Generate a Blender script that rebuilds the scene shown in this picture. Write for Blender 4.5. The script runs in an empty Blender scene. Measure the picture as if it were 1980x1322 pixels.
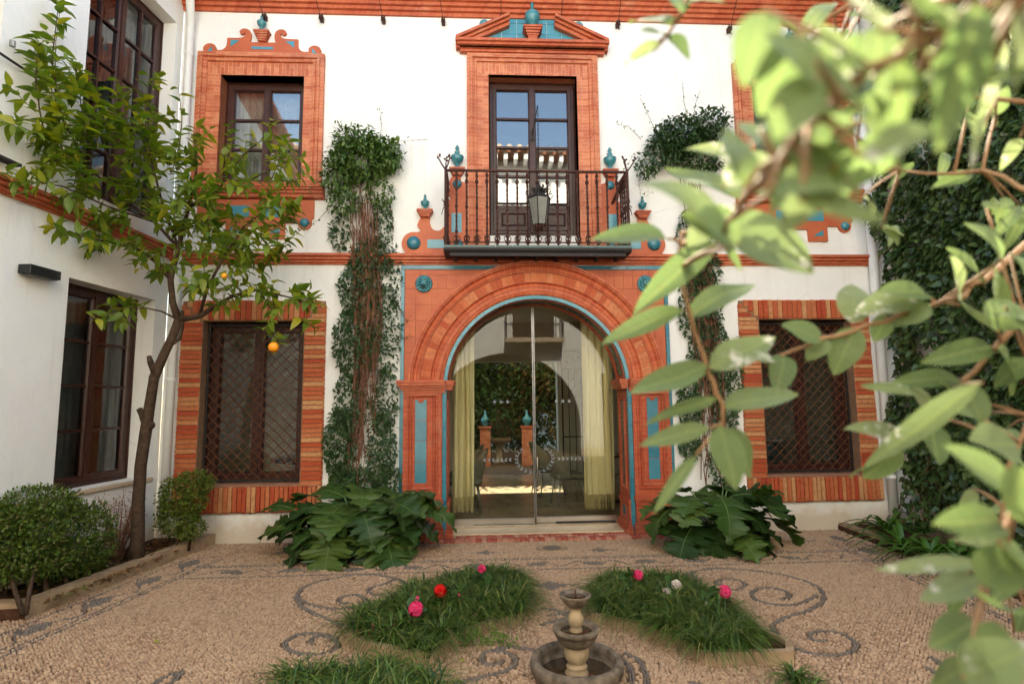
import bpy, math, random
import numpy as np
from mathutils import Matrix, Vector
random.seed(7); rng = np.random.default_rng(11)
SC = bpy.context.scene
COL = SC.collection
PI = math.pi

# ---------------------------------------------------------------- camera
# world: the house front is the plane y=0, x to the right, z up, the courtyard lies at y<0
CAM = np.array([-0.67119, -6.91838, 1.6])
CROT = np.array([[0.998617891480065, 0.004893760652085714, -0.05232932182428288],
                 [-0.05148143980291547, -0.10937711591427132, -0.992666262079101],
                 [-0.010581501392905507, 0.9939882784122537, -0.10897400702606007]])
FPX = 1080.0
cd = bpy.data.cameras.new("camera"); co = bpy.data.objects.new("camera", cd); COL.objects.link(co)
m4 = Matrix.Identity(4)
for i in range(3):
    for j in range(3): m4[i][j] = CROT[i, j]
    m4[i][3] = CAM[i]
co.matrix_world = m4
cd.sensor_width = 36; cd.lens = FPX * 36 / 1980; cd.clip_start = 0.02; cd.clip_end = 400
cd.dof.use_dof = True; cd.dof.focus_distance = 6.2; cd.dof.aperture_fstop = 4.3; cd.dof.aperture_blades = 7
SC.camera = co

# ---------------------------------------------------------------- sky, sun, exposure
SUN_EL, SUN_AZ = math.radians(43.6), math.radians(5)      # azimuth from +y (behind the house front) towards +x
world = bpy.data.worlds.new("World"); SC.world = world; world.use_nodes = True
wn = world.node_tree.nodes; wl = world.node_tree.links
sky = wn.new("ShaderNodeTexSky"); sky.sky_type = 'NISHITA'; sky.sun_disc = False
sky.sun_elevation = SUN_EL; sky.sun_rotation = SUN_AZ; sky.air_density = 1.0; sky.dust_density = 1.2; sky.ozone_density = 1.0
wl.new(sky.outputs[0], wn["Background"].inputs[0]); wn["Background"].inputs[1].default_value = 0.15
sd = bpy.data.lights.new("sun", 'SUN'); so = bpy.data.objects.new("sun", sd); COL.objects.link(so)
sd.energy = 4.3; sd.angle = math.radians(0.53); sd.color = (1.0, 0.94, 0.84)
tosun = Vector((math.sin(SUN_AZ) * math.cos(SUN_EL), math.cos(SUN_AZ) * math.cos(SUN_EL), math.sin(SUN_EL)))
so.rotation_euler = tosun.to_track_quat('Z', 'Y').to_euler(); so.location = (3, 12, 14)
vs = SC.view_settings
vs.view_transform = 'Standard'; vs.look = 'None'; vs.gamma = 1.0; vs.use_curve_mapping = False
vs.exposure = 2.36
vs.use_white_balance = True; vs.white_balance_temperature = 7300; vs.white_balance_tint = 6
cy = SC.cycles
cy.use_denoising = True; cy.max_bounces = 8; cy.diffuse_bounces = 4; cy.glossy_bounces = 4; cy.transparent_max_bounces = 16
cy.transmission_bounces = 4; cy.caustics_reflective = False; cy.caustics_refractive = False; cy.sample_clamp_indirect = 6.0

# ---------------------------------------------------------------- measuring helpers (pixel of the photograph -> point on a known plane)
def ray(px, py): return CROT @ np.array([px - 990.0, -(py - 661.0), -FPX])
def F(px, py, y=0.0):
    d = ray(px, py); return CAM + (y - CAM[1]) / d[1] * d
def G(px, py, z=0.0):
    d = ray(px, py); return CAM + (z - CAM[2]) / d[2] * d
def AT(px, py, dist):
    d = ray(px, py); return CAM + d / FPX * dist
def frame_of(deg, ox):
    a = math.radians(deg); c, s = math.cos(a), math.sin(a)
    T = np.eye(4); T[:2, :2] = [[c, -s], [s, c]]; T[0, 3] = ox; return T
TL = frame_of(90 - 6.0, -4.50)      # left wing: local x along the wall (0 at the corner, negative towards the camera), -y out of the wall
TR = frame_of(-90 - 3.0, 4.50)      # right wing: local x positive towards the camera
def WP(T, px, py, y=0.0):
    A = T[:3, :3]; d = A.T @ ray(px, py); c = A.T @ (CAM - T[:3, 3]); return c + (y - c[1]) / d[1] * d
def wpt(T, x, y, z): return T[:3, :3] @ np.array([x, y, z]) + T[:3, 3]

# ---------------------------------------------------------------- mesh builder
class MB:
    def __init__(s, T=None): s.v = []; s.f = []; s.n = 0; s.T = T
    def add(s, V, Fs):
        V = np.asarray(V, float).reshape(-1, 3)
        if s.T is not None: V = V @ s.T[:3, :3].T + s.T[:3, 3]
        groups = {}
        if isinstance(Fs, np.ndarray): groups[Fs.shape[1]] = Fs
        else:
            for f in Fs: groups.setdefault(len(f), []).append(f)
        for k, g in groups.items(): s.f.append(np.asarray(g, int).reshape(-1, k) + s.n)
        s.v.append(V); s.n += len(V); return s
    def box(s, x0, x1, y0, y1, z0, z1, c=0.0):
        if c <= 0:
            V = [(x, y, z) for z in (z0, z1) for y in (y0, y1) for x in (x0, x1)]
            return s.add(V, [(0, 2, 3, 1), (4, 5, 7, 6), (0, 1, 5, 4), (1, 3, 7, 5), (3, 2, 6, 7), (2, 0, 4, 6)])
        V, Fc = chamfer_box(1, 1, 1, 0); V, Fc = chamfer_box(x1 - x0, y1 - y0, z1 - z0, c)
        return s.add(np.array(V) + np.array([(x0 + x1) / 2, (y0 + y1) / 2, (z0 + z1) / 2]), Fc)
    def prism(s, poly, y0, y1):
        """polygon in (x,z), extruded in y"""
        n = len(poly)
        V = [(x, y0, z) for x, z in poly] + [(x, y1, z) for x, z in poly]
        Fc = [tuple(range(n)), tuple(range(2 * n - 1, n - 1, -1))] + [(i, i + n, (i + 1) % n + n, (i + 1) % n) for i in range(n)]
        return s.add(V, Fc)
    def prism_x(s, poly, x0, x1):
        """polygon in (y,z), extruded in x"""
        n = len(poly)
        V = [(x0, y, z) for y, z in poly] + [(x1, y, z) for y, z in poly]
        Fc = [tuple(range(n - 1, -1, -1)), tuple(range(n, 2 * n))] + [(i, (i + 1) % n, (i + 1) % n + n, i + n) for i in range(n)]
        return s.add(V, Fc)
    def prism_z(s, poly, z0, z1):
        n = len(poly)
        V = [(x, y, z0) for x, y in poly] + [(x, y, z1) for x, y in poly]
        Fc = [tuple(range(n - 1, -1, -1)), tuple(range(n, 2 * n))] + [(i, (i + 1) % n, (i + 1) % n + n, i + n) for i in range(n)]
        return s.add(V, Fc)
    def lathe(s, prof, c=(0, 0, 0), n=20, wob=None):
        V = []; Fc = []
        for r, z in prof:
            for k in range(n):
                a = 2 * PI * k / n; rr = r * (1 + (wob(a, z) if wob else 0))
                V.append((c[0] + rr * math.cos(a), c[1] + rr * math.sin(a), c[2] + z))
        for i in range(len(prof) - 1):
            for k in range(n): Fc.append((i * n + k, i * n + (k + 1) % n, (i + 1) * n + (k + 1) % n, (i + 1) * n + k))
        if prof[0][0] > 1e-4: Fc.append(tuple(range(n - 1, -1, -1)))
        m = (len(prof) - 1) * n
        if prof[-1][0] > 1e-4: Fc.append(tuple(range(m, m + n)))
        return s.add(V, Fc)
    def tube(s, pts, r, n=6, twist=0.0):
        P = [np.asarray(p, float) for p in pts]; m = len(P)
        R = [r] * m if np.isscalar(r) else r
        V = []; Fc = []; up = np.array([0.13, 0.21, 0.97])
        for i in range(m):
            t = P[min(i + 1, m - 1)] - P[max(i - 1, 0)]; L = np.linalg.norm(t); t = t / (L if L > 1e-9 else 1)
            a = np.cross(t, up)
            if np.linalg.norm(a) < 0.15: a = np.cross(t, np.array([1.0, 0.1, 0]))
            a /= np.linalg.norm(a); b = np.cross(t, a)
            for k in range(n):
                th = 2 * PI * k / n + twist * i; V.append(P[i] + R[i] * (math.cos(th) * a + math.sin(th) * b))
        for i in range(m - 1):
            for k in range(n): Fc.append((i * n + k, i * n + (k + 1) % n, (i + 1) * n + (k + 1) % n, (i + 1) * n + k))
        Fc.append(tuple(range(n - 1, -1, -1))); Fc.append(tuple(range((m - 1) * n, m * n)))
        return s.add(V, Fc)
    def rect_sweep(s, prof, x0, x1, z0, z1, sides='ltrb'):
        """profile [(inset, y)...] swept round the rectangle with mitred corners"""
        n = len(prof); V = []
        for d, y in prof:
            V += [(x0 + d, y, z0 + (d if 'b' in sides else 0)), (x0 + d, y, z1 - d), (x1 - d, y, z1 - d), (x1 - d, y, z0 + (d if 'b' in sides else 0))]
        Fc = []
        for i in range(n - 1):
            for k, sd_ in enumerate('ltrb'):
                if sd_ in sides: Fc.append((i * 4 + k, i * 4 + (k + 1) % 4, (i + 1) * 4 + (k + 1) % 4, (i + 1) * 4 + k))
        return s.add(V, Fc)
    def arch_sweep(s, prof, cx, cz, n=64, a0=0.0, a1=PI):
        """profile [(radius, y)...] swept over an arc"""
        m = len(prof); V = []; Fc = []
        for i in range(n + 1):
            a = a0 + (a1 - a0) * i / n
            for r, y in prof: V.append((cx - r * math.cos(a), y, cz + r * math.sin(a)))
        for i in range(n):
            for j in range(m - 1): Fc.append((i * m + j, (i + 1) * m + j, (i + 1) * m + j + 1, i * m + j + 1))
        return s.add(V, Fc)
    def sphere(s, c, r, n=8, m=6, sc=(1, 1, 1)):
        V = []; Fc = []
        for i in range(m + 1):
            th = PI * i / m
            for k in range(n):
                a = 2 * PI * k / n
                V.append((c[0] + sc[0] * r * math.sin(th) * math.cos(a), c[1] + sc[1] * r * math.sin(th) * math.sin(a), c[2] + sc[2] * r * math.cos(th)))
        for i in range(m):
            for k in range(n): Fc.append((i * n + k, (i + 1) * n + k, (i + 1) * n + (k + 1) % n, i * n + (k + 1) % n))
        return s.add(V, Fc)
    def scatter(s, V, Fc, mats):
        """many copies of a small template; mats: (N,3,4)"""
        V = np.asarray(V, float); k = len(V); N = len(mats)
        W = np.einsum('nij,kj->nki', mats[:, :, :3], V) + mats[:, None, :, 3]
        groups = {}
        for f in Fc: groups.setdefault(len(f), []).append(f)
        off = (np.arange(N) * k)[:, None, None]
        Vf = W.reshape(-1, 3)
        if s.T is not None: Vf = Vf @ s.T[:3, :3].T + s.T[:3, 3]
        for q, g in groups.items(): s.f.append((np.asarray(g)[None] + off).reshape(-1, q) + s.n)
        s.v.append(Vf); s.n += len(Vf); return s
    def mesh(s, name, origin, smooth=False):
        V = np.concatenate(s.v) - origin
        me = bpy.data.meshes.new(name)
        tot = [np.full(len(g), g.shape[1], dtype=np.int32) for g in s.f]
        loops = np.concatenate([g.reshape(-1) for g in s.f]).astype(np.int32)
        tot = np.concatenate(tot); start = np.concatenate([[0], np.cumsum(tot)[:-1]]).astype(np.int32)
        me.vertices.add(len(V)); me.vertices.foreach_set("co", V.astype(np.float32).ravel())
        me.loops.add(len(loops)); me.loops.foreach_set("vertex_index", loops)
        me.polygons.add(len(tot)); me.polygons.foreach_set("loop_start", start)
        try: me.polygons.foreach_set("loop_total", tot)
        except Exception: pass
        me.update(calc_edges=True)
        me.polygons.foreach_set("use_smooth", np.full(len(tot), bool(smooth)))
        me.validate()
        return me

def chamfer_box(sx, sy, sz, c):
    hx, hy, hz = sx / 2, sy / 2, sz / 2; V = []; idx = {}
    for ix in (-1, 1):
        for iy in (-1, 1):
            for iz in (-1, 1):
                for ax in range(3):
                    p = [ix * hx, iy * hy, iz * hz]; sg = (ix, iy, iz)
                    for a in range(3):
                        if a != ax: p[a] -= sg[a] * c
                    idx[(ix, iy, iz, ax)] = len(V); V.append(tuple(p))
    Fc = []
    for ax in range(3):
        o = [a for a in range(3) if a != ax]
        for s_ in (-1, 1):
            ring = []
            for u, w in ((-1, -1), (1, -1), (1, 1), (-1, 1)):
                k = [0, 0, 0]; k[ax] = s_; k[o[0]] = u; k[o[1]] = w; ring.append(idx[(*k, ax)])
            Fc.append(ring if (s_ > 0) == (ax != 1) else ring[::-1])
    for ax in range(3):
        o = [a for a in range(3) if a != ax]
        for u in (-1, 1):
            for w in (-1, 1):
                q = []
                for s_, who in ((-1, 0), (1, 0), (1, 1), (-1, 1)):
                    k = [0, 0, 0]; k[ax] = s_; k[o[0]] = u; k[o[1]] = w; q.append(idx[(*k, o[who])])
                Fc.append(q)
    for ix in (-1, 1):
        for iy in (-1, 1):
            for iz in (-1, 1): Fc.append([idx[(ix, iy, iz, a)] for a in range(3)])
    return V, Fc

# ---------------------------------------------------------------- object helpers
WLOC = {}
def _place(o, wloc, parent):
    COL.objects.link(o); WLOC[o.name] = np.asarray(wloc, float)
    if parent is not None:
        o.parent = parent; wloc = np.asarray(wloc, float) - WLOC[parent.name]
    o.location = [float(a) for a in wloc]
def tag(o, label=None, cat=None, group=None, kind=None):
    if label: o["label"] = label
    if cat: o["category"] = cat
    if group: o["group"] = group
    if kind: o["kind"] = kind
    return o
def thing(name, base, label, cat, group=None):
    o = bpy.data.objects.new(name, None); o.empty_display_size = 0.1; _place(o, base, None)
    return tag(o, label, cat, group)
def part(name, mb, mat, parent=None, smooth=False, **kw):
    V = np.concatenate(mb.v); lo, hi = V.min(0), V.max(0)
    org = np.array([(lo[0] + hi[0]) / 2, (lo[1] + hi[1]) / 2, lo[2]])
    me = mb.mesh(name, org, smooth); me.materials.append(mat)
    o = bpy.data.objects.new(name, me); _place(o, org, parent)
    return tag(o, **kw) if kw else o
def inst(name, me, loc, parent=None, rot=None, scale=(1, 1, 1), **kw):
    o = bpy.data.objects.new(name, me); _place(o, loc, parent)
    if rot is not None: o.rotation_euler = rot
    o.scale = scale
    return tag(o, **kw) if kw else o
def struct(name, mb, mat, smooth=False): return part(name, mb, mat, None, smooth, kind='structure')
def rotz(o, T):
    o.rotation_euler[2] = math.atan2(T[1, 0], T[0, 0])
# ---------------------------------------------------------------- materials
class N:
    """small node-tree helper"""
    def __init__(s, name):
        s.m = bpy.data.materials.new(name); s.m.use_nodes = True; s.t = s.m.node_tree; s.n = s.t.nodes; s.l = s.t.links
        s.b = s.n["Principled BSDF"]; s.out = s.n["Material Output"]
        s.geo = s.n.new("ShaderNodeNewGeometry"); s.pos = s.geo.outputs["Position"]
    def put(s, inp, val):
        if isinstance(val, bpy.types.NodeSocket): s.l.new(val, inp)
        elif isinstance(val, (tuple, list)) and len(val) == 3 and inp.type == 'RGBA': inp.default_value = (*val, 1)
        else: inp.default_value = val
    def noise(s, scale, detail=4, rough=0.55, vec=None, dist=0.0):
        q = s.n.new("ShaderNodeTexNoise"); s.put(q.inputs["Vector"], vec or s.pos)
        q.inputs["Scale"].default_value = scale; q.inputs["Detail"].default_value = detail; q.inputs["Roughness"].default_value = rough
        q.inputs["Distortion"].default_value = dist; return q.outputs["Fac"]
    def vor(s, scale, vec=None, feature='F1'):
        q = s.n.new("ShaderNodeTexVoronoi"); q.feature = feature; s.put(q.inputs["Vector"], vec or s.pos); q.inputs["Scale"].default_value = scale; return q
    def ramp(s, fac, stops, interp='LINEAR'):
        q = s.n.new("ShaderNodeValToRGB"); q.color_ramp.interpolation = interp; e = q.color_ramp.elements
        while len(e) < len(stops): e.new(0.5)
        for el, (p, c) in zip(e, stops): el.position = p; el.color = (*c, 1) if len(c) == 3 else c
        s.put(q.inputs[0], fac); return q.outputs[0]
    def mix(s, fac, a, b, mode='MIX'):
        q = s.n.new("ShaderNodeMix"); q.data_type = 'RGBA'; q.blend_type = mode
        s.put(q.inputs["Factor"], fac); s.put(q.inputs["A"], a) if False else None
        ins = [i for i in q.inputs if i.type == 'RGBA']; s.put(ins[0], a); s.put(ins[1], b)
        return [o for o in q.outputs if o.type == 'RGBA'][0]
    def math(s, op, a, b=0.5, c=None):
        q = s.n.new("ShaderNodeMath"); q.operation = op; s.put(q.inputs[0], a); s.put(q.inputs[1], b)
        if c is not None: s.put(q.inputs[2], c)
        return q.outputs[0]
    def vec(s, x, y, z):
        q = s.n.new("ShaderNodeCombineXYZ"); s.put(q.inputs[0], x); s.put(q.inputs[1], y); s.put(q.inputs[2], z); return q.outputs[0]
    def sep(s, v=None):
        q = s.n.new("ShaderNodeSeparateXYZ"); s.put(q.inputs[0], v or s.pos); return q.outputs
    def bump(s, h, strength=0.3, dist=0.01, normal=None):
        q = s.n.new("ShaderNodeBump"); s.put(q.inputs["Height"], h); q.inputs["Strength"].default_value = strength; q.inputs["Distance"].default_value = dist
        if normal is not None: s.put(q.inputs["Normal"], normal)
        s.put(s.b.inputs["Normal"], q.outputs[0]); return q.outputs[0]
    def orand(s):
        return s.n.new("ShaderNodeObjectInfo").outputs["Random"]
    def irand(s): return s.geo.outputs["Random Per Island"]
    def fin(s, col, rough=0.7, spec=0.3, metal=0.0):
        s.put(s.b.inputs["Base Color"], col); s.put(s.b.inputs["Roughness"], rough)
        s.b.inputs["Specular IOR Level"].default_value = spec; s.b.inputs["Metallic"].default_value = metal; return s.m

def lerp3(a, b, t): return tuple(x + (y - x) * t for x, y in zip(a, b))
def simple(name, c, c2=None, rough=0.6, spec=0.3, scale=9, bump=0.0, bscale=80, metal=0.0, orand=0.0):
    k = N(name); c2 = c2 or lerp3(c, (0, 0, 0), 0.25)
    col = k.ramp(k.noise(scale, 6), [(0.3, c2), (0.7, c)])
    if orand: col = k.mix(k.math('MULTIPLY', k.orand(), orand), col, lerp3(c, c2, 1.6) if False else c2)
    if bump: k.bump(k.noise(bscale, 5), bump, 0.01)
    return k.fin(col, rough, spec, metal)

def plaster():
    k = N("white_plaster")
    z = k.sep()[2]
    big = k.noise(1.3, 5, 0.6); fine = k.noise(9, 6, 0.6)
    col = k.ramp(big, [(0.3, (0.80, 0.785, 0.74)), (0.7, (0.86, 0.85, 0.82))])
    col = k.mix(k.math('MULTIPLY', k.ramp(fine, [(0.55, (0, 0, 0)), (0.8, (1, 1, 1))]), 0.18), col, (0.68, 0.65, 0.59))
    # damp stains rising from the ground
    st = k.math('SUBTRACT', k.math('ADD', 0.25, k.math('MULTIPLY', k.noise(3.5, 5, 0.65), 0.45)), k.math('ADD', z, 0.14))
    st = k.ramp(k.math('MULTIPLY', st, 5.0), [(0.0, (0, 0, 0)), (1.0, (1, 1, 1))])
    col = k.mix(k.math('MULTIPLY', st, 0.65), col, (0.52, 0.37, 0.21))
    xx = k.math('ADD', k.sep()[0], k.sep()[1]); rain = k.noise(1.0, 5, 0.6, k.vec(k.math('MULTIPLY', xx, 9.0), k.math('MULTIPLY', xx, 3.0), k.math('MULTIPLY', z, 0.7)))
    col = k.mix(k.math('MULTIPLY', k.ramp(rain, [(0.56, (0, 0, 0)), (0.80, (1, 1, 1))]), 0.34), col, (0.58, 0.54, 0.46))
    crk = k.vor(0.9, k.mix(0.12, k.pos, k.n.new('ShaderNodeTexNoise').outputs['Color']), 'DISTANCE_TO_EDGE')
    col = k.mix(k.math('MULTIPLY', k.ramp(crk.outputs['Distance'], [(0.0, (1, 1, 1)), (0.004, (0, 0, 0))]), k.math('MULTIPLY', k.ramp(big, [(0.52, (0, 0, 0)), (0.6, (1, 1, 1))]), 0.35)), col, (0.45, 0.42, 0.36))
    h = k.math('ADD', k.math('MULTIPLY', k.noise(5, 4, 0.5), 1.0), k.math('MULTIPLY', k.noise(45, 4, 0.5), 0.25))
    k.bump(h, 0.55, 0.02)
    return k.fin(col, 0.9, 0.15)

def terracotta(name, bw=0.20, bh=0.042, axis='h', c0=(0.50, 0.115, 0.046), c1=(0.66, 0.235, 0.11), c2=(0.36, 0.055, 0.024), mortar=(0.62, 0.30, 0.17), ms=0.05, rough=0.55):
    """rubbed red brickwork, too fine to tell single bricks apart"""
    k = N(name); x, y, z = k.sep()
    u = k.math('ADD', x, y)
    v = k.vec(u, z, 0.0) if axis == 'h' else k.vec(z, u, 0.0)
    br = k.n.new("ShaderNodeTexBrick"); k.put(br.inputs["Vector"], v)
    br.inputs["Scale"].default_value = 1.0; br.inputs["Brick Width"].default_value = bw; br.inputs["Row Height"].default_value = bh
    br.inputs["Mortar Size"].default_value = ms * bh; br.inputs["Mortar Smooth"].default_value = 0.2; br.inputs["Bias"].default_value = 0.0
    br.inputs["Color1"].default_value = (*c0, 1); br.inputs["Color2"].default_value = (*c1, 1); br.inputs["Mortar"].default_value = (*mortar, 1)
    streak = k.noise(1.0, 6, 0.65, k.vec(k.math('MULTIPLY', u, 8.0), k.math('MULTIPLY', z, 8.0), k.math('MULTIPLY', y, 8.0)))
    col = k.mix(k.ramp(streak, [(0.45, (0, 0, 0)), (0.78, (0.7, 0.7, 0.7))]), br.outputs["Color"], c2)
    col = k.mix(k.ramp(k.noise(7, 6, 0.7), [(0.60, (0, 0, 0)), (0.82, (0.55, 0.55, 0.55))]), col, (0.72, 0.34, 0.17))
    col = k.mix(k.ramp(k.noise(1.4, 6, 0.7), [(0.50, (0, 0, 0)), (0.72, (0.5, 0.5, 0.5))]), col, (0.26, 0.062, 0.035))
    col = k.mix(k.ramp(k.noise(2.6, 7, 0.75, k.vec(k.math('ADD', u, 40.0), z, y)), [(0.56, (0, 0, 0)), (0.70, (0.45, 0.45, 0.45))]), col, (0.70, 0.36, 0.22))
    h = k.math('SUBTRACT', k.math('MULTIPLY', k.noise(60, 4), 0.4), br.outputs["Fac"])
    k.bump(h, 0.55, 0.008)
    return k.fin(col, rough, 0.35)

def brick_single(name, cols, rough=0.8):
    k = N(name); r = k.orand()
    n = len(cols)
    col = k.ramp(r, [((i + 0.0) / n, c) for i, c in enumerate(cols)], 'CONSTANT')
    v = k.n.new("ShaderNodeVectorMath"); v.operation = 'ADD'; k.put(v.inputs[0], k.pos); k.put(v.inputs[1], k.vec(k.math('MULTIPLY', r, 31.0), 0.0, k.math('MULTIPLY', r, 17.0)))
    nz = k.noise(22, 6, 0.65, v.outputs[0])
    col = k.mix(k.ramp(nz, [(0.35, (0, 0, 0)), (0.75, (1, 1, 1))]), col, (0.40, 0.17, 0.075), 'MIX') if False else k.mix(k.math('MULTIPLY', k.ramp(nz, [(0.42, (0, 0, 0)), (0.72, (1, 1, 1))]), 0.55), col, (0.27, 0.055, 0.025))
    col = k.mix(k.math('MULTIPLY', k.ramp(k.noise(45, 4, 0.6, v.outputs[0]), [(0.55, (0, 0, 0)), (0.75, (1, 1, 1))]), 0.4), col, (0.60, 0.34, 0.17))
    k.bump(k.noise(70, 5), 0.5, 0.008)
    return k.fin(col, rough, 0.2)

def glazed(name, c, c2, rough=0.18, gen=True):
    k = N(name); r = k.orand()
    col = k.mix(k.ramp(r, [(0, (0, 0, 0)), (1, (1, 1, 1))]), c, c2)
    col = k.mix(k.math('MULTIPLY', k.ramp(k.noise(12, 5), [(0.45, (0, 0, 0)), (0.8, (1, 1, 1))]), 0.4), col, lerp3(c2, (0.3, 0.5, 0.5), 0.25))
    k.bump(k.noise(16, 3), 0.12, 0.01)
    return k.fin(col, rough, 0.5)

def glass(name, k_refl=1.0, tint=(0.93, 0.96, 0.94), ior=1.52):
    k = N(name); k.n.remove(k.b)
    tr = k.n.new("ShaderNodeBsdfTransparent"); tr.inputs[0].default_value = (*tint, 1)
    gl = k.n.new("ShaderNodeBsdfGlossy"); gl.inputs["Roughness"].default_value = 0.0; gl.inputs[0].default_value = (0.95, 0.97, 0.97, 1)
    fr = k.n.new("ShaderNodeFresnel"); fr.inputs[0].default_value = ior
    mx = k.n.new("ShaderNodeMixShader"); k.l.new(k.math('MINIMUM', k.math('MULTIPLY', fr.outputs[0], k_refl), 1.0), mx.inputs[0])
    k.l.new(tr.outputs[0], mx.inputs[1]); k.l.new(gl.outputs[0], mx.inputs[2]); k.l.new(mx.outputs[0], k.out.inputs[0])
    return k.m

def leafmat(name, cols, trans=0.35, rough=0.45, spec=0.4, tcol=None, obj=False, spots=None, vein=0.0):
    k = N(name); r = k.orand() if obj else k.irand()
    n = len(cols)
    col = k.ramp(r, [(i / max(n - 1, 1), c) for i, c in enumerate(cols)])
    col = k.mix(k.math('MULTIPLY', k.noise(35 if not obj else 60, 4), 0.35), col, lerp3(cols[0], (0, 0, 0), 0.35))
    if spots: col = k.mix(k.ramp(k.noise(spots[0], 3), [(spots[1], (0, 0, 0)), (spots[1] + 0.06, (1, 1, 1))]), col, spots[2])
    k.fin(col, rough, spec)
    if trans > 0:
        tl = k.n.new("ShaderNodeBsdfTranslucent")
        tc = k.mix(1.0, col, tcol or (1.5, 1.7, 0.6), 'MULTIPLY'); k.put(tl.inputs[0], tc)
        mx = k.n.new("ShaderNodeMixShader"); mx.inputs[0].default_value = trans
        k.l.new(k.b.outputs[0], mx.inputs[1]); k.l.new(tl.outputs[0], mx.inputs[2]); k.l.new(mx.outputs[0], k.out.inputs[0])
    return k.m

PLASTER = plaster()
TERRA_H = terracotta("rubbed_brick_coursed", bh=0.048, mortar=(0.66, 0.34, 0.20), ms=0.065)
TERRA_V = terracotta("rubbed_brick_soldier", axis='v', bh=0.048, mortar=(0.66, 0.34, 0.20), ms=0.065)
TERRA_M = terracotta("moulded_brick", bw=0.075, bh=0.6, c0=(0.47, 0.095, 0.038), c1=(0.55, 0.14, 0.058), ms=0.004, mortar=(0.50, 0.20, 0.10))
TERRA_T = simple("orange_tile", (0.58, 0.155, 0.062), (0.46, 0.10, 0.042), 0.5, 0.35, 5, 0.2, 60, orand=0.5)
TERRA_P = terracotta("pilaster_brick", bw=0.11, bh=0.055, c0=(0.42, 0.066, 0.026), c1=(0.50, 0.10, 0.040), c2=(0.30, 0.036, 0.017), ms=0.05, mortar=(0.54, 0.19, 0.10))
VOUSS = brick_single("voussoir_brick", [(0.50, 0.105, 0.04), (0.60, 0.18, 0.08), (0.45, 0.08, 0.033), (0.56, 0.15, 0.06), (0.62, 0.22, 0.10)], 0.6)
BRICK = brick_single("rustic_brick", [(0.45, 0.075, 0.030), (0.54, 0.23, 0.10), (0.49, 0.115, 0.045), (0.50, 0.15, 0.06), (0.58, 0.29, 0.13), (0.42, 0.062, 0.028), (0.52, 0.17, 0.07), (0.47, 0.10, 0.04)])
STEPBR = brick_single("step_brick", [(0.45, 0.14, 0.09), (0.50, 0.20, 0.13), (0.40, 0.09, 0.06), (0.54, 0.28, 0.19)])
MORTAR = simple("mortar", (0.30, 0.17, 0.10), (0.20, 0.11, 0.065), 0.95, 0.1, 20, 0.4)
BLUE = glazed("blue_glaze", (0.022, 0.155, 0.215), (0.045, 0.215, 0.275))
BLUE_L = glazed("pale_blue_glaze", (0.055, 0.245, 0.32), (0.075, 0.29, 0.36), 0.22)
TEAL = glazed("teal_ceramic", (0.035, 0.19, 0.225), (0.045, 0.215, 0.25), 0.16)
WOOD = simple("dark_brown_wood", (0.060, 0.020, 0.013), (0.034, 0.011, 0.008), 0.38, 0.4, 14)
IRON = simple("rusty_iron", (0.085, 0.034, 0.022), (0.045, 0.017, 0.013), 0.7, 0.3, 30, 0.3, 150)
IRON_D = simple("black_iron", (0.022, 0.016, 0.014), (0.010, 0.008, 0.008), 0.6, 0.4, 30)
LATT = simple("lattice_iron", (0.15, 0.055, 0.023), (0.085, 0.03, 0.015), 0.6, 0.35, 20)
STEEL = simple("brushed_steel", (0.62, 0.56, 0.50), (0.50, 0.45, 0.40), 0.28, 0.5, 6, metal=1.0)
MARBLE = simple("cream_marble", (0.62, 0.47, 0.30), (0.50, 0.36, 0.22), 0.25, 0.5, 3)
STONE = simple("kerb_stone", (0.44, 0.31, 0.19), (0.29, 0.195, 0.12), 0.9, 0.2, 12, 0.6, 60)
SILL = simple("sill_stone", (0.60, 0.47, 0.34), (0.50, 0.38, 0.26), 0.7, 0.25, 6, 0.2)
WHITEP = simple("white_pipe_paint", (0.80, 0.80, 0.77), (0.72, 0.72, 0.68), 0.45, 0.4, 4)
GLASS_D = glass("door_glass", 1.15, (0.84, 0.88, 0.80))
GLASS_S = glass("wing_glass", 1.8, (0.72, 0.78, 0.76))
GLASS_W = glass("window_glass", 5.0, (0.80, 0.84, 0.82))
BARK = simple("bark", (0.092, 0.058, 0.037), (0.040, 0.026, 0.018), 0.95, 0.1, 25, 0.9, 60)
STEM = simple("vine_stem", (0.22, 0.105, 0.062), (0.115, 0.052, 0.034), 0.9, 0.1, 20)
SOIL = simple("soil", (0.105, 0.052, 0.030), (0.045, 0.022, 0.013), 0.95, 0.1, 12, 1.0, 40)
MORT_G = simple("pebble_mortar", (0.17, 0.11, 0.066), (0.11, 0.07, 0.043), 0.95, 0.1, 9, 0.5, 90)
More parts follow.
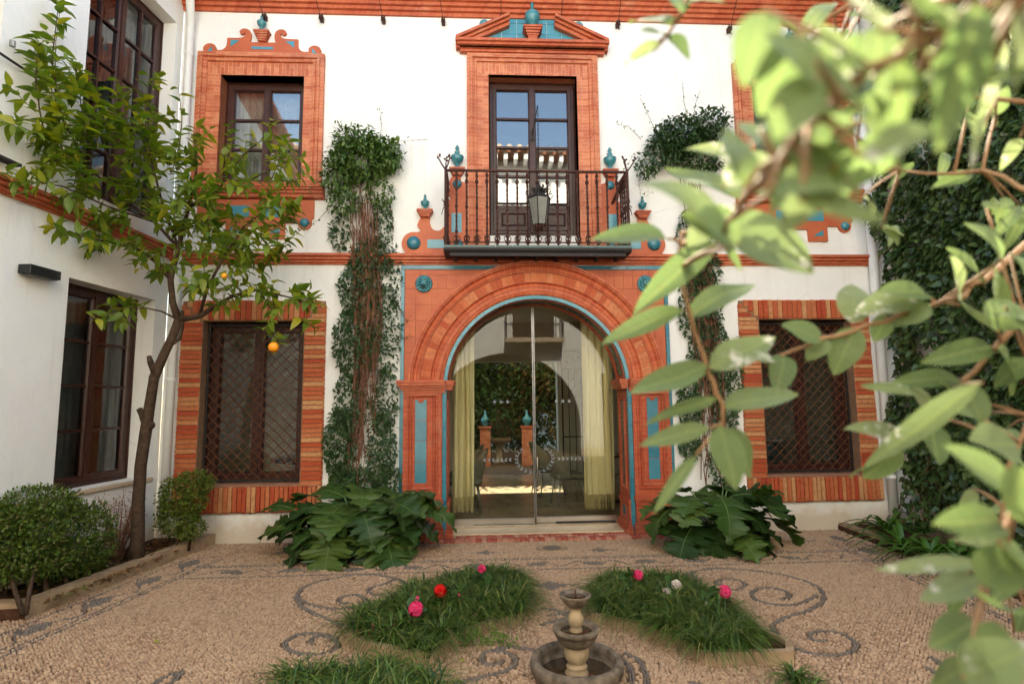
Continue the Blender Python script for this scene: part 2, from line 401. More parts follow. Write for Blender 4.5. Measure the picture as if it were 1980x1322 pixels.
# ================================================================= THE HOUSE
house = thing("courtyard_house", (0, 0, 0), "white plastered house front with orange brick trim, arched doorway and balcony", "house")
XL, XR, ZT = -4.50, 4.50, 7.0
WT = 0.34                                    # wall thickness
holes = [(-4.05, -2.85, 0.66, 2.63), (2.85, 4.05, 0.66, 2.63), (-1.64, 1.64, -0.2, 3.28),
         (-3.98, -2.94, 4.38, 5.79), (2.94, 3.98, 4.38, 5.79), (-0.58, 0.58, 3.72, 5.865)]
def wall_with_holes(mb, x0, x1, z0, z1, y0, y1, hs):
    xs = sorted({x0, x1, *[a for h in hs for a in h[:2]]}); xs = [x for x in xs if x0 <= x <= x1]
    for a, b in zip(xs[:-1], xs[1:]):
        mid = (a + b) / 2
        cuts = sorted([(max(h[2], z0), min(h[3], z1)) for h in hs if h[0] < mid < h[1]])
        z = z0
        for c0, c1 in cuts:
            if c0 > z + 1e-6: mb.box(a, b, y0, y1, z, c0)
            z = c1
        if z < z1 - 1e-6: mb.box(a, b, y0, y1, z, z1)
mb = MB(); wall_with_holes(mb, XL, XR, -0.2, ZT, 0.0, WT, holes); part("wall", mb, PLASTER, house)

# --- string course at first-floor level
mb = MB(); zb = 3.335
prof = [(0.05, zb), (-0.025, zb), (-0.025, zb + 0.018), (-0.05, zb + 0.024), (-0.05, zb + 0.046), (-0.04, zb + 0.05), (-0.075, zb + 0.056), (-0.075, zb + 0.084), (-0.062, zb + 0.088), (-0.095, zb + 0.094), (-0.095, zb + 0.128), (0.05, zb + 0.135)]
mb.prism_x(prof, XL + 0.02, XR - 0.02); part("string_course", mb, TERRA_M, house)
# --- main cornice and roof
mb = MB(); zc = 6.675; pr = [(0.05, zc)]
for i, (p, h) in enumerate([(0.03, .05), (0.065, .05), (0.10, .05), (0.135, .05), (0.165, .055), (0.19, .16), (0.30, .05), (0.42, .05)]):
    z = pr[-1][1]; pr += [(-p, z + (0.006 if i else 0)), (-p, z + h)]
pr.append((0.05, pr[-1][1])); ZC = pr[-1][1]
mb.prism_x(pr, XL - 0.02, XR + 0.02); part("cornice", mb, TERRA_M, house)
rf = MB(); rf.prism_x([(-0.52, ZC + 0.004), (-0.52, ZC + 0.05), (3.0, ZC + 1.2), (6.3, ZC + 0.05), (6.3, ZC + 0.004)], XL - 0.1, XR + 0.1)
roof = part("roof", rf, simple("roof_tile", (0.33, 0.15, 0.08), (0.22, 0.10, 0.06), 0.85), house)
tl_ = MB(); tl_.lathe([(0.001, 0), (0.07, 0.0), (0.075, 0.3), (0.001, 0.301)], n=10); tme = tl_.mesh("roof_tile", np.zeros(3), True); tme.materials.append(roof.data.materials[0])
for i in range(46):
    inst("roof_tile", tme, (XL + i * 0.197, -0.56, ZC + 0.06), roof, (math.radians(-72), 0, 0))
gt = MB(); gp = [(-0.60 + 0.06 * math.cos(a), ZC + 0.02 + 0.06 * math.sin(a)) for a in [PI + PI * i / 8 for i in range(9)]]
gt.prism_x(gp, XL, XR); part("gutter", gt, simple("dark_green_gutter", (0.02, 0.035, 0.03), None, 0.4), house)

# --- back of the house: inner walls, floors, ceiling, rear wall with openings
YB = 5.2
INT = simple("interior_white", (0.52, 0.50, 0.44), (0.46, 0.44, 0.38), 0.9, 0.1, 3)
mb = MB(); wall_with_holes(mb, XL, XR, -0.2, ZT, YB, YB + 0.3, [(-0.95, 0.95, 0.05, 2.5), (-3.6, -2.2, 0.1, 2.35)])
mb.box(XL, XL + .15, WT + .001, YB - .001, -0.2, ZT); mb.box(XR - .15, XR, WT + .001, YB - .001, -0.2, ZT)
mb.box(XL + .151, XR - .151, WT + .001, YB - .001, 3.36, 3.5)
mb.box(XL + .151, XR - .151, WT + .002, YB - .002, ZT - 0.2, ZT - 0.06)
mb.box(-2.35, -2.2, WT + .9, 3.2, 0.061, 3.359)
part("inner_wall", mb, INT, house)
k = N("travertine_floor"); 
br = k.n.new("ShaderNodeTexBrick"); k.put(br.inputs["Vector"], k.pos); br.inputs["Scale"].default_value = 1; br.inputs["Brick Width"].default_value = .6; br.inputs["Row Height"].default_value = .4
br.inputs["Mortar Size"].default_value = 0.003; br.inputs["Color1"].default_value = (.40, .29, .17, 1); br.inputs["Color2"].default_value = (.27, .19, .11, 1); br.inputs["Mortar"].default_value = (.16, .11, .07, 1)
colr = k.mix(k.ramp(k.noise(6, 6), [(.4, (0, 0, 0)), (.7, (.7, .7, .7))]), br.outputs[0], (.44, .34, .22)); FLOORM = k.fin(colr, 0.22, 0.4)
mb = MB(); mb.box(XL + .151, XR - .151, WT + .003, YB + .29, -0.15, 0.06); part("room_floor", mb, FLOORM, house)

# --- rustic brick surrounds of the ground-floor windows, every brick a piece
cbv, cbf = chamfer_box(1, 1, 1, 0.06)
bm_ = MB(); bm_.add(cbv, cbf); BRICK_ME = bm_.mesh("brick", np.zeros(3)); BRICK_ME.materials.append(BRICK)
VST_ME = bm_.mesh("brick", np.zeros(3)); VST_ME.materials.append(STEPBR)
def brick_at(parent, x0, x1, z0, z1, y0=-0.045, y1=0.06, tilt=0.0, me=None):
    j = random.uniform(-0.005, 0.004)
    inst("brick", me or BRICK_ME, ((x0 + x1) / 2, (y0 + j + y1) / 2, (z0 + z1) / 2), parent,
         (0, tilt + random.uniform(-.006, .006), random.uniform(-.008, .008)), (x1 - x0, y1 - y0 - j, z1 - z0))
def brick_window(sx):
    a, b = (-4.31, -2.59) if sx < 0 else (2.59, 4.31); ia, ib = (-4.05, -2.85) if sx < 0 else (2.85, 4.05)
    z0, z1, iz0, iz1 = 0.36, 2.885, 0.66, 2.63
    mb = MB(); d = 0.012
    wall_with_holes(mb, a + d, b - d, z0 + d, z1 - d, -0.034, 0.02, [(ia - .0, ib + .0, iz0, iz1)])
    mb.rect_sweep([(0.0, -0.033), (0.0, 0.24)], ia + .001, ib - .001, iz0 + .001, iz1 - .001)
    sur = part("brick_surround", mb, MORTAR, house)
    g = 0.0055; n = 30; ch = (z1 - 0.17 - (z0 + 0.30)) / n
    for (p, q) in ((a, ia), (ib, b)):
        z = iz0
        nn = 40; h = (z1 - iz0) / nn
        for i in range(nn):
            hh = h; zt = z + hh
            lim = 0.0
            # mitre at the upper corners: the courses shorten where the lintel bricks lean in
            over = max(0.0, (zt - iz1)) ; frac = over / (z1 - iz1)
            pp, qq = p, q
            if frac > 0:
                if p == a: qq = q - (q - p) * frac
                else: pp = p + (q - p) * frac
            if qq - pp > 0.05: brick_at(sur, pp + random.uniform(0, .004), qq - random.uniform(0, .004), z + g / 2, zt - g / 2, y1=0.22)
            z = zt
    nn = 27; x = a; w = (b - a) / nn
    for i in range(nn):                                    # lintel soldiers, trimmed at the mitres
        x0_, x1_ = a + i * w, a + (i + 1) * w; xm = (x0_ + x1_) / 2
        lo = iz1
        if xm < ia: lo = iz1 + (z1 - iz1) * (ia - xm) / (ia - a)
        if xm > ib: lo = iz1 + (z1 - iz1) * (xm - ib) / (b - ib)
        if z1 - lo > 0.045: brick_at(sur, x0_ + g / 2, x1_ - g / 2, lo + 0.004, z1 - random.uniform(0, .006), -0.047, 0.22 if ia < xm < ib else .05)
    nn = 32; w = (b - a) / nn
    for i in range(nn):                                    # sloping sill of bricks on edge
        brick_at(sur, a + i * w + g / 2, a + (i + 1) * w - g / 2, z0 - random.uniform(0, .012), iz0 - 0.004, -0.06, 0.2)
    sl = MB(); sl.prism_x([(-0.058, iz0 - .002), (-0.058, iz0 + .006), (0.22, iz0 + .03), (0.22, iz0 - .002)], a + .02, b - .02); part("mortar_cap", sl, simple("sill_cement", (0.44, 0.22, 0.13), (0.33, 0.15, 0.09), .9), sur)
brick_window(-1); brick_window(1)

# --- windows
def casement(parent, x0, x1, z0, z1, y, rows, cols=1, panel=0.0, T=None, fr=0.055, st=0.05, mt=0.026, name="window", gm=None, leaves=2):
    """outer frame, leaves (sashes) with muntins, and one pane per opening"""
    mb = MB(T); 
    mb.rect_sweep([(0, y + .06), (0, y - .03), (0.018, y - .035), (0.022, y - .02), (fr, y - .02), (fr, y + .06)], x0, x1, z0, z1)
    win = part(name, mb, WOOD, parent)
    a, b, c, d = x0 + fr + .003, x1 - fr - .003, z0 + fr + .003, z1 - fr - .003; wl_ = (b - a) / leaves
    for s_ in range(leaves):
        p, q = a + s_ * wl_ + .002, a + (s_ + 1) * wl_ - .002
        mb = MB(T); zb_ = c + panel
        mb.rect_sweep([(0, y + .045), (0, y - .028), (st - .012, y - .028), (st, y - .008), (st, y + .04)], p, q, c, d)
        if s_ == 0 and leaves > 1: mb.box(q - .03, q + .03, y - .042, y - .0285, c + .01, d - .01)
        if panel > 0:
            mb.box(p + st - .001, q - st + .001, y - .02, y + .03, c + st, zb_ - .03); mb.box(p + st, q - st, y - .027, y + .03, zb_ - .03, zb_ + .02)
            mb.rect_sweep([(.05, y - .021), (.06, y - .032), (.075, y - .022)], p + st, q - st, c + st, zb_ - .03)
            lo = zb_ + .02
        else: lo = c + st
        hi = d - st; L, R_ = p + st, q - st
        for r in range(1, rows):
            zz = lo + (hi - lo) * r / rows; mb.box(L - .001, R_ + .001, y - .022, y + .03, zz - mt / 2, zz + mt / 2)
        for cc in range(1, cols):
            xx = L + (R_ - L) * cc / cols; mb.box(xx - mt / 2, xx + mt / 2, y - .024, y + .03, lo, hi)
        part("sash", mb, WOOD, win)
        for r in range(rows):
            for cc in range(cols):
                pz0, pz1 = lo + (hi - lo) * r / rows, lo + (hi - lo) * (r + 1) / rows
                px0, px1 = L + (R_ - L) * cc / cols, L + (R_ - L) * (cc + 1) / cols
                tl = random.uniform(-.0012, .0012); tz = random.uniform(-.0012, .0012)
                g = MB(T); g.add([(px0, y + .004 + tl, pz0), (px1, y + .004 - tl, pz0), (px1, y + .004 - tl + tz, pz1), (px0, y + .004 + tl + tz, pz1)], [(0, 1, 2, 3)])
                part("pane", g, gm or GLASS_W, win)
    return win
for sx in (-1, 1):
    casement(house, *( (-4.05, -2.85) if sx < 0 else (2.85, 4.05)), 0.675, 2.63, 0.20, 1, st=.07, gm=GLASS_S)
    x0, x1 = (-3.98, -2.94) if sx < 0 else (2.94, 3.98)
    casement(house, x0, x1, 4.38, 5.79, 0.16, 3)
    cm = MB(); pts = [(x0 + .1 + (x1 - x0 - .2) * i / 40, 0.30 + 0.018 * math.sin(i * 1.5) , 0) for i in range(41)]
    cm.add([(p[0], p[1], z) for z in (4.36, 5.75) for p in pts], [(i, i + 1, i + 42, i + 41) for i in range(40)])
    part("net_curtain", cm, simple("net_curtain", (.34, .34, .31), (.24, .24, .22), .9), house, True)
casement(house, -0.58, 0.58, 3.73, 5.865, 0.16, 4, panel=0.36)

# --- lattice grilles on the ground-floor windows
def grille(sx):
    x0, x1 = (-4.03, -2.87) if sx < 0 else (2.87, 4.03); z0, z1, y = 0.70, 2.60, 0.085
    mb = MB(); mb.rect_sweep([(0, y + .012), (0, y - .012), (.022, y - .012), (.022, y + .012), (0, y + .012)], x0, x1, z0, z1)
    for xx in (x0 + .2, x1 - .2):
        for zz in (z0, z1): mb.box(xx - .015, xx + .015, y + .011, .21, zz - .012, zz + .012)
    g = part("window_grille", mb, IRON_D, house)
    w, h = x1 - x0, z1 - z0; step = 0.122; 
    for sgn in (1, -1):
        c = -h + step * .35
        while c < w:
            # line x = x0 + c + (z - z0)  (45 degrees), clipped to the frame
            za, zb2 = max(0, -c), min(h, w - c)
            if zb2 - za > 0.03:
                xa, xb = c + za, c + zb2
                if sgn < 0: xa, xb = w - xa, w - xb
                P = np.array([x0 + xa, y + sgn * .004, z0 + za]); Q = np.array([x0 + xb, y + sgn * .004, z0 + zb2])
                t = MB(); t.tube([P, Q], 0.006, 4); part("bar", t, LATT, g)
            c += step
    # little rivets at the crossings, one joined piece
grille(-1); grille(1)

# --- moulded surrounds of the upper windows
def moulded(x0, x1, z0, z1, ix0, ix1, iz1, name, bottom=False):
    w = ix0 - x0; mb = MB()
    p = [(0, 0.0), (0, -.055), (.045, -.06), (.048, -.082), (.075, -.084), (.08, -.06), (.10, -.055), (.105, -.07), (.128, -.07), (.132, -.045)]
    s_ = w / 0.29; p = [(d * s_, y) for d, y in p]
    mb.rect_sweep(p, x0, x1, z0, z1, 'ltr')
    q = p[-1][0]
    o = part(name, mb, TERRA_H, house)
    y = -.045
    for ja, jb_ in ((x0 + q, ix0), (ix1, x1 - q)):
        jb = MB(); jb.box(ja, jb_, y, 0.02, z0, iz1); part("jamb_face", jb, TERRA_H, o)
    lb = MB(); lb.box(x0 + q, x1 - q, y, .02, iz1, z1 - q); part("lintel_face", lb, TERRA_V, o)
    rv = MB(); rv.rect_sweep([(0, y), (0, .13)], ix0, ix1, z0, iz1, 'ltr'); part("reveal", rv, TERRA_H, o)
    return o
sur_up = {}
for sx in (-1, 1):
    a, b, ia, ib = (-4.28, -2.69, -3.98, -2.94) if sx < 0 else (2.69, 4.28, 2.94, 3.98)
    o = moulded(a, b, 4.33, 6.10, ia, ib, 5.79, "window_surround"); sur_up[sx] = o
    mb = MB(); z = 4.33
    mb.prism_x([(.02, z), (-.13, z), (-.13, z - .035), (-.115, z - .04), (-.115, z - .065), (-.095, z - .07), (-.095, z - .105), (-.07, z - .11), (-.07, z - .15), (-.04, z - .16), (.02, z - .17)], a - .04, b + .04)
    mb.box(ia, ib, -.1, .2, z + .0005, z + .03)
    part("sill", mb, TERRA_M, o)
cs = moulded(-.86, .86, 3.47, 6.16, -.58, .58, 5.865, "balcony_door_surround")

# --- flat cut ornaments (crest and apron) beside and above the windows
def spiral_poly(pts): return [(float(x), float(z)) for x, z in pts]
def circ(cx_, cz_, r, a0, a1, n=10): return [(cx_ + r * math.cos(math.radians(a0 + (a1 - a0) * i / n)), cz_ + r * math.sin(math.radians(a0 + (a1 - a0) * i / n))) for i in range(n + 1)]
def tri_fan(mb, poly, y0, y1):
    """concave polygon extruded with proper triangulation"""
    from mathutils.geometry import tessellate_polygon
    n = len(poly); V = [(x, y0, z) for x, z in poly] + [(x, y1, z) for x, z in poly]
    tr = tessellate_polygon([[Vector((x, z, 0)) for x, z in poly]])
    Fc = [tuple(t) for t in tr] + [(i, i + n, (i + 1) % n + n, (i + 1) % n) for i in range(n)]
    mb.add(V, Fc)
def crest(sx, parent):
    cxm = -3.485 if sx < 0 else 3.485
    z0 = 6.102
    half = [(x, z0 + z) for x, z in [(0, .15), (.165, .15), (.152, .19), (.146, .23), (.148, .27), (.168, .31), (.205, .332), (.248, .336), (.283, .318), (.298, .29), (.288, .263), (.263, .252), (.243, .262), (.236, .278), (.222, .27), (.222, .25), (.236, .226), (.262, .21), (.308, .204), (.446, .202), (.448, .11), (.463, .07), (.495, .04), (.528, .032), (.588, .032), (.583, .07), (.60, .102), (.643, .122), (.688, .118), (.725, .096), (.743, .06), (.738, .02), (.722, 0.0)]]
    poly = half + [(-x, z) for x, z in reversed(half)][:-1]
    mb = MB(); tri_fan(mb, [(cxm + x, z) for x, z in poly], -.03, .02)
    o = part("crest", mb, TERRA_T, parent)
    def inset(p):
        t = MB(); tri_fan(t, [(cxm + x, z) for x, z in p], -.034, -.02); part("tile", t, BLUE_L, o)
    for m in (-1, 1):
        inset([(m * .288, z0 + .172), (m * .40, z0 + .172), (m * .40, z0 + .08)]); inset([(m * .628, z0 + .082), (m * .632, z0 + .015), (m * .688, z0 + .012)])
    inset([(-.135, z0 + .052), (-.002, z0 + .052), (-.002, z0 + .088), (-.135, z0 + .088)]); inset([(.002, z0 + .052), (.135, z0 + .052), (.135, z0 + .088), (.002, z0 + .088)])
    pd = MB()
    for i, (w, zz) in enumerate([(.05, .15), (.06, .177), (.072, .204), (.085, .231), (.098, .258)]):
        pd.box(cxm - w, cxm + w, -.03 - w * .75, .0, z0 + zz, z0 + zz + .02)
        pd.box(cxm - w + .012, cxm + w - .012, -.03 - w * .7, .0, z0 + zz + .0201, z0 + zz + .0269)
    part("pedestal", pd, TERRA_M, o)
    return cxm, z0 + .279
def apron(sx, parent):
    cxm = -3.485 if sx < 0 else 3.485; z0 = 4.158
    half = [(0, z0 - .52), (.30, z0 - .52), (.30, z0 - .42), (.28, z0 - .40), (.28, z0 - .20), (.36, z0 - .20)] 
    half = [(0, z0 - .34), (.10, z0 - .34), (.10, z0 - .50), (.36, z0 - .50), (.36, z0 - .30), (.49, z0 - .30), (.49, z0 - .27)] + circ(.60, z0 - .295, .085, 190, 350, 8) + [(.685, z0 - .24), (.71, z0 - .24), (.71, z0 - .002)]
    poly = half + [(-x, z) for x, z in reversed(half)][:-1] ; poly = poly[:-1] if poly[-1] == poly[0] else poly
    mb = MB(); tri_fan(mb, [(cxm + x, z) for x, z in half] + [(cxm, z0 - .002)], -.03, .02); tri_fan(mb, [(cxm - x, z) for x, z in half] + [(cxm, z0 - .002)], -.03, .02)
    o = part("apron", mb, TERRA_T, parent)
    for m in (-1, 1):
        b = MB(); b.sphere((cxm + m * .60, -.03, z0 - .295), .058, 14, 10, (1, .8, 1)); part("glazed_ball", b, BLUE, o, True)
        t = MB(); tri_fan(t, [(cxm + m * .16, z0 - .43), (cxm + m * .30, z0 - .43), (cxm + m * .30, z0 - .35)], -.034, -.02); part("tile", t, BLUE_L, o)
        t = MB(); t.box(cxm + m * .2 - .12, cxm + m * .2 + .12, -.034, -.02, z0 - .23, z0 - .08); part("tile", t, BLUE_L, o)
CR = {}
for sx in (-1, 1):
    CR[sx] = crest(sx, sur_up[sx]); apron(sx, sur_up[sx])

# --- broken pediment over the balcony door
mb = MB(); z = 6.165
prof = [(.02, z), (-.075, z), (-.075, z + .03), (-.10, z + .035), (-.10, z + .06), (-.135, z + .066), (-.135, z + .095), (-.165, z + .10), (-.165, z + .135), (.02, z + .145)]
mb.prism_x(prof, -.95, .95)
for i, (w, za, zb_) in enumerate([(.965, z + .036, z + .06), (.985, z + .067, z + .095), (1.005, z + .101, z + .134)]): mb.box(-w, w, -.10 - .03 * i, .0, za, zb_)
ped = part("pediment", mb, TERRA_M, house)
zt = z + .146
for m in (-1, 1):
    rk = MB(); x0_, x1_ = 1.0, .30; dz = .33
    for (o0, o1, pr_) in ((0.0, .05, .085), (.05, .085, .12), (.085, .125, .165)):
        P = [(m * x0_, zt + o0 - .11), (m * x1_, zt + dz + o0 - .10), (m * x1_, zt + dz + o1 - .10), (m * x0_, zt + o1 - .11)]
        rk.prism(P, -pr_, .01)
    part("raking_cornice", rk, TERRA_M, ped)
    d_ = MB(); d_.lathe([(.001, 0), (.062, 0), (.066, .012), (.05, .03), (.001, .04)], n=18)
    me_ = d_.mesh("roundel", np.zeros(3), True); me_.materials.append(BLUE_L)
    inst("roundel", me_, (m * .63, 0.005, 6.60), ped, (math.radians(90), 0, 0))
# tympanum tiles: a grid clipped under the rakes
def clip_poly(poly, a, b, c):
    out = []
    for i in range(len(poly)):
        p, q = poly[i], poly[(i + 1) % len(poly)]; dp, dq = a * p[0] + b * p[1] - c, a * q[0] + b * q[1] - c
        if dp <= 0: out.append(p)
        if dp * dq < 0: t = dp / (dp - dq); out.append((p[0] + t * (q[0] - p[0]), p[1] + t * (q[1] - p[1])))
    return out
for ix in range(-5, 5):
    for iz in range(4):
        a, b, c, d = ix * .2 + .003, (ix + 1) * .2 - .003, zt + iz * .15 + .002 , zt + (iz + 1) * .15 - .003
        P = [(a, c), (b, c), (b, d), (a, d)]
        P = [(x, min(zz, 6.70)) for x, zz in P]
        if abs((a + b) / 2) > .31:
            sgn = 1 if a >= 0 else -1; mline = dz / (.70)
            P = clip_poly(P, sgn * mline, 1.0, zt + dz + .30 * mline - .05)
        if len(P) >= 3 and max(p[1] for p in P) - min(p[1] for p in P) > .03:
            t = MB(); t.prism(P, -.012, .004); part("tile", t, BLUE_L, ped)
pd = MB()
for w, za, zb_ in [(.06, 0, .05), (.075, .05, .075), (.09, .08, .11), (.11, .115, .14), (.125, .145, .17)]: pd.box(-w, w, -.10 - w * .7, .0, zt + za, zt + zb_)
pd.box(-.055, .055, -.13, 0, zt, zt + .17); part("pedestal", pd, TERRA_M, ped)

# --- cut ornaments either side of the balcony
for m in (-1, 1):
    pts = [(.865, 3.472), (1.665, 3.472)] + circ(1.545, 3.60, .135, -60, 100, 9) + [(1.44, 3.77), (1.36, 3.86), (1.355, 3.90)]
    pts += [(1.37, 4.02), (1.335, 4.02)] if False else []
    pts = [(.861, 3.472), (1.64, 3.472)] + circ(1.53, 3.605, .15, -45, 105, 10) + circ(1.40, 3.86, .09, -70, -10, 4) + [(1.45, 3.94), (1.33, 3.94), (1.335, 3.86)] + circ(1.235, 3.86, .09, 0, -110, 5)
    pts += [(1.13, 3.84), (1.11, 3.95), (1.11, 4.15)] + circ(1.02, 4.27, .085, -60, 20, 4) + circ(.985, 4.40, .105, -30, 110, 7) + [(.935, 4.42), (.861, 4.40)]
    mb = MB(); tri_fan(mb, [(m * x, zz) for x, zz in pts], -.03, .01); o = part("balcony_scroll", mb, TERRA_T, house)
    def bl(cx_, cz_, r):
        b = MB(); b.sphere((m * cx_, -.03, cz_), r, 16, 10, (1, .8, 1)); part("glazed_ball", b, BLUE, o, True)
    bl(1.53, 3.61, .088); bl(.985, 4.385, .058); bl(.97, 3.60, .06)
    for (a, b, c, d) in [(.93, 1.06, 3.75, 4.0), (1.13, 1.36, 3.545, 3.655)]:
        t = MB(); t.box(min(m * a, m * b), max(m * a, m * b), -.036, -.02, c, d); part("tile", t, BLUE_L, o)
    for (px_, zz) in ((1.39, 3.94), (.985, 4.49)):
        pd = MB()
        for w, za, zb_ in [(.055, 0, .02), (.07, .02, .04), (.085, .045, .065), (.10, .07, .09)]: pd.box(m * px_ - w, m * px_ + w, -.05 - w * .6, 0, zz + za, zz + zb_)
        part("pedestal", pd, TERRA_M, o)
# radial brick joints for the arch mouldings
k = N("arch_moulded_brick"); x, y, z = k.sep()
an = k.math('ARCTAN2', k.math('SUBTRACT', z, 1.785), x); fr_ = k.math('FRACT', k.math('MULTIPLY', an, 60 / PI))
jn = k.ramp(fr_, [(0.0, (1, 1, 1)), (.05, (0, 0, 0)), (.95, (0, 0, 0)), (1.0, (1, 1, 1))])
wn_ = k.n.new("ShaderNodeTexWhiteNoise"); wn_.noise_dimensions = '1D'; k.put(wn_.inputs["W"], k.math('FLOOR', k.math('MULTIPLY', an, 60 / PI)))
c_ = k.mix(wn_.outputs["Value"], (0.46, 0.085, 0.034), (0.58, 0.145, 0.058))
c_ = k.mix(k.ramp(k.noise(8, 6, .7), [(.5, (0, 0, 0)), (.8, (.6, .6, .6))]), c_, (.36, .05, .022))
c_ = k.mix(k.math('MULTIPLY', jn, .8), c_, (.62, .30, .16)); k.bump(k.math('MULTIPLY', jn, -1.0), .4, .005); ARCHM = k.fin(c_, .5, .35)
# ================================================================= THE ARCHED DOORWAY (parts of the house)
AC, AR, PW = 1.785, 1.12, 1.68              # springing height of the circle, clear radius, half width of the whole portal
DEP = 0.50
mb = MB(); N_ = 48
xs = [-AR * math.cos(PI * i / N_) for i in range(N_ + 1)]; zs = [AC + AR * math.sin(PI * i / N_) for i in range(N_ + 1)]
for y in (-.008, DEP):
    V = [(x, y, z) for x, z in zip(xs, zs)] + [(x, y, 3.32) for x in xs]
    mb.add(V, [(i, i + 1, i + 1 + N_ + 1, i + N_ + 1) for i in range(N_)])
mb.box(-PW, -AR, -.008, DEP, -.05, 3.32); mb.box(AR, PW, -.008, DEP, -.05, 3.32)
V = [(x, y, z) for y in (-.008, DEP) for x, z in zip(xs, zs)]; mb.add(V, [(i, i + 1, i + N_ + 2, i + N_ + 1) for i in range(N_)])
part("portal_wall", mb, TERRA_P, house)
# spandrel tiles
sp = MB(); sp.box(-PW + .05, -PW + .06, -.0095, -.008, 1.9, 3.27); sp.box(PW - .06, PW - .05, -.0095, -.008, 1.9, 3.27)
spn = part("spandrel", sp, MORTAR, house)
def sptile(a, b, c, d):
    far = max(math.hypot(x, z - AC) for x in (a, b) for z in (c, d))
    if far > 1.50: 
        t = MB(); t.box(a + .0015, b - .0015, -.022 + random.uniform(-.001, .001), .0, c + .0015, d - .0015); part("tile", t, TERRA_T, spn)
zz = 1.888
rows = [1.888, 2.03, 2.23, 2.43, 2.63, 2.83, 3.03, 3.20, 3.272]
for c, d in zip(rows[:-1], rows[1:]):
    for m in (-1, 1):
        cols_ = [1.632, 1.50, 1.30, 1.10, .90, .70, .50] if d < 3.15 else [1.632, 1.45, 1.36, 1.24, 1.12, 1.0, .88, .76, .64, .52, .40, .28, .16, .04]
        for b, a in zip(cols_[:-1], cols_[1:]): sptile(min(m * a, m * b), max(m * a, m * b), c, d)
# voussoirs, each a brick
arch = MB(); arch.arch_sweep([(1.318, .0), (1.318, -.052), (1.447, -.052), (1.447, .0)], 0, AC, 72); archo = part("arch", arch, MORTAR, house)
NV = 60
for i in range(NV):
    a0, a1 = PI * i / NV + .0012, PI * (i + 1) / NV - .0012; pr_ = -.060 + random.uniform(-.002, .002)
    P = [(-r * math.cos(a), AC + r * math.sin(a)) for r, a in ((1.323, a0), (1.443, a0), (1.443, a1), (1.323, a1))]
    t = MB(); t.prism(P, pr_, -.02); part("brick", t, VOUSS, archo)
for nm, pf in (("arch_moulding", [(1.447, .0), (1.447, -.075), (1.457, -.078), (1.46, -.068), (1.466, -.068), (1.468, -.082), (1.478, -.084), (1.482, -.072), (1.495, -.062), (1.512, -.066), (1.528, -.085), (1.533, -.105), (1.538, -.108), (1.548, -.108), (1.553, -.098), (1.556, -.115), (1.585, -.115), (1.585, .0)]),
               ("arch_moulding", [(1.21, .0), (1.21, -.05), (1.25, -.052), (1.253, -.044), (1.258, -.054), (1.272, -.054), (1.276, -.04), (1.29, -.026), (1.304, -.03), (1.314, -.05), (1.318, -.062), (1.3225, -.062), (1.3225, 0)])):
    t = MB(); t.arch_sweep(pf, 0, AC, 90); 
    # joints between the moulded bricks come from a radial pattern
    part(nm, t, ARCHM, archo)
bd = MB(); NB = 120
t_ = MB(); t_.sphere((0, 0, 0), 1.0, 6, 4); sv = np.concatenate(t_.v); sf = [list(f) for g in t_.f for f in g]
mats = []
for i in range(NB):
    a = PI * (i + .5) / NB; R3 = Matrix.Rotation(-(PI / 2 - a) if False else 0, 3, 'Y')
    mm = np.zeros((3, 4)); mm[:, :3] = np.diag([.024, .022, .024]); mm[:, 3] = (-1.183 * math.cos(a), -.038, AC + 1.183 * math.sin(a)); mats.append(mm)
bd.scatter(sv, sf, np.array(mats)); bd.arch_sweep([(1.157, -.03), (1.162, -.045), (1.21, -.045), (1.21, -.03)], 0, AC, 60)
part("bead_course", bd, TERRA_M, archo, True)
NT_ = 26
for i in range(NT_):
    a0, a1 = PI * i / NT_ + .0015, PI * (i + 1) / NT_ - .0015; pts = []
    for k in range(4): a = a0 + (a1 - a0) * k / 3; pts.append((-1.157 * math.cos(a), AC + 1.157 * math.sin(a)))
    for k in range(3, -1, -1): a = a0 + (a1 - a0) * k / 3; pts.append((-(AR - .006) * math.cos(a), AC + (AR - .006) * math.sin(a)))
    t = MB(); tri_fan(t, pts, -.034, .03); part("border_tile", t, BLUE_L, archo)
# soffit with painted tiles
k = N("painted_floral_tile")
x, y, z = k.sep(); ang = k.math('ARCTAN2', k.math('SUBTRACT', z, AC), x)
sv_ = k.vec(k.math('MULTIPLY', k.math('ABSOLUTE', k.math('SUBTRACT', y, .225)), 12.0), k.math('MULTIPLY', z, 9.0), k.math('MULTIPLY', ang, 2.0))
v1 = k.vor(1.6, sv_); v2 = k.vor(3.1, sv_)
c_ = k.ramp(v1.outputs["Distance"], [(0.0, (.42, .16, .04)), (.18, (.03, .10, .11)), (.30, (.46, .42, .27)), (.42, (.035, .12, .07)), (.55, (.40, .36, .24)), (.72, (.02, .06, .12))], 'CONSTANT')
c_ = k.mix(k.ramp(v2.outputs["Distance"], [(.30, (0, 0, 0)), (.36, (1, 1, 1))]), c_, (.02, .045, .05)); FLORAL = k.fin(c_, .25, .5)
t = MB(); t.arch_sweep([(AR - .003, .12), (AR - .006, .125), (AR - .006, .325), (AR - .003, .33)], 0, AC, 60, .14, PI - .14); part("soffit_tiles", t, FLORAL, archo)
for yy in (.02, .40):
    t = MB(); t.arch_sweep([(AR - .001, yy), (AR - .014, yy + .01), (AR - .014, yy + .06), (AR - .001, yy + .07)], 0, AC, 60); part("soffit_rib", t, TERRA_P, archo)
